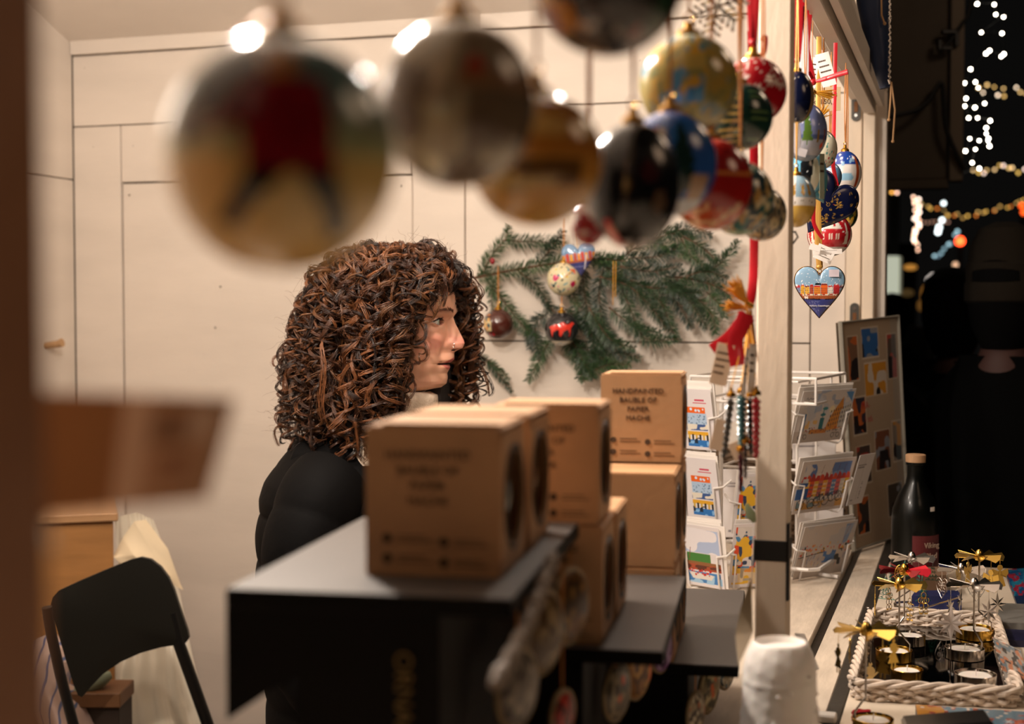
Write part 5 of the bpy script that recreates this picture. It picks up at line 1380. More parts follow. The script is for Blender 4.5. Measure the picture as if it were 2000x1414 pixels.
# ------------------------------------------------------------------ the stallholder, seen in profile
HZ = 2.42
H0 = at(780, 628, HZ)
PSI = R(12)
hf = (_r * math.cos(PSI) - Vector((_f.x, _f.y, 0)).normalized() * math.sin(PSI))      # where she looks
hl = Vector((-hf.y, hf.x, 0))                                                        # her far (left) side
HM = Matrix(((hf.x, hl.x, 0, H0.x), (hf.y, hl.y, 0, H0.y), (0, 0, 1, H0.z), (0, 0, 0, 1)))
HA = np.array(HM)
def hw(P): P = np.asarray(P, float); return P @ HA[:3, :3].T + HA[:3, 3]
person = empty('person', (H0.x, H0.y, 0), 'woman with long curly brown hair in a black puffer jacket, looking to the right', 'person')
ip = np.interp
prof_z = np.array([-122, -118, -113.7, -111.5, -104.5, -95, -87, -82.3, -76.6, -72.5, -70.5, -68.8, -63.6, -58.4, -51.8, -47.5, -44.4, -36, -30.5, -19, -4, 7, 15.7, 30.5, 49, 65, 85, 100, 110, 116, 118]) / 1000
prof_x = np.array([34, 42, 58, 72, 81.9, 83.6, 82.3, 85.4, 88.2, 86.0, 82, 90.0, 95.4, 95.6, 95.8, 103, 110.6, 114, 112.5, 106.5, 98.6, 94.6, 97.5, 97.5, 95.5, 88, 70, 50, 30, 12, 0]) / 1000
base_z = np.array([-122, -116, -110, -100, -90, -80, -70, -60, -50, -36, -19, -4, 7, 16, 30, 49, 65, 85, 100, 110, 116, 118]) / 1000
base_x = np.array([34, 50, 68, 77, 80, 81.5, 83, 85.5, 86.5, 86.5, 87, 88, 90.5, 94.5, 96, 95, 88, 70, 50, 30, 12, 0]) / 1000
wid_z = np.array([-122, -112, -100, -80, -60, -40, -15, 0, 20, 50, 75, 95, 108, 115, 118]) / 1000
wid_y = np.array([50, 47, 50, 57, 62, 66, 69.5, 71, 73.5, 74, 67, 52, 34, 16, 0]) / 1000
bak_z = np.array([-122, -100, -70, -40, 0, 40, 70, 95, 110, 116, 118]) / 1000
bak_x = np.array([62, 66, 76, 88, 98, 100, 92, 70, 40, 18, 0]) / 1000
sig_z = np.array([-122, -105, -92, -84, -76, -64, -52, -46, -36, -25, -10, 7, 20, 118]) / 1000
sig_y = np.array([25, 22, 24, 22, 24, 24, 14, 11, 10.5, 9, 8, 8, 30, 60]) / 1000
nz, na = 250, 330
zz = np.concatenate([np.linspace(-.122, .070, 200), np.linspace(.072, .118, 50)])
aa = []
for k in range(na): aa.append(k / na)
t_ = np.array(aa)
ang = 2 * np.pi * t_ ; ang = ang - .55 * np.sin(ang)                # denser towards the face (angle 0)
Z, A_ = np.meshgrid(zz, ang, indexing='ij')
cosA, sinA = np.cos(A_), np.sin(A_)
wY = ip(Z, wid_z, wid_y); Y = wY * np.sign(sinA) * np.abs(sinA) ** .92
front = cosA >= 0
fx0 = ip(Z, base_z, base_x); bx0 = ip(Z, bak_z, bak_x)
X = np.where(front, fx0 * np.abs(cosA) ** .82, -bx0 * np.abs(cosA) ** .9)
res = ip(Z, prof_z, prof_x) - fx0; sg = ip(Z, sig_z, sig_y)
w_front = np.clip(cosA * 3, 0, 1)
X = X + res * np.exp(-(np.abs(Y) / sg) ** 2.4) * w_front
def gb(y0, z0, sy_, sz_): return np.exp(-((np.abs(Y) - y0) / sy_) ** 2 - ((Z - z0) / sz_) ** 2) * w_front
X += .0075 * gb(.0125, -.0385, .0055, .0070)            # nostril wings
X -= .0045 * gb(.0065, -.0475, .0035, .0022)
X += .0045 * gb(.040, -.030, .018, .016)                # cheekbones
X -= .0030 * gb(.024, -.052, .006, .012)                # fold beside the mouth
X += .0028 * gb(.026, .0155, .018, .0055)               # brow ridge
X -= .0075 * gb(.029, .002, .014, .0095)                # eye sockets
X -= .0050 * gb(.0, -.0705, .021, .0013)                # lip parting
X -= .0035 * gb(.0245, -.0705, .004, .004)
X -= .0105 * gb(.050, .002, .013, .016)
# eyelids
EY, EZ, EX, ER = .0305, .0, .0665, .0122
dy = np.abs(Y) - EY; dz = Z - EZ; rr2 = dy ** 2 + dz ** 2
lid = EX + np.sqrt(np.maximum(.0136 ** 2 - rr2, 0)); inlid = (rr2 < .0134 ** 2) & front
up = .0062 * (1 - (dy / .0135) ** 2); lo = -.0054 * (1 - (dy / .0135) ** 2)
alm = (dz < up) & (dz > lo) & (np.abs(dy) < .0135) & front
X = np.where(inlid, np.maximum(X, lid - .0002), X)
X = np.where(alm, EX + np.sqrt(np.maximum(.0113 ** 2 - rr2, 0)) - .0030, X)
P = np.stack([X.ravel(), Y.ravel(), Z.ravel()], 1)
# colours
def mixc(C, c, wgt): return C * (1 - wgt[..., None]) + np.array(lin(c)) * wgt[..., None]
C = np.zeros((*Z.shape, 3)); C[:] = lin('#dba68a')
C = mixc(C, '#cf8473', .75 * np.clip(gb(.042, -.034, .022, .018), 0, 1)); C = mixc(C, '#d07f70', .7 * np.exp(-(np.abs(Y) / .014) ** 2 - ((Z + .034) / .014) ** 2) * w_front)
C = mixc(C, '#c78a76', .6 * np.clip(gb(.029, .0, .016, .010), 0, 1))
lipu = ((Z > -.0702) & (Z < -.0605 - .012 * (np.abs(Y) / .024) ** 2) & (np.abs(Y) < .0245) & front); lipl = ((Z < -.0708) & (Z > -.0815 + .011 * (np.abs(Y) / .023) ** 2) & (np.abs(Y) < .023) & front)
C[lipu] = lin('#b8625c'); C[lipl] = lin('#c56f68'); C[(np.abs(Z + .0705) < .0014) & (np.abs(Y) < .0235) & front] = lin('#2c0d0c')
C[(np.abs(Z + .0695) < .0009) & (np.abs(Y) < .008) & front] = lin('#d9cdc0')
C[((np.abs(np.abs(Y) - .0065) < .0028) & (np.abs(Z + .0475) < .0016)) & front] = lin('#4a1c18')
C = mixc(C, '#7a4c36', .55 * np.clip(gb(.026, .0185, .0165, .0036) * (np.abs(Y) > .009), 0, 1))
C[alm] = lin('#8a4a40')
edge = (~alm) & inlid & (np.abs(dz - up) < .0011) & (np.abs(dy) < .0135); C[edge] = lin('#3a2018')
edge = (~alm) & inlid & (np.abs(dz - lo) < .0008) & (np.abs(dy) < .0125); C[edge] = lin('#8a5244')
hairz = (Z > .068) | ((X < .018) & (Z > -.06)) | (X < -.01); C[hairz & (Z > -.12)] = lin('#24130c')
C = C.reshape(-1, 3)
# neck, shoulders and trunk carried on in the same surface
tors = [(-.124, 34, -60, 50), (-.135, 36, -62, 51), (-.155, 40, -66, 53), (-.175, 44, -74, 62), (-.190, 42, -80, 70), (-.205, 44, -90, 84), (-.225, 48, -100, 100), (-.27, 56, -115, 125), (-.36, 62, -125, 140), (-.48, 60, -118, 130), (-.60, 60, -118, 135), (-.68, 56, -120, 140), (-.74, 46, -105, 130)]
rows = []
for (z, f_, b_, w_) in tors[::-1]:
    f_, b_, w_ = f_ / 1000, b_ / 1000, w_ / 1000; m_ = (f_ + b_) / 2; h_ = (f_ - b_) / 2
    rows.append(np.stack([m_ + h_ * np.cos(ang), w_ * np.sin(ang), np.full(na, z)], 1))
Pt = np.concatenate(rows); Ct = np.tile(np.array(lin('#d9a184')), (len(Pt), 1))
Pall = np.concatenate([Pt, P]); Call = np.concatenate([Ct, C])
nrows = len(tors) + len(zz)
F = grid_faces(na, nrows, wrap=True)
SKIN = mat('skin', '#dba68a', .48, attr=True, sss=.35, spec=.4)
body = np_mesh('body', hw(Pall), F, SKIN, person, Call)
# eyes
EYE = mat('painted_eye', '#ffffff', .08, attr=True, coat=1.0)
for s in (-1, 1):
    c = Canvas(256, 128, '#d8cfc8'); c.rect(0, 0, 1, 1, '#d6cdc6')
    cx0 = .5
    c.disc(cx0, .5, .074, '#4c5a56', ry=.148); c.disc(cx0, .5, .066, '#93a69c', ry=.132); c.disc(cx0, .5, .038, '#8f8a62', ry=.076); c.disc(cx0, .5, .028, '#0c0a0a', ry=.056)
    ctr = Vector(hw([EX, s * EY, EZ])); rz = math.atan2(hf.x, -hf.y)
    o = painted_ball('eye', ctr, ER, c, body, rz=rz + R(-4), n=64, material=EYE)
    b = MB()
    pts = [Vector(hw([EX + math.sqrt(max(.0138 ** 2 - d ** 2 - (.0062 * (1 - (d / .0135) ** 2)) ** 2, 1e-9)), s * (EY + d), EZ + .0062 * (1 - (d / .0135) ** 2)])) for d in np.linspace(-.0125, .013, 14)]
    b.tube(pts, .00055, 5)
    for i, p in enumerate(pts[1:]):
        o_ = Vector(hf) * .006 + Vector(hl) * s * .003 * (i / 6 - .6) + Vector((0, 0, .0012)); b.tube([p, p + o_ * .6 + Vector((0, 0, -.0006)), p + o_ + Vector((0, 0, .0012))], [.0003, .0002, .0001], 4)
    b.build('eyelash', mat('dark_lash', '#1c100b', .6), body)
    b = MB(); q = random.Random(4 + s)
    for k in range(120):
        d = q.uniform(-.016, .018); y0 = s * (.027 + d); z0 = .0155 + .0045 * (1 - ((d - .002) / .02) ** 2) + q.gauss(0, .0011)
        # find the skin there
        iz = np.argmin(np.abs(zz - z0)); row = np.arange(na); Yr = Y[iz]; Xr = X[iz]; j = np.argmin(np.abs(Yr - y0) + (Xr < 0) * 1)
        p = Vector(hw([Xr[j] + .0002, y0, z0])); v = Vector(hl) * s * .0055 + Vector((0, 0, .0012 + .0020 * (d < 0))) + Vector(hf) * (-.0022 if d > 0 else .0002)
        b.tube([p, p + v * .5 + Vector(hf) * .0007, p + v], [.00032, .00026, .0001], 4)
    b.build('eyebrow', mat('brow_hair', '#6b4633', .7), body)
# nose ring
b = MB(); c0 = Vector(hw([.1035, -.0175, -.0405]))
c0 = Vector(hw([X[np.argmin(np.abs(zz + .040))][np.argmin(np.abs(Y[np.argmin(np.abs(zz + .040))] + .0135) + (X[np.argmin(np.abs(zz + .040))] < 0))] + .0012, -.0138, -.0395]))
b.tube([c0 + Vector((0, 0, .0046 * math.cos(a))) + (-Vector(hl) * .7 + hf * .5) * (.0026 * math.sin(a)) for a in np.linspace(.1, 5.6, 18)], .00045, 6)
b.build('nose_ring', SILVER, person)
# ears (mostly under the hair)
for s in (-1, 1):
    b = MB(); b.ball((0, 0, 0), 1, 10, (.017, .007, .031)); M = HM @ Matrix.Translation((-.012, s * .074, -.014)) @ Matrix.Rotation(R(12), 4, 'Y')
    b.v = [tuple(M @ Vector(v)) for v in b.v]
    np_c = None; o = b.build('ear', mat('ear_skin', '#cf9278', .5), person)
# ---- hair
hz_ = np.array([-.235, -.20, -.16, -.12, -.08, -.04, 0, .04, .08, .11, .125, .132])
Rb = np.array([.165, .205, .212, .208, .208, .198, .186, .164, .140, .105, .060, .010])
Rl = np.array([.125, .140, .148, .150, .148, .142, .134, .124, .108, .080, .045, .008])
Rf = np.array([.110, .125, .135, .140, .140, .136, .130, .125, .110, .080, .045, .008])
def env(phi, z, s=1.0):
    c_, s_ = math.cos(phi), math.sin(phi)
    rb = float(ip(z, hz_, Rb)); rl = float(ip(z, hz_, Rl)); rf = float(ip(z, hz_, Rf))
    rx = rf if c_ > 0 else rb
    n_ = math.sqrt((c_ / rx) ** 2 + (s_ / rl) ** 2)
    return s / n_ * c_, s / n_ * s_
def xlim(y, z):
    if z > .075: return .105
    near = np.array([.025, .022, .026, .034, .044, .078, .098]); nzv = np.array([-.24, -.12, -.09, -.06, 0.02, .055, .075])
    far = np.array([.10, .110, .112, .110, .105, .098, .100])
    return float(ip(z, nzv, near if y < 0 else far))
hq = random.Random(21)
strands = []; cols = []
hcol = [np.array(lin(c)) for c in ('#28150d', '#3c2113', '#4f2d19', '#664023', '#1e100a', '#7a4a2a')]
def add_clump(axis, nst, hr, pitch, r0, colr, grow=.18, wob=.35, flat=.5):
    A = np.array(axis); n_ = len(A)
    T_ = np.gradient(A, axis=0); L = np.linalg.norm(T_, axis=1); L = np.maximum(L, 1e-6); T_ = T_ / L[:, None]
    s_ = np.concatenate([[0], np.cumsum(np.linalg.norm(np.diff(A, axis=0), axis=1))]); tt = s_ / s_[-1]
    ref = np.array([.3, .5, .1]) + nrs.rand(3) * .2
    E1 = np.cross(T_, ref); E1 /= np.linalg.norm(E1, axis=1)[:, None]; E2 = np.cross(T_, E1)
    ph0 = nrs.rand() * 6.28; hand = 1 if nrs.rand() > .5 else -1
    amp = hr * np.clip(tt / grow, 0, 1) ** 1.2 * (1 + .35 * np.sin(tt * 7 + ph0)); pitch = pitch * (1 + .25 * np.sin(tt * 5 + ph0 * 2)) 
    for k in range(nst):
        dph = (k / max(1, nst - 1) - .5) * wob * 2 + nrs.randn() * .06; ra = 1 + nrs.randn() * .09
        ang_ = ph0 + dph + hand * 2 * np.pi * s_ / pitch
        off = (nrs.rand(2) - .5) * .0032
        fz1, fz2, fz3 = nrs.rand(3) * 6.28
        fr = .0002 + .0007 * nrs.rand() ** 2
        Q = A + E1 * (amp * ra * np.cos(ang_) + off[0] + fr * np.sin(s_ * 310 + fz1))[:, None] + E2 * (amp * ra * np.sin(ang_) + off[1] + fr * np.sin(s_ * 240 + fz2))[:, None]
        strands.append((Q, r0 * (.7 + .6 * nrs.rand()))); cols.append(colr * (.75 + .5 * nrs.rand()))
def make_axis(phi, z0, zend, rho, drift, n_=None):
    r0x, r0y = env(phi, z0, .55)
    pts = []; 
    length = (z0 - zend) + .06; n_ = max(14, int(length / .0032))
    for i in range(n_):
        t = i / (n_ - 1)
        if t < .15: z = z0 + .012 * math.sin(t / .15 * math.pi / 2); k = .55 + (rho - .55) * (t / .15) ** .7
        else: z = z0 + .012 + (zend - z0 - .012) * ((t - .15) / .85) ** 1.05; k = rho
        z = min(z, .126 * (.94 + .06 * rho)); p = phi + drift * t
        x, y = env(p, z, k)
        xl = xlim(y, z)
        if x > xl:
            ex = x - xl; x = xl - .15 * ex * 0 ; y = y + (1 if y > 0 else -1) * ex * .35
            if abs(y) < .08 and z < .055: y = (1 if y > 0 else -1) * (.08 + .4 * abs(y) * .2)
        pts.append((x, y, z))
    A = np.array(pts)
    w = nrs.randn(3, 3) * .004
    tt = np.linspace(0, 1, n_)
    for j in range(3): A[:, j] += (w[0, j] * np.sin(tt * 5) + w[1, j] * np.sin(tt * 9 + 1)) * np.clip(tt * 4, 0, 1)
    return A
NC = 720
for k in range(NC):
    phi = hq.uniform(-math.pi, math.pi)
    while abs(phi) < .45 and hq.random() < .5: phi = hq.uniform(-math.pi, math.pi)
    z0 = hq.choice([hq.uniform(.06, .122), hq.uniform(-.02, .122), hq.uniform(.09, .124)])
    if abs(phi) < 1.25: z0 = max(z0, .074)
    rho = hq.uniform(.72, 1.0)
    zend = max(-.235, z0 - hq.uniform(.07, .34))
    if hq.random() < .35: zend = hq.uniform(-.235, -.13)
    if abs(phi) < .55: zend = max(zend, hq.uniform(.03, .075))
    if hq.random() < .30 and z0 > .05: zend = z0 - hq.uniform(.05, .10)
    A = make_axis(phi, z0, zend, rho, hq.uniform(-.25, .25))
    add_clump(A, 12, hq.uniform(.0065, .0140), hq.uniform(.032, .056), .00040, hcol[hq.randrange(6)], wob=hq.uniform(.2, .5))
# curls framing the near temple and cheek, and single big loops at the back
def free_curl(pts, hr, pitch, nst=7, r0=.00045, ci=2, grow=.1):
    pts = [Vector(p) for p in pts]; A = []
    for i in range(len(pts) - 1):
        p0, p1, p2, p3 = pts[max(i - 1, 0)], pts[i], pts[i + 1], pts[min(i + 2, len(pts) - 1)]
        for k in range(16):
            t = k / 16; A.append(tuple(.5 * ((2 * p1) + (p2 - p0) * t + (2 * p0 - 5 * p1 + 4 * p2 - p3) * t * t + (3 * p1 - p0 - 3 * p2 + p3) * t ** 3)))
    add_clump(np.array(A), nst, hr, pitch, r0, hcol[ci], grow=grow, wob=.3)
def hp(px, py, lat):           # picture place at a given lateral offset, in head coordinates
    x = ((px - 780) * .000871 - lat * math.sin(PSI)) / math.cos(PSI); return (x, lat, (628 - py) * .000871)
for (pl_, hr, pt_, ci) in (
    ([hp(850, 520, -.075), hp(872, 548, -.075), hp(874, 575, -.074), hp(862, 598, -.078)], .004, .03, 1),
    ([hp(830, 540, -.085), hp(852, 575, -.083), hp(856, 600, -.082), hp(846, 622, -.083), hp(824, 630, -.085)], .004, .034, 2),
    ([hp(805, 590, -.095), hp(828, 620, -.09), hp(832, 655, -.088), hp(814, 676, -.09)], .008, .030, 3),
    ([hp(795, 640, -.095), hp(822, 668, -.09), hp(834, 690, -.088), hp(812, 703, -.09)], .008, .028, 2),
    ([hp(780, 660, -.10), hp(798, 700, -.095), hp(808, 735, -.092), hp(798, 770, -.09)], .008, .030, 3),
    ([hp(800, 700, -.10), hp(806, 740, -.095), hp(796, 780, -.09), hp(782, 810, -.09)], .009, .030, 1),
    ([hp(905, 535, .05), hp(925, 560, .07), hp(940, 580, .08), hp(936, 610, .085)], .007, .034, 2),
    ([hp(900, 560, .06), hp(920, 600, .08), hp(930, 640, .09), hp(925, 680, .09)], .008, .030, 4),
    ([hp(905, 600, .07), hp(922, 650, .09), hp(938, 700, .10), hp(950, 745, .10), hp(945, 780, .10)], .009, .030, 3),
    ([hp(890, 620, .08), hp(905, 680, .10), hp(915, 740, .11), hp(925, 790, .11)], .009, .028, 2),
    ([hp(885, 640, .09), hp(895, 700, .11), hp(900, 760, .11), hp(900, 800, .11)], .009, .028, 4),
    ([hp(560, 680, -.02), hp(538, 705, -.02), hp(530, 722, -.02), hp(545, 735, -.02)], .006, .034, 4),
    ([hp(565, 800, -.04), hp(545, 830, -.04), hp(540, 850, -.04), hp(552, 866, -.04)], .008, .030, 3),
    ([hp(700, 850, -.13), hp(705, 880, -.13), hp(695, 905, -.12), hp(690, 930, -.12)], .008, .030, 3)):
    for rep in range(2):
        j = Vector((hq.uniform(-.004, .004), hq.uniform(-.006, .006), hq.uniform(-.004, .004)))
        free_curl([Vector(p) + j for p in pl_], hr * hq.uniform(.8, 1.2), pt_ * 1.6, 14, .0003, ci=(ci + rep) % 6)
for k in range(26):                                  # far-side mass beside the face
    x0 = hq.uniform(870, 925); y0 = hq.uniform(545, 640); lat = hq.uniform(.065, .11)
    free_curl([hp(x0, y0, lat), hp(x0 + hq.uniform(0, 12), y0 + 55, lat + .01), hp(x0 + hq.uniform(0, 22), y0 + 110, lat + .015), hp(x0 + hq.uniform(0, 26), y0 + 150, lat + .01)], .009, .036, 14, .0003, ci=hq.randrange(5))
def strands_mesh(name, strands, cols, material, par, ns=3):
    Vs = []; Fs = []; Cs = []; off = 0
    for (Q, r_), c_ in zip(strands, cols):
        n_ = len(Q); T_ = np.gradient(Q, axis=0); T_ /= np.maximum(np.linalg.norm(T_, axis=1), 1e-9)[:, None]
        ref = np.array([.13, .27, .95]); E1 = np.cross(T_, ref); E1 /= np.maximum(np.linalg.norm(E1, axis=1), 1e-6)[:, None]; E2 = np.cross(T_, E1)
        rad = r_ * np.clip(np.minimum(1, (1 - np.linspace(0, 1, n_)) * 8 + .25), .2, 1)
        rings = [Q + E1 * (rad * math.cos(2 * math.pi * k / ns))[:, None] + E2 * (rad * math.sin(2 * math.pi * k / ns))[:, None] for k in range(ns)]
        V = np.stack(rings, 1).reshape(-1, 3); Vs.append(V)
        i = np.arange(n_ - 1)[:, None] * ns; k = np.arange(ns)[None, :]; k2 = (k + 1) % ns
        Fs.append((np.stack([i + k, i + k2, i + ns + k2, i + ns + k], -1).reshape(-1, 4)) + off); off += len(V)
        Cs.append(np.tile(c_, (len(V), 1)))
    return np_mesh(name, hw(np.concatenate(Vs)), np.concatenate(Fs), material, par, np.concatenate(Cs))
HAIR = mat('curly_brown_hair', '#5a3420', .33, attr=True, spec=.6)
hair = strands_mesh('curly_hair', strands, cols, HAIR, person)
print('hair verts', len(hair.data.vertices))
# dense dark underlayer of the hair
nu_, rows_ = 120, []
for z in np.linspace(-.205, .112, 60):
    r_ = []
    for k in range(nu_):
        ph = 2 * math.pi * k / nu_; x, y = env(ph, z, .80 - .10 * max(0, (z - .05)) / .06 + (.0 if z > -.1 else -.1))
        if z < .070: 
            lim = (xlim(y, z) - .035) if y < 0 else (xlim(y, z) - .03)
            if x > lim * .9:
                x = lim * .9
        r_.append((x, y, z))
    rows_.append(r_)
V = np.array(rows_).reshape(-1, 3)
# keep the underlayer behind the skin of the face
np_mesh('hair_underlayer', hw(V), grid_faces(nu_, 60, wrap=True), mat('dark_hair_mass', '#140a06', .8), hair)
fl = []; fc = []
for k in range(900):
    phi = hq.uniform(-math.pi, math.pi); z = hq.uniform(-.2, .12); 
    if abs(phi) < 1.0 and z < .09: continue
    x, y = env(phi, z, .95); p = np.array([x, y, z]); d = np.array([x, y, max(z, 0) * 1.2 + .02]); d /= np.linalg.norm(d)
    L = hq.uniform(.012, .045); n_ = 16; tt = np.linspace(0, 1, n_)[:, None]; a_ = nrs.randn(3) * .006; b_ = nrs.randn(3) * .004
    fl.append((p + d * L * tt + a_ * np.sin(tt * 4) + b_ * np.sin(tt * 9), .00014)); fc.append(hcol[3])
strands_mesh('flyaway_hair', fl, fc, HAIR, hair)
# ---- clothes
JK = mat('black_puffer_nylon', '#060505', .7, bump=.5, bscale=45, spec=.08)
FL = mat('cream_fleece', '#cdb9a4', .9, bump=.9, bscale=260)
def ring_mesh(name, rings, m, par, n=72, cap=True, quilt=None):
    """rings: (z, cx, cy, rx, ry) in head coordinates"""
    V = []
    for (z, cx_, cy_, rx_, ry_) in rings:
        for k in range(n):
            a = 2 * math.pi * k / n; V.append((cx_ + rx_ * math.cos(a), cy_ + ry_ * math.sin(a), z))
    F = grid_faces(n, len(rings), wrap=True)[:, ::-1] if rings[0][0] > rings[-1][0] else grid_faces(n, len(rings), wrap=True)
    return np_mesh(name, hw(np.array(V)), F, m, par)
jz = [(-.168, 62, 66), (-.185, 72, 78), (-.205, 88, 104), (-.225, 106, 134), (-.245, 124, 160), (-.270, 138, 178), (-.30, 148, 186), (-.36, 156, 190), (-.45, 160, 195), (-.60, 155, 200), (-.76, 150, 205)]
rings = []
for z in np.linspace(-.168, -.76, 150):
    rx_ = ip(-z, [-j[0] for j in jz], [j[1] for j in jz]) / 1000; ry_ = ip(-z, [-j[0] for j in jz], [j[2] for j in jz]) / 1000
    puff = .006 * abs(math.sin(math.pi * (z + .245) / .078)) ** .5 if z < -.2 else 0
    rings.append((z, -.075 + .01 * math.sin(z * 6), 0, rx_ + puff, ry_ + puff))
for k in range(6): rings.append((-.76, -.075, 0, (.15) * (1 - (k + 1) / 6) + .001, .205 * (1 - (k + 1) / 6) + .001))
jacket = ring_mesh('puffer_jacket', rings, JK, person)
for s in (-1, 1):
    pts = [Vector((-.075, s * .130, -.262)), Vector((-.085, s * .170, -.292)), Vector((-.098, s * .200, -.36)), Vector((-.100, s * .212, -.45)), Vector((-.085, s * .220, -.53)), Vector((-.03, s * .225, -.585)), Vector((.03, s * .20, -.625)), Vector((.06, s * .165, -.645))]
    A = []
    for i in range(len(pts) - 1):
        p0, p1, p2, p3 = pts[max(i - 1, 0)], pts[i], pts[i + 1], pts[min(i + 2, len(pts) - 1)]
        for k in range(14):
            t = k / 14; A.append(.5 * ((2 * p1) + (p2 - p0) * t + (2 * p0 - 5 * p1 + 4 * p2 - p3) * t * t + (3 * p1 - p0 - 3 * p2 + p3) * t ** 3))
    L = 0; rad = []
    for i, p in enumerate(A):
        if i: L += (p - A[i - 1]).length
        rad.append((.066 - .05 * max(0, L - .05) * .5) + .0045 * abs(math.sin(math.pi * L / .080)) ** .5 - .03 * (i < 3) * (3 - i) / 3)
    b = MB(); b.tube([Vector(hw(tuple(p))) for p in A], rad, 32); b.build('sleeve', JK, jacket)
ring_mesh('fleece_collar', [(-.118 - .115 * t, .002 - .050 * t ** 1.5, 0, (.052 if t == 0 else .064 + .006 * math.sin(min(1, t * 2) * math.pi) + .052 * max(0, t - .35) ** 1.1), (.054 if t == 0 else .066 + .006 * math.sin(min(1, t * 2) * math.pi) + .105 * max(0, t - .35) ** 1.1)) for t in [k / 20 for k in range(21)]], FL, person)
# hood lying on the back
b = MB(); b.tube([Vector(hw(v)) for v in ((-.06, -.12, -.235), (-.13, -.09, -.235), (-.165, 0, -.235), (-.13, .09, -.235), (-.06, .12, -.235))], [.02, .034, .040, .034, .02], 20); b.build('hood', JK, jacket)
# trousers and boots
fz = -H0.z
tb = MB()
TR = mat('black_trousers', '#0c0b0c', .8, bump=.3)
rg = []
for z, f_, b_, w_ in ((-.70, 72, -150, 170), (-.80, 70, -160, 172), (-.86, 60, -150, 165)): rg.append((z, (f_ + b_) / 2000, 0, (f_ - b_) / 2000, w_ / 1000))
rg.append((-.90, -.045, 0, .05, .06))
ring_mesh('trousers', rg, TR, person)
for s in (-1, 1):
    ring_mesh('trouser_leg', [(-.84, -.045, s * .088, .086, .078), (-.95, -.045, s * .088, .080, .074), (-1.1, -.035, s * .090, .062, .060), (-1.25, -.045, s * .092, .056, .054), (fz + .10, -.055, s * .094, .050, .050), (fz + .07, -.055, s * .094, .048, .048)], TR, person, 32)
    b = MB(); b.tube([Vector(hw(v)) for v in ((-.055, s * .094, fz + .16), (-.055, s * .094, fz + .05), (-.02, s * .094, fz + .036), (.06, s * .096, fz + .032), (.115, s * .098, fz + .026))], [.050, .047, .042, .040, .025], 16); b.build('boot', BLACKM, person)
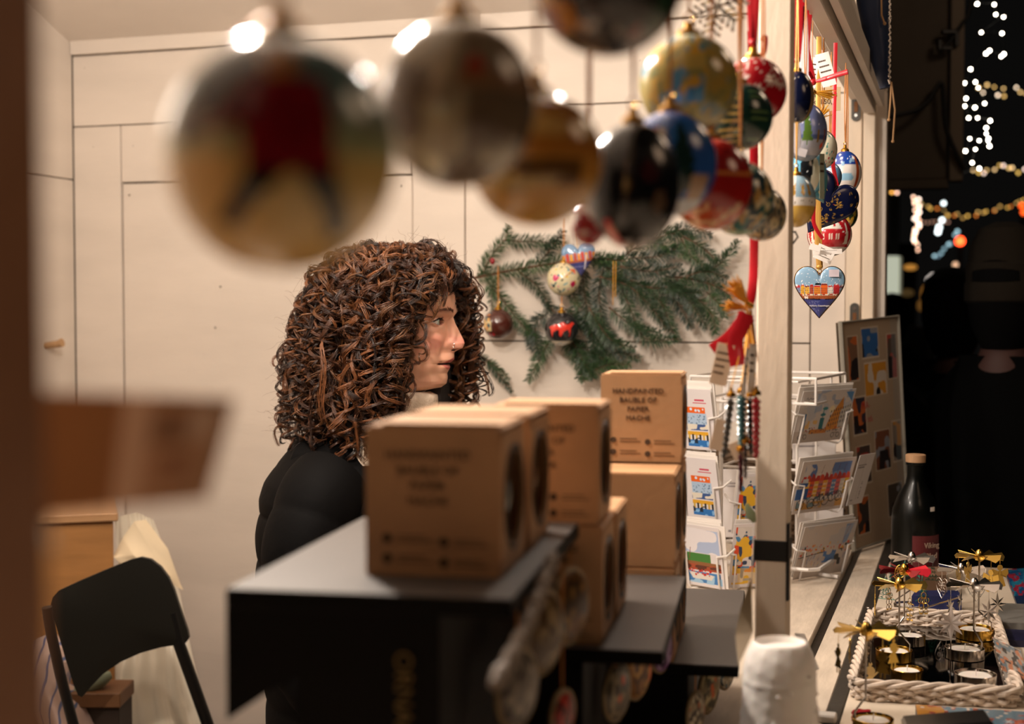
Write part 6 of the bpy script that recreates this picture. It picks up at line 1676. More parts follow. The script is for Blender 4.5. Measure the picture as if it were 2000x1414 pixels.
# ------------------------------------------------------------------ fir branches pinned to the rear wall
BARK = mat('fir_bark', '#5a3d28', .8, bump=.4, vary=.2, vscale=60)
NEED = mat('fir_needles', '#2f4a2a', .45, attr=True, spec=.5)
nq = random.Random(17)
def wallp(px, py, off): return on_y(px, py, YB - off)
def fir(name_label, twigs, thick=.0028):
    pts0 = [wallp(*twigs[0][0][0], .05)]
    e = empty('fir_branch', tuple(pts0[0]), name_label, 'branch', 'fir branches pinned to the rear wall')
    sb = MB(); V = []; Fc = []; Cc = []
    for ti, (pl_, (o0, o1, ln, dens)) in enumerate(twigs):
        P_ = [wallp(px, py, o0 + (o1 - o0) * i / max(1, len(pl_) - 1)) for i, (px, py) in enumerate(pl_)]
        A = []
        for i in range(len(P_) - 1):
            p0, p1, p2, p3 = P_[max(i - 1, 0)], P_[i], P_[i + 1], P_[min(i + 2, len(P_) - 1)]
            for k in range(8):
                t = k / 8; A.append(.5 * ((2 * p1) + (p2 - p0) * t + (2 * p0 - 5 * p1 + 4 * p2 - p3) * t * t + (3 * p1 - p0 - 3 * p2 + p3) * t ** 3))
        A.append(P_[-1]); n_ = len(A)
        r0 = thick if ti == 0 else thick * .55
        sb.tube(A, [r0 * (1 - .6 * i / n_) for i in range(n_)], 7)
        L = [0]
        for a, b_ in zip(A[:-1], A[1:]): L.append(L[-1] + (b_ - a).length)
        tot = L[-1]; s = .006; j = 0
        base = np.array(lin(nq.choice(['#1f351d', '#263f22', '#1b3020', '#2f4a26'])))
        while s < tot:
            while j < n_ - 2 and L[j + 1] < s: j += 1
            t = (s - L[j]) / max(L[j + 1] - L[j], 1e-6); p = A[j].lerp(A[j + 1], t); T_ = (A[j + 1] - A[j]).normalized()
            B = Vector((0, -1, 0)); Sd = T_.cross(B).normalized(); Up = Sd.cross(T_).normalized()
            for q_ in range(dens):
                th = nq.uniform(-.5, 1.2) if nq.random() < .72 else nq.uniform(.6, 2.0)
                sg = 1 if nq.random() < .5 else -1
                d = (T_ * nq.uniform(.35, .8) + Sd * sg * math.cos(th) + Up * math.sin(th) * .6).normalized()
                l_ = ln * nq.uniform(.75, 1.1) * (min(1, .45 + (tot - s) * 9)); w_ = .00085
                n1 = d.cross(Up).normalized() * w_; tip = p + d * l_ + Vector((0, 0, -.0015)) ; mid = p + d * l_ * .55; nn = d.cross(n1).normalized() * w_ * .5
                if tip.y > YB - .0015: tip.y = YB - .0015
                if mid.y > YB - .0015: mid.y = YB - .0015
                o = len(V); V += [p - n1 * .4, p + n1 * .4, p + nn, mid - n1, mid + n1, mid + nn, tip]
                Fc += [(o, o + 1, o + 4, o + 3), (o + 1, o + 2, o + 5, o + 4), (o + 2, o, o + 3, o + 5), (o + 3, o + 4, o + 6, o + 6), (o + 4, o + 5, o + 6, o + 6), (o + 5, o + 3, o + 6, o + 6)]
                k_ = nq.uniform(.6, 1.4); Cc += [tuple(base * k_)] * 7
            s += .0029
    sb.build('stem', BARK, e)
    quads = [f for f in Fc]
    me = bpy.data.meshes.new('needles'); me.from_pydata([tuple(v) for v in V], [], [tuple(dict.fromkeys(f)) for f in quads]); me.update(); me.materials.append(NEED)
    ca = me.color_attributes.new('Col', 'FLOAT_COLOR', 'POINT'); c4 = np.ones((len(V), 4), np.float32); c4[:, :3] = np.array(Cc); ca.data.foreach_set('color', c4.ravel())
    o = bpy.data.objects.new('needles', me); link(o); parent(o, e)
    return e
def TW_(pts, o0=.03, o1=.05, ln=.028, dens=5): return (pts, (o0, o1, ln, dens))
fir('bare-stemmed fir branch reaching left beside the curly hair', [
   TW_([(926, 543), (990, 530), (1060, 518), (1160, 505), (1230, 512)], .03, .06),TW_([(940, 540), (960, 500), (986, 468), (994, 440)], .03, .03),
   TW_([(986, 468), (1020, 472), (1060, 472), (1108, 480)], .03, .04),TW_([(950, 548), (985, 590), (1020, 635), (1050, 662)], .03, .04),
   TW_([(1010, 528), (1050, 560), (1075, 600)], .04, .04),TW_([(1050, 520), (1080, 480), (1100, 450)], .04, .04),TW_([(1080, 516), (1110, 560), (1130, 600)], .05, .06),TW_([(965, 545), (960, 590), (966, 618)], .03, .03, .016, 2)], .0036)
fir('dense fir branch drooping in the middle of the wall', [
   TW_([(1150, 505), (1200, 530), (1260, 560), (1330, 560)], .04, .07),TW_([(1180, 520), (1170, 570), (1180, 640), (1215, 700)], .05, .06),TW_([(1200, 530), (1230, 600), (1260, 660), (1325, 662)], .06, .07),
   TW_([(1240, 550), (1290, 590), (1310, 640), (1325, 665)], .05, .06),TW_([(1160, 515), (1230, 505), (1290, 500), (1330, 480)], .05, .05),TW_([(1140, 510), (1140, 560), (1150, 620), (1160, 680)], .04, .05),
   TW_([(1210, 520), (1270, 530), (1330, 520)], .07, .07),TW_([(1170, 540), (1230, 560), (1280, 610), (1300, 640)], .07, .08),TW_([(1190, 600), (1240, 640), (1290, 650)], .07, .06),
   TW_([(1150, 600), (1190, 660), (1240, 680)], .07, .07),TW_([(1220, 500), (1260, 470), (1320, 455)], .05, .05),TW_([(1100, 600), (1150, 640), (1180, 680)], .04, .05),TW_([(1060, 590), (1100, 620), (1160, 640)], .04, .05)], .0034)
fir('fir branch with long tips on the right, pointing at the post', [
   TW_([(1300, 540), (1350, 545), (1400, 560), (1432, 582)], .04, .06),TW_([(1320, 545), (1370, 590), (1392, 620), (1398, 652)], .05, .05),TW_([(1350, 545), (1400, 520), (1425, 495), (1442, 470)], .05, .04),
   TW_([(1340, 540), (1380, 530), (1420, 545)], .06, .06),TW_([(1290, 550), (1330, 600), (1350, 640)], .05, .05),TW_([(1280, 530), (1330, 570), (1370, 570)], .07, .06),TW_([(1380, 570), (1410, 600), (1415, 620)], .06, .05),TW_([(1300, 560), (1340, 580), (1380, 640)], .07, .06)], .003)
fir('fir twig slanting down from behind the black drop bauble', [
   TW_([(1290, 450), (1340, 465), (1380, 490), (1400, 512)], .04, .05),TW_([(1310, 455), (1340, 448), (1390, 460)], .04, .04),TW_([(1330, 465), (1350, 500), (1375, 520)], .05, .05),TW_([(1250, 470), (1300, 480), (1340, 500)], .04, .05)], .0026)
fir('lower fir branch forking above the kraft boxes', [
   TW_([(1080, 620), (1110, 670), (1135, 720), (1140, 745)], .03, .05),TW_([(1090, 640), (1060, 690), (1040, 730), (1030, 745)], .04, .04),TW_([(1110, 670), (1160, 690), (1200, 720)], .05, .05),
   TW_([(1130, 730), (1170, 700), (1210, 690), (1250, 700)], .04, .05),TW_([(1135, 740), (1180, 715), (1230, 712)], .05, .06),TW_([(1070, 610), (1040, 640), (1035, 680)], .03, .03),TW_([(1110, 650), (1130, 690), (1160, 740)], .05, .06),TW_([(1200, 650), (1160, 700), (1130, 740)], .04, .05),TW_([(1045, 640), (1050, 680), (1060, 700)], .04, .04)], .003)
fir('small fir twig low on the left, right beside the curls', [TW_([(935, 690), (960, 715), (985, 745), (1000, 765)], .03, .03, .018, 6),TW_([(950, 700), (975, 720), (995, 740)], .03, .03, .016, 5)], .0024)
# ornaments hanging in the fir
def wball(px, py, rpx, cv, label, off=.09, top=None, thread=GOLD, **k):
    p = wallp(px, py, off); r = rpx * depth_of(p) / FPX
    e = empty('bauble', tuple(p - Vector((0, 0, r))), label, 'bauble', 'baubles hung in the fir branches')
    painted_ball('ball', p, r, cv, e, rz=face_cam_yaw(p), n=96)
    cap_parts(e, p, r, r, ribcol=STRING, ribr=.0007, ztop=(top if top else p.z + r + .10)); return e
c = Canvas(320, 160, '#d6cba6'); q = random.Random(5)
for k in range(26): x0, y0 = q.uniform(.25, .75), q.uniform(.1, .9); a = q.random() * 3; c.line(x0, y0, x0 + .03 * math.cos(a), y0 + .07 * math.sin(a), .008, q.choice(['#4f8088', '#3a6a70', '#5f98a0', '#1f3c40']))
c.disc(.42, .52, .032, '#c93a6c'); c.disc(.60, .40, .032, '#b01c4c'); c.poly([(.57, .68), (.64, .70), (.63, .58)], '#e0502c'); c.line(.52, .54, .60, .66, .006, '#b8862c'); c.dots('#1a2c34', 9, .012, 8, (.35, .2, .65, .8)); c.dots('#e0c048', 14, .008, 12, (.3, .2, .7, .8)); c.dots('#d99a9a', 14, .009, 14, (.3, .2, .7, .8))
wball(1101, 545, 33, c, 'cream bauble painted with pink flowers and blue-green leaves, in the fir')
c = Canvas(200, 100, '#4a2018'); c.rect(.22, .25, .40, .8, '#c98a4c', .0); c.rect(.26, .42, .40, .62, '#d9a860'); c.rect(.34, .36, .42, .56, '#cdbb8c'); c.dots('#24505c', 14, .018, 3, (.26, .2, .42, .8)); c.dots('#a8242c', 6, .016, 5, (.28, .15, .44, .3)); c.dots('#d98a3c', 8, .012, 6, (.26, .3, .4, .8)); c.dots('#7a4a3a', 20, .004, 9, (.45, .1, .8, .9))
wball(973, 633, 30, c, 'dark brown bauble with orange and teal patches, left in the fir beside the hair', off=.05)
c = Canvas(400, 200, '#14151c'); c.rect(0, 0, 1, .24, '#cfc5b0'); c.poly([(.3, .24), (.7, .24), (.7, .30), (.45, .34), (.3, .28)], '#2c2c2c'); c.dots('#b8b8bc', 44, .003, 3, (.25, .5, .75, .95)); c.line(.42, .15, .50, .19, .006, '#5f8ca8'); c.line(.52, .14, .60, .18, .006, '#5f8ca8')
for x0 in (.40, .50): c.poly([(x0 - .03, .54), (x0, .56), (x0 + .08, .60), (x0 + .12, .64), (x0 + .14, .60), (x0 + .09, .52), (x0 + .09, .36), (x0 + .08, .36), (x0 + .07, .48), (x0 + .02, .46), (x0, .36), (x0 - .01, .36), (x0 - .005, .48)], '#d93a2c')
wball(1097, 642, 33, c, 'dark night bauble with leaping red deer over cream snow, in the fir')
zc = depth_of(wallp(1130, 505, .09)); bot = wallp(1136, 540, .09); wd = 66 * zc / FPX; hh = 66 * zc / FPX
c = Canvas(200, 200, '#6d90b4'); c.rect(0, 0, 1, .42, '#3c3f74'); c.rect(0, .42, 1, .5, '#a0583c')
for k in range(9): c.rect(k / 9 + .01, .48, k / 9 + .10, .68 + .03 * (k % 2), ['#d98a3c', '#c84c3c', '#e0a040', '#b8503c'][k % 4])
c.poly([(.6, .2), (.64, .2), (.74, .62), (.70, .62)], '#cfc9d0'); c.line(.3, .3, .8, .28, .006, '#8a8fc0')  # slanting pale streak is a highlight painted onto the gloss
e = empty('heart_ornament', tuple(bot), 'glossy harbour heart ornament hanging in the fir behind the flower bauble', 'ornament')
M = Matrix.Translation(bot) @ Matrix.Rotation(face_cam_yaw(bot), 4, 'Z') @ Matrix.Rotation(R(-8), 4, 'Y')
heart_mesh('face', M, wd, hh, c, e, th=.012); b = MB(); tp = M @ Vector((0, 0, hh * .87)); b.tube([tp, tp + Vector((-.01, .02, .09))], .0006, 5); b.build('thread', GOLD, e)
for i, (px, y0, y1) in enumerate(((1198, 510, 595), (1203, 510, 580))):
    b = MB(); b.tube([wallp(px, y0, .10), wallp(px - 1, y1, .10)], .0009, 5)
    o = b.build('gold_thread_loop', mat('gold_thread', '#d79a2c')); tag(o, 'thin gold thread hanging in the dense fir branch, %s of two' % ('left' if i == 0 else 'right'), 'thread')
b = MB(); p = wallp(962, 510, .06); b.ball(p, .006, 8, (1, 1, 1.3)); tag(b.build('red_berry', mat('red_berry', '#8a1420', .3)), 'tiny dark red berry on the upper left fir stem', 'berry')
# ------------------------------------------------------------------ left side of the stall
# blurred sign card on the near post
zc = .45
cr4 = [at(60, 1008, zc), at(402, 975, zc), at(458, 778, zc), at(60, 765, zc)]
e = empty('price_sign', tuple(cr4[0]), 'blurred cardboard price sign fixed to the brown post in the foreground', 'sign')
c = Canvas(160, 90, '#c9a37c'); c.rect(0, 0, .45, 1, '#a87f52'); c.rect(.46, 0, .60, 1, '#f0dcc4'); c.rect(.60, .1, .95, .9, '#dcbb9a'); c.rect(.62, .55, .80, .85, '#a88a70'); c.rect(.82, .6, .92, .9, '#f4e4d0'); c.rect(.66, .2, .88, .5, '#c09a7c')  # left part painted darker brown as the shadow on the card
nu, nv = 60, 40; u, v = np.meshgrid(np.linspace(0, 1, nu), np.linspace(0, 1, nv)); u = u.ravel()[:, None]; v = v.ravel()[:, None]
A = [np.array(p) for p in cr4]; V = (A[0] * (1 - u) + A[1] * u) * (1 - v) + (A[3] * (1 - u) + A[2] * u) * v
nrm = np.array(_f); V2 = V + nrm * .0015
np_mesh('card', np.vstack([V, V2]), np.vstack([grid_faces(nu, nv), grid_faces(nu, nv, off=nu * nv)[:, ::-1]]), MATTE, e, np.vstack([c.get(u.ravel(), v.ravel()), np.tile(np.array(lin('#9c7a58')), (nu * nv, 1))]))
b = MB(); b.tube([cr4[3].lerp(cr4[0], .5), q1.lerp(Vector((q1.x, .335, 1.42)), .8) + Vector((0, 0, 0))], .001, 6); b.build('wire_hook', ROD, e)
# wooden peg on the left wall
p = on_x(88, 675, XL); b = MB(); b.tube([p, p + Vector((.035, 0, .004)), p + Vector((.05, 0, .008))], [.008, .009, .011], 14)
tag(b.build('wall_peg', mat('pale_wood_peg', '#b08a62', .5)), 'short pale wooden peg sticking out of the left wall', 'peg')
# folding bar stool
zl_, zr_ = 2.72, 2.92
def bp(px, py): t = (px - 95) / 275; return at(px, py, zl_ + (zr_ - zl_) * t)
out = [(97, 1185), (101, 1168), (112, 1155), (150, 1138), (200, 1117), (250, 1097), (270, 1092), (290, 1096), (310, 1110), (326, 1130), (338, 1155), (352, 1195), (366, 1232), (369, 1246), (362, 1256), (346, 1261), (310, 1268), (270, 1280), (230, 1298), (195, 1322), (170, 1348), (155, 1366), (148, 1362), (140, 1342), (125, 1290), (108, 1225)]
stool = empty('bar_stool', (bp(220, 1400).x, bp(220, 1400).y, 0), 'black folding bar stool with curved backrest at the left wall', 'stool')
th = Vector((_f.x, _f.y, 0)).normalized() * .012
mid = bp(230, 1190)
def bow(px): t = (px - 230) / 140; return Vector((_f.x, _f.y, 0)) * (.022 * (1 - t * t))
P_ = [bp(*p) + bow(p[0]) for p in out]; n = len(P_)
cpt = sum(P_, Vector()) / n + Vector((_f.x, _f.y, 0)) * .004
b = MB(); b.add(P_ + [p + th for p in P_] + [cpt, cpt + th], [(i, (i + 1) % n, 2 * n) for i in range(n)] + [((i + 1) % n + n, i + n, 2 * n + 1) for i in range(n)] + [(i, i + n, (i + 1) % n + n, (i + 1) % n) for i in range(n)])
o = b.build('backrest', mat('black_painted_wood', '#15140f', .45, bump=.1), stool); fix_normals(o)
BLT = mat('black_tube', '#1b1a19', .35, metal=.4)
lt = [bp(92, 1185) - th * .3, bp(100, 1240), bp(118, 1320), bp(150, 1440)]
d = (lt[3] - lt[2]).normalized(); ft = lt[3] + d * ((0.01 - lt[3].z) / d.z)
b = MB(); b.tube(lt + [ft], .0105, 12); b.build('leg', BLT, stool)
rt = [bp(330, 1200) + th * 1.6, bp(347, 1262) + th * 1.2, bp(398, 1405) + th * 1.2]
d = (rt[2] - rt[1]).normalized(); ft2 = rt[2] + d * ((0.01 - rt[2].z) / d.z)
b = MB(); b.tube(rt + [ft2], .0125, 12); b.build('leg', BLT, stool)
fb = Vector((_f.x, _f.y, 0)).normalized()
for a_, f_ in ((lt[3], ft2), (rt[2], ft)):
    s0 = Vector((a_.x, a_.y, .50)); b = MB(); b.tube([s0, Vector((s0.x, s0.y, 0.01)) + fb * .26], .0105, 12); b.build('leg', BLT, stool)
sc_ = (Vector((lt[3].x, lt[3].y, .50)) + Vector((rt[2].x, rt[2].y, .50))) / 2 + fb * .12
b = MB(); b.lathe([(0, -.01), (.145, -.01), (.15, 0), (.145, .01), (0, .01)], 40, Matrix.Translation(sc_)); b.build('seat', _mats['black_painted_wood'], stool)
b = MB(); b.tube([Vector((lt[3].x, lt[3].y, .25)), Vector((rt[2].x, rt[2].y, .25))], .008, 10); b.build('foot_rail', BLT, stool)
# wooden crate behind the stool and things heaped there
WOOD = mat('orange_brown_wood', '#a0703f', .45, bump=.25, bscale=14, vary=.15, vscale=5, stretch=(1, 1, 7))
ca_, cb_ = at(60, 1005, 3.05), at(221, 1000, 3.10)
dx = (cb_ - ca_); dx.z = 0; W_ = dx.length + .10; dx.normalize(); dyv = Vector((-dx.y, dx.x, 0)); o0 = cb_ - dx * W_
Mx = Matrix(((dx.x, dyv.x, 0, o0.x), (dx.y, dyv.y, 0, o0.y), (0, 0, 1, 0), (0, 0, 0, 1)))
hz0 = at(221, 1160, 3.1).z; hz1 = cb_.z
e = empty('wooden_cabinet', tuple(o0), 'orange-brown wooden cabinet in the left rear corner behind the stool', 'cabinet')
b = MB(); b.box((0, 0, 0.0), (W_, .30, hz1 - .02), Mx, bev=.003); b.build('body', WOOD, e, smooth=False)
b = MB(); b.box((-.01, -.012, hz1 - .019), (W_ + .01, .31, hz1), Mx, bev=.003); b.build('top', mat('pale_brown_top', '#b98f66', .4), e, smooth=False)
def sheet(name, rows, m, label, cat, th_=.0008, amp=.006, frq=9):
    """rows: lists of picture points with depth, top to bottom; lofted and rippled"""
    n_ = 60; G = []
    for ri, row in enumerate(rows):
        P_ = [at(*p) for p in row]; L = []
        for k in range(n_):
            t = k / (n_ - 1) * (len(P_) - 1); i = min(int(t), len(P_) - 2); L.append(P_[i].lerp(P_[i + 1], t - i))
        G.append(L)
    Gs = []
    for i in range(len(G) - 1):
        for k in range(10): Gs.append([a.lerp(c_, k / 10) for a, c_ in zip(G[i], G[i + 1])])
    Gs.append(G[-1]); V = []; 
    for i, L in enumerate(Gs):
        for k, p in enumerate(L):
            w_ = math.sin(k / n_ * frq * 2 * math.pi + .8 * math.sin(i * .35)) * amp * (.4 + .6 * i / len(Gs)); V.append(tuple(p + Vector((_f.x, _f.y, 0)) * w_))
    V = np.array(V); V2 = V + np.array(_f) * th_
    F = grid_faces(n_, len(Gs))
    o = np_mesh(name, np.vstack([V, V2]), np.vstack([F, F[:, ::-1] + len(V)]), m); tag(o, label, cat); return o
PLA = mat('milky_plastic_film', '#e2d8c4', .3, trans=.15, coat=.3)
sheet('plastic_sheet', [[(224, 1010, 3.2), (268, 1000, 3.22), (300, 1016, 3.24)], [(236, 1180, 3.2), (290, 1170, 3.2), (352, 1160, 3.24)], [(222, 1300, 3.12), (300, 1300, 3.15), (378, 1290, 3.2)], [(205, 1420, 3.1), (310, 1440, 3.12), (408, 1420, 3.2)], [(200, 1700, 3.1), (310, 1700, 3.12), (420, 1700, 3.2)]], PLA, 'milky plastic sheet hanging in long folds behind the stool', 'sheet', frq=5)
sheet('packing_paper', [[(222, 1085, 3.12), (240, 1050, 3.12), (262, 1018, 3.12), (285, 1015, 3.14)], [(222, 1088, 3.11), (262, 1085, 3.10), (300, 1080, 3.12), (328, 1072, 3.14)], [(248, 1112, 3.11), (290, 1110, 3.10), (330, 1122, 3.12), (352, 1140, 3.14)], [(300, 1128, 3.11), (315, 1130, 3.10), (330, 1140, 3.12), (358, 1152, 3.14)]], mat('cream_packing_paper', '#e3cfae', .7), 'folded cream packing paper sticking up above the stool backrest', 'paper', amp=.002, frq=2)
c = None
def lump(name, pts, r, m, label, cat, seed=0, sc=(1, 1, .6)):
    q_ = random.Random(seed); b = MB()
    b.tube([at(*p) for p in pts], r, 16); o = b.build(name, m)
    tag(o, label, cat); return o
CL = mat('pink_cloth_blue_lines', '#cbb0a4', .85, bump=.3)
nt = CL.node_tree; wv = nt.nodes.new('ShaderNodeTexWave'); wv.inputs['Scale'].default_value = 14; wv.inputs['Distortion'].default_value = 5; cr_ = nt.nodes.new('ShaderNodeValToRGB'); cr_.color_ramp.elements[0].color = (*lin('#5a6a90'), 1); cr_.color_ramp.elements[0].position = .05; cr_.color_ramp.elements[1].position = .16; cr_.color_ramp.elements[1].color = (*lin('#cbb0a4'), 1)
tcn = nt.nodes.new('ShaderNodeTexCoord'); nt.links.new(tcn.outputs['Object'], wv.inputs['Vector']); nt.links.new(wv.outputs['Fac'], cr_.inputs[0]); nt.links.new(cr_.outputs[0], nt.nodes['Principled BSDF'].inputs['Base Color'])
lump('striped_cloth', [(85, 1250, 2.98), (100, 1300, 2.96), (90, 1350, 2.95), (125, 1390, 2.95), (150, 1430, 2.96), (150, 1600, 2.96)], [.03, .045, .05, .055, .06, .06], CL, 'bundled pale pink cloth with blue lines hanging left behind the stool', 'cloth')
lump('green_cloth', [(150, 1350, 2.95), (175, 1336, 2.95), (200, 1324, 2.96), (216, 1318, 2.97)], [.010, .020, .018, .008], mat('sage_cloth', '#8e9a84', .85, bump=.4), 'sage green cloth on the brown crate under the backrest', 'cloth')
e = empty('wooden_crate', tuple(at(190, 1500, 2.93)), 'low brown crate with dark inside standing behind the stool', 'crate')
b = MB(); p = at(185, 1352, 2.93); Mc = Matrix.Translation((p.x, p.y, 0)) @ Matrix.Rotation(YAW, 4, 'Z')
b.box((-.13, -.01, p.z - .03), (.055, .10, p.z), Mc, bev=.002); b.build('rim', mat('brown_crate_wood', '#6e4a2c', .6), e, smooth=False)
b = MB(); b.box((-.13, 0, 0), (.05, .10, p.z - .031), Mc, bev=.002); b.build('body', mat('dark_stained_wood', '#2a1c12', .7), e, smooth=False)
# ------------------------------------------------------------------ outside: picture board, bottle, banner, market lights, visitors
TL, TR_, BR_, BL_ = at(1641, 630, 2.86), at(1753, 617, 3.06), at(1773, 1040, 3.06), at(1668, 1075, 2.86)
e = empty('picture_board', tuple(BL_), 'beige display board with rows of small magnet pictures, leaning at the stall corner', 'board')
c = Canvas(240, 420, '#a8927a')
pics = [(.10, .74, .26, .93, '#7a5a44'), (.34, .83, .62, .96, '#2f5f9a'), (.36, .66, .74, .80, '#c9bcae'), (.78, .72, .94, .92, '#5a4a40'), (.12, .50, .34, .66, '#3a3440'), (.48, .32, .74, .49, '#7a4a34'), (.80, .34, .96, .52, '#8a7c70'), (.14, .28, .38, .44, '#4a3a34'), (.10, .06, .30, .22, '#3c3430'), (.66, .10, .92, .24, '#4a4038')]
for i, (x0, y0, x1, y1, cc) in enumerate(pics):
    c.rect(x0 - .012, y0 - .006, x1 + .012, y1 + .006, '#c9b8a4'); c.rect(x0, y0, x1, y1, cc); c.noise(['#b8602c', '#8a8c94', '#c98a2c', '#a84438'][i % 4], 22, .55, i, box=(x0, y0, x1, y1)); c.noise('#241c1c', 20, .62, i + 30, box=(x0, y0, x1, (y0 + y1) / 2))
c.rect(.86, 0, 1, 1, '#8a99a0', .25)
nu, nv = 150, 260; u, v = np.meshgrid(np.linspace(0, 1, nu), np.linspace(0, 1, nv)); u = u.ravel()[:, None]; v = v.ravel()[:, None]
A = [np.array(p) for p in (BL_, BR_, TR_, TL)]; V = (A[0] * (1 - u) + A[1] * u) * (1 - v) + (A[3] * (1 - u) + A[2] * u) * v
nb = (BR_ - BL_).cross(TL - BL_).normalized()
if nb.dot(_f) < 0: nb = -nb
V2 = V + np.array(nb) * .010
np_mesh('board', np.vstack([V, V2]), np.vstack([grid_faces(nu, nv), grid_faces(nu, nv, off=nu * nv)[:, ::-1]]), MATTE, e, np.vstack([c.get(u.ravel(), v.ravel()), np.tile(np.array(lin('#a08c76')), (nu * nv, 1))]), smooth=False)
b = MB(); b.tube([TL, TR_, BR_, BL_], .005, 6, closed=True, flat=1); b.build('frame', mat('grey_board_edge', '#8a8478', .5), e, smooth=False)
ex = (BR_ - BL_).normalized(); ez = (TL - BL_).normalized(); ey = ez.cross(ex)
Mb = Matrix(((ex.x, ey.x, ez.x, 0), (ex.y, ey.y, ez.y, 0), (ex.z, ey.z, ez.z, 0), (0, 0, 0, 1)))
mid = at(1700, 796, 2.955) - nb * .004
text_mesh('lettering', 'MAGNETS', .021, Matrix.Translation(mid) @ Mb, mat('red_marker', '#a82030', .6), e)
text_mesh('lettering', '1 stk. 50,-', .019, Matrix.Translation(mid - ez * .028) @ Mb, mat('red_marker', '#a82030', .6), e)
# bottle
p = at(1786, 1100, 2.55); bx_, by_ = p.x, p.y; b0 = Vector((bx_, by_, TZ))
hB = at(1786, 886, 2.55).z - TZ; rB = .041
e = empty('bottle', tuple(b0), 'dark glass bottle with a cork stopper and red label, standing behind the carousels', 'bottle')
b = MB(); b.lathe([(0, .002), (rB * .9, 0), (rB, .004), (rB, hB * .50), (rB * .96, hB * .58), (rB * .75, hB * .68), (rB * .42, hB * .78), (rB * .36, hB * .84), (rB * .36, hB * .915), (rB * .42, hB * .92), (rB * .42, hB * .94), (0, hB * .94)], 40, Matrix.Translation(b0)); b.build('glass', mat('black_green_glass', '#060806', .3, coat=.1, spec=.25), e)
b = MB(); b.lathe([(rB * .34, hB * .93), (rB * .42, hB * .941), (rB * .43, hB * .995), (rB * .38, hB), (0, hB)], 24, Matrix.Translation(b0)); b.build('stopper', mat('cork_wood', '#b08a66', .6), e)
b = MB(); an0 = face_cam_yaw(b0)
def cyl_patch(a0, a1, z0, z1, r_, n_=20):
    vs = []; fs = []
    for i in range(n_ + 1):
        a = an0 + a0 + (a1 - a0) * i / n_; d = Vector((math.sin(a), -math.cos(a), 0))
        vs += [b0 + d * r_ + Vector((0, 0, z0)), b0 + d * r_ + Vector((0, 0, z1))]
        if i: k = 2 * i; fs.append((k - 2, k, k + 1, k - 1))
    return vs, fs
b.add(*cyl_patch(-.1, 1.5, hB * .06, hB * .40, rB + .0004)); b.build('label_sticker', mat('wine_red_label', '#5a1a1e', .5), e)
a = an0 + .75; dpt = Vector((math.sin(a), -math.cos(a), 0))
for i, t in enumerate(('Viking', 'Blod')): text_mesh('lettering', t, .014, Matrix.Translation(b0 + dpt * (rB + .0018) + Vector((0, 0, hB * (.31 - .08 * i)))) @ Matrix.Rotation(a, 4, 'Z'), mat('label_print', '#b7a08c', .5), e)
b = MB(); b.add(*cyl_patch(.72, 1.02, hB * .565, hB * .615, rB * .955)); b.build('price_sticker', PAPERW, e)
# rolled banner with glitter cord, hanging under the raised flap
zb_ = 2.55
BLU = mat('blue_nylon_banner', '#1f2d4a', .4, bump=.2)
e = empty('rolled_banner', tuple(at(1722, 170, zb_)), 'rolled blue banner in clear wrap, tied with glittering cord, hanging outside the header', 'banner')
b = MB(); tpx = [(1700, -90), (1706, 0), (1714, 80), (1724, 140), (1729, 172)]; rw = [.030, .030, .022, .014, .010]
b.tube([at(px, py, zb_) for px, py in tpx], rw, 20); b.build('cloth', BLU, e)
b = MB(); b.tube([at(1738 - (py < 40) * 0, py, zb_ - .03) + Vector((.0015 * math.sin(py), 0, 0)) for py in range(-60, 165, 4)], .0026, 6)
for k in range(60):
    py = -60 + k * 3.7; b.ball(at(1738 + hq.uniform(-3, 3), py, zb_ - .032), .0016, 3)
b.build('glitter_cord', mat('glitter_silver', '#e6ddd4', .15, metal=1.0), e)
TW = mat('jute_twine', '#a8825a', .8)
for pts in ([(1721, -40), (1722, 30), (1728, 46)], [(1741, 160), (1739, 200), (1736, 234)], [(1741, 160), (1748, 215), (1744, 276)]):
    b = MB(); b.tube([at(px, py, zb_ - .035) for px, py in pts], .0016, 6); b.ball(at(*pts[-1], zb_ - .035), .003, 6); b.build('twine', TW, e)
# raised flap of the neighbouring stall
DP = mat('dark_brown_panel', '#4e4439', .7, bump=.2, vary=.08)
Yp = 4.3
a_, c_ = on_y(1700, 352, Yp), on_y(1852, 352, Yp); hi = on_y(1852, -120, Yp).z
e = empty('stall_flap', (a_.x, Yp, a_.z), 'dark brown side panel of the neighbouring stall, above the street', 'panel')
b = MB(); b.box((a_.x - .6, Yp, a_.z), (c_.x, Yp + .03, hi), bev=.002); b.build('panel', DP, e, smooth=False)
a2, c2 = on_y(1853, 352, Yp), on_y(1880, 352, Yp)
b = MB(); b.box((c_.x + .002, Yp - .02, a_.z - .01), (c2.x, Yp + .04, hi), bev=.003); b.build('edge_post', mat('taupe_post', '#6e6152', .6), e, smooth=False)
b = MB(); b.box((a_.x - .6, Yp - .01, a_.z - .03), (c_.x, Yp + .035, a_.z - .002), bev=.003); b.build('bottom_rail', DP, e, smooth=False)
CB = mat('black_rubber_cable', '#0c0b0a', .5)
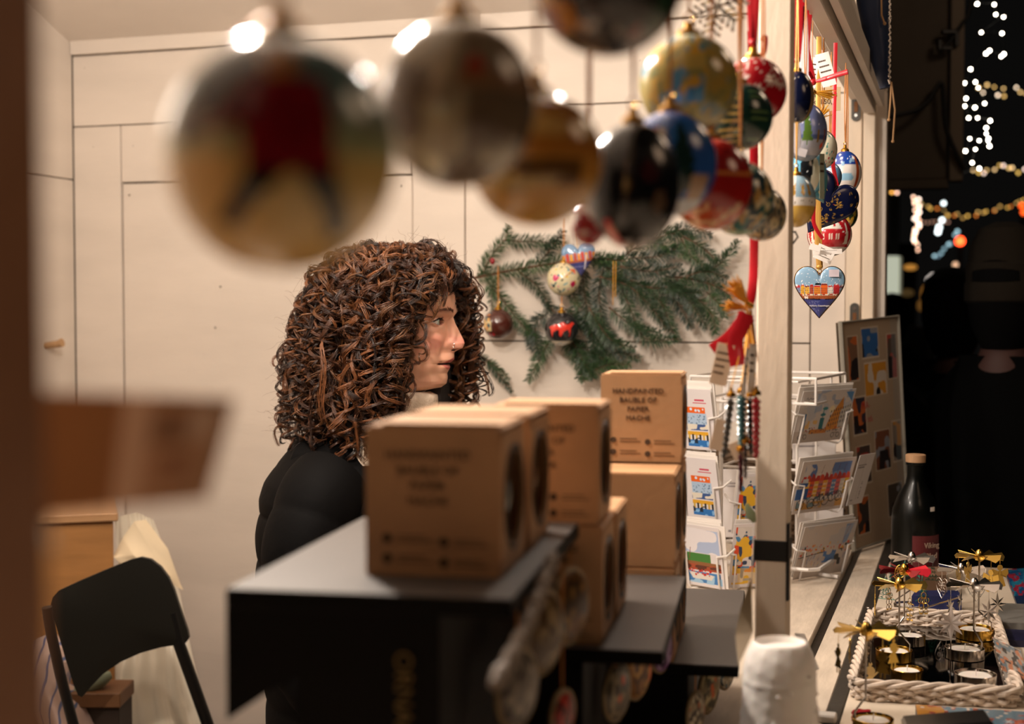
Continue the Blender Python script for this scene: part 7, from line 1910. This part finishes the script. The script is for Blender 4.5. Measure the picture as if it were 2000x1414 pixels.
def cable(name, pts, zc_, r, label):
    P_ = [at(px, py, zc_) for px, py in pts]; A = []
    for i in range(len(P_) - 1):
        p0, p1, p2, p3 = P_[max(i - 1, 0)], P_[i], P_[i + 1], P_[min(i + 2, len(P_) - 1)]
        for k in range(8):
            t = k / 8; A.append(.5 * ((2 * p1) + (p2 - p0) * t + (2 * p0 - 5 * p1 + 4 * p2 - p3) * t * t + (3 * p1 - p0 - 3 * p2 + p3) * t ** 3))
    A.append(P_[-1]); b = MB(); b.tube(A, r, 8)
    o = b.build(name, CB); tag(o, label, 'cable'); return o
zcb = depth_of(on_y(1800, 200, Yp)) - .06
cable('power_cable', [(1700, 230), (1745, 226), (1790, 215), (1815, 195), (1838, 162), (1843, 200), (1848, 250), (1868, 300), (1885, 330)], zcb, .007, 'black cable sagging below the neighbouring dark panel')
cable('power_cable', [(1843, 95), (1860, 76), (1880, 45), (1893, 22), (1905, -60)], zcb, .006, 'black cable running up from the plug coupling')
p = at(1851, 78, zcb); b = MB(); Mq = Matrix.Translation(p) @ Matrix.Rotation(YAW, 4, 'Z')
for (x0, z0, x1, z1) in ((-.03, -.03, -.018, .0), (-.018, -.03, .012, -.018), (-.018, .016, .03, .028), (.018, -.02, .03, .028)): b.box((x0, -.01, z0), (x1, .01, z1), Mq, bev=.002)
tag(b.build('plug_coupling', CB, smooth=False), 'black plug coupling where the cables meet on the dark panel edge', 'plug')
# strings of lights
def bulbs(name, pts, zc_, rad, colr, stren, label, cat='string lights', wire_=True, jitter=0.0, order=True):
    q_ = random.Random(len(pts)); P_ = [at(px, py, zc_ + q_.uniform(-jitter, jitter)) for px, py in pts]
    e = empty(name, tuple(P_[0]), label, cat)
    if wire_ and len(P_) > 1:
        b = MB(); b.tube([p + Vector((0, .004, .004)) for p in P_], .0012 if zc_ < 6 else .004, 4); b.build('cable', CB, e)
    if cat == 'lamp':
        for p in P_: b = MB(); b.tube([p + Vector((0, .01, 0)), Vector((p.x, p.y + .01, -.031))], .02, 6); b.build('lamp_post', CB, e)
    for i, p in enumerate(P_):
        cc = colr[i % len(colr)] if isinstance(colr, list) else colr
        m = mat('glow_' + cc.strip('#') + '_' + str(stren), cc, .4, emit=(cc, stren))
        b = MB(); b.ball(p, rad * q_.uniform(.85, 1.15), 6); b.build('bulb', m, e)
    return e
Z3 = [(1632, 30), (1765, 35), (1777, 113), (1838, 133), (1664, 253), (1825, 260), (1840, 422), (1820, 440), (1728, 395), (1700, 418), (1580, 540), (1533, 648), (1618, 640), (1640, 685), (1690, 807), (1614, 838), (1535, 828), (1545, 768), (1512, 747), (1565, 920), (1635, 920), (1733, 942), (1702, 998), (1703, 1042), (1720, 1080), (1716, 1098), (1728, 1140), (1648, 1097), (1574, 1082), (1540, 1178), (1500, 1175), (1618, 1165), (1593, 1270), (1648, 1315), (1506, 1365)]
bulbs('string_lights', [(1500 + x / 3.994, y / 3.994) for x, y in Z3], 4.6, .0050, '#fff0d8', 14, 'string of warm white bulbs wound down the edge beside the dark panel')
g1 = [(1905 + 6, 172), (1928, 166), (1942, 170), (1960, 173), (1920, 181), (1949, 186), (1961, 188), (1985, 171), (1993, 180), (2005, 184), (1912, 171), (2020, 176)]
bulbs('string_lights', sorted(g1), 14.0, .012, ['#d9b070', '#c9a05c', '#ffe0c0'], 4, 'upper blurred garland of golden lights at the right edge')
q = random.Random(5); g2 = [(1900 + k * 10 + q.uniform(-3, 3), 330 + 4 * math.sin(k * .8) + q.uniform(-5, 5)) for k in range(13)]
bulbs('string_lights', g2, 14.0, .013, ['#e0b880', '#c8a050', '#f0d0c0', '#d0a868'], 3.4, 'second blurred garland of golden lights, below the wound string')
g3 = [(1790 + q.uniform(-6, 6), 385 + k * 4.2) for k in range(19)] + [(1790 + q.uniform(-6, 6), 468 + k * 5) for k in range(5)] + [(1778, 503)]
bulbs('string_lights', g3, 13.0, .014, ['#ffd0b0', '#ffe4d0', '#f0b898'], 4.5, 'vertical blurred column of pinkish white lights far down the street')
g4 = [(1801 + k * 9.2 + q.uniform(-5, 5), 400 + 22 * math.sin(min(1, k / 9) * math.pi / 2) - max(0, k - 9) * 2.2 + q.uniform(-4, 4)) for k in range(23)]
bulbs('string_lights', g4, 15.0, .012, ['#c09a58', '#b08848', '#d8a850', '#c8702c'], 3, 'long blurred garland of amber lights sagging across the street')
g5 = [(1804 + k * 8, 434 + q.uniform(-1, 1)) for k in range(7)]
bulbs('string_lights', g5, 16.0, .011, ['#a87c68', '#b88a70'], 2, 'short dim row of rosy lights under the amber garland')
g6 = [(1843, 397), (1840, 430), (1834, 444), (1832, 453)]
bulbs('string_lights', g6, 12.0, .019, ['#e8f4f4', '#f4ffff'], 4, 'four big cold white lights left in the street')
g7 = [(1870, 452), (1865, 459), (1858, 476), (1853, 477), (1844, 486), (1832, 500), (1825, 500), (1838, 495)]
bulbs('string_lights', g7, 12.5, .015, ['#88a8b0', '#6c8890', '#405058'], 3, 'dim bluish lights running down to the left of the red lamp')
bulbs('signal_lamp', [(1875, 471)], 12.0, .034, ['#ff4a20'], 7, 'bright red round lamp in the street', 'lamp', wire_=False)
bulbs('signal_lamp', [(1996, 402), (1999, 415)], 13.0, .030, ['#ff5a1c'], 2.5, 'orange red lamps cut by the right picture edge', 'lamp', wire_=False)
bulbs('street_lamp', [(1866, 517)], 12.0, .020, ['#a88468'], 3, 'single dim beige lamp below the red one', 'lamp', wire_=False)
bulbs('street_lamp', [(1752, 377), (1742, 376)], 10.0, .014, ['#d8a890', '#c88c3c'], 5, 'small pair of pinkish lamps near the corner post top', 'lamp', wire_=False)
bulbs('street_lamp', [(1815, 546), (1822, 540)], 9.0, .026, ['#b8aca4'], 1.6, 'pale blurred lamp above the dark crowd', 'lamp', wire_=False)
# lit tent and warm stall fronts far off
def panel_px(name, x0, y0, x1, y1, zc_, m, label, cat, depth_=.3):
    p0 = at(x0, y1, zc_); p1 = at(x1, y0, zc_); Mz = Matrix.Translation(p0) @ Matrix.Rotation(YAW, 4, 'Z')
    b = MB(); b.box((0, 0, 0), ((x1 - x0) * zc_ / FPX, depth_, p1.z - p0.z), Mz, bev=.01); o = b.build(name, m, smooth=False); tag(o, label, cat); return o
e = empty('lit_tent', tuple(at(1735, 620, 9)), 'glowing white market tent behind the corner post', 'tent')
for i, (x0, x1, cc, st) in enumerate(((1703, 1727, '#e8eee0', .95), (1727, 1757, '#d4d8c0', .65), (1757, 1762, '#8a8670', .3))):
    o = panel_px('tent_wall', x0, 500, x1, 612, 9.0, mat('lit_canvas_%d' % i, cc, .8, emit=(cc, st)), None, None); parent(o, e)
skirt = panel_px('tent_skirt', 1703, 612, 1762, 612 + .001, 9.0, mat('dark_canvas', '#15140f', .9), None, None)
pA, pB = at(1703, 612, 9.0), at(1762, 612, 9.0)
bpy.data.objects.remove(skirt)
b = MB(); b.box((0, .01, -.03), ((1762 - 1703) * 9.0 / FPX, .29, pA.z - .005), Matrix.Translation((pA.x, pA.y, 0)) @ Matrix.Rotation(YAW, 4, 'Z')); b.build('tent_skirt', mat('dark_canvas', '#15140f', .9), e, smooth=False)
pA = at(1766, 620, 9.7); e = empty('market_stall', (pA.x, pA.y, 0), 'dim far market stall with amber lanterns between the tent and the crowd', 'stall')
b = MB(); b.box((0, .15, -.03), (.26, .9, at(1764, 640, 9.7).z), Matrix.Translation((pA.x, pA.y, 0)) @ Matrix.Rotation(YAW, 4, 'Z')); b.box((-.02, .7, 1.3), (.28, .9, 1.95), Matrix.Translation((pA.x, pA.y, 0)) @ Matrix.Rotation(YAW, 4, 'Z')); b.build('booth', mat('dark_stall_wood', '#120d09', .9), e, smooth=False)
def blob(px, py, w_, h_, cc, st, zc_=9.7):
    p = at(px, py, zc_); b = MB(); b.ball(p, 1, 8, (w_ * zc_ / FPX / 2, .05, h_ * zc_ / FPX / 2)); b.build('lantern_shade', mat('lantern_' + cc.strip('#'), cc, .6, emit=(cc, st)), e)
blob(1778, 522, 26, 12, '#c98a3c', .7); blob(1806, 575, 16, 36, '#a8702c', .4); blob(1798, 597, 14, 22, '#9a6a30', .3); blob(1772, 572, 26, 16, '#7a6038', .2)
# visitors in dark clothes
DKC = mat('black_wool_coat', '#040404', 1.0, spec=.1); DKS = mat('darkened_skin', '#3e221b', .7); BEAN = mat('dark_grey_beanie', '#221d17', 1.0, spec=.1, bump=.6, bscale=120); DKH = mat('black_hair', '#050404', .9, spec=.1)  # skin colour lowered so the visitors look unlit at night
def visitor(px, py, zc_, look, label, sc=1.0, hat=True):
    """px,py: middle of the head in the picture"""
    c0 = at(px, py, zc_); h0 = c0.z; e = empty('person', (c0.x, c0.y, 0), label, 'person')
    M = Matrix.Translation((c0.x, c0.y, 0)) @ Matrix.Rotation(look, 4, 'Z')
    n_ = 40; nrows_ = [(h0 + .125 * sc, .004, .004, -.01), (h0 + .115 * sc, .04, .035, -.01), (h0 + .08 * sc, .083, .064, -.008), (h0 + .03 * sc, .096, .074, -.004), (h0 - .02 * sc, .094, .072, 0), (h0 - .07 * sc, .082, .062, .008), (h0 - .11 * sc, .062, .046, .018), (h0 - .13 * sc, .055, .05, -.005), (h0 - .17 * sc, .058, .062, -.02),
              (h0 - .21 * sc, .060, .085, -.01), (h0 - .25 * sc, .075, .12, -.01), (h0 - .40 * sc, .09, .14, 0), (h0 - .62 * sc, .08, .13, 0), (h0 - .75 * sc, .08, .13, 0), (h0 - .85 * sc, .07, .11, 0)]
    V = []
    for (z, rx_, ry_, cx_) in nrows_:
        for k in range(n_):
            a = 2 * math.pi * k / n_; x = cx_ + rx_ * math.cos(a); y = ry_ * math.sin(a)
            if abs(z - (h0 - .02 * sc)) < .02 and abs(a if a < 3.2 else a - 2 * math.pi) < .12: x += .022
            V.append((x, y, z))
    A = np.array(M); V = np.array(V) @ A[:3, :3].T + A[:3, 3]
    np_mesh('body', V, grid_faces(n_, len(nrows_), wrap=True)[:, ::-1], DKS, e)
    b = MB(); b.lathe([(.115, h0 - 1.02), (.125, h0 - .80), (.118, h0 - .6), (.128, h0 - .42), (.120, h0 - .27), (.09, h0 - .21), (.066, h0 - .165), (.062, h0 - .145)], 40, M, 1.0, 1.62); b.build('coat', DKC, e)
    for s in (-1, 1):
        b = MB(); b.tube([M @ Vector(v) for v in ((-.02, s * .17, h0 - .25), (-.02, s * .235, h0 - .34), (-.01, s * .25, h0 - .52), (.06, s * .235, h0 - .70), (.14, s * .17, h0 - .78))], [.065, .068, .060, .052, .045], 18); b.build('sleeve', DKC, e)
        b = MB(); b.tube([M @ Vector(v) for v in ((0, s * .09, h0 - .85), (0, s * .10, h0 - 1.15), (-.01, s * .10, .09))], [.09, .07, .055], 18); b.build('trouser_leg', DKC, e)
        b = MB(); b.tube([M @ Vector(v) for v in ((-.03, s * .10, .10), (-.02, s * .10, .045), (.06, s * .10, .04), (.16, s * .10, .032))], [.05, .05, .045, .03], 14); b.build('boot', BLACKM, e)
    if hat:
        b = MB(); b.lathe([(.100, h0 - .025), (.108, h0 - .018), (.108, h0 + .02), (.104, h0 + .026), (.106, h0 + .065), (.100, h0 + .07), (.094, h0 + .11), (.07, h0 + .148), (.03, h0 + .163), (0, h0 + .165)], 36, M, 1.0, .82); b.build('beanie', BEAN, e)
    if True:
        k_ = .97 if hat else 1.0
        b = MB(); b.lathe([(.060, h0 - .13), (.088, h0 - .08), (.104 * k_, h0 - .02), (.106 * k_, h0 + .05), (.090 * k_, h0 + .100), (.05, h0 + .130), (0, h0 + .138)], 36, M @ Matrix.Translation((-.018 if not hat else -.004, 0, 0)), 1.0, .84 if not hat else .80); b.build('hair', DKH, e)
    return e
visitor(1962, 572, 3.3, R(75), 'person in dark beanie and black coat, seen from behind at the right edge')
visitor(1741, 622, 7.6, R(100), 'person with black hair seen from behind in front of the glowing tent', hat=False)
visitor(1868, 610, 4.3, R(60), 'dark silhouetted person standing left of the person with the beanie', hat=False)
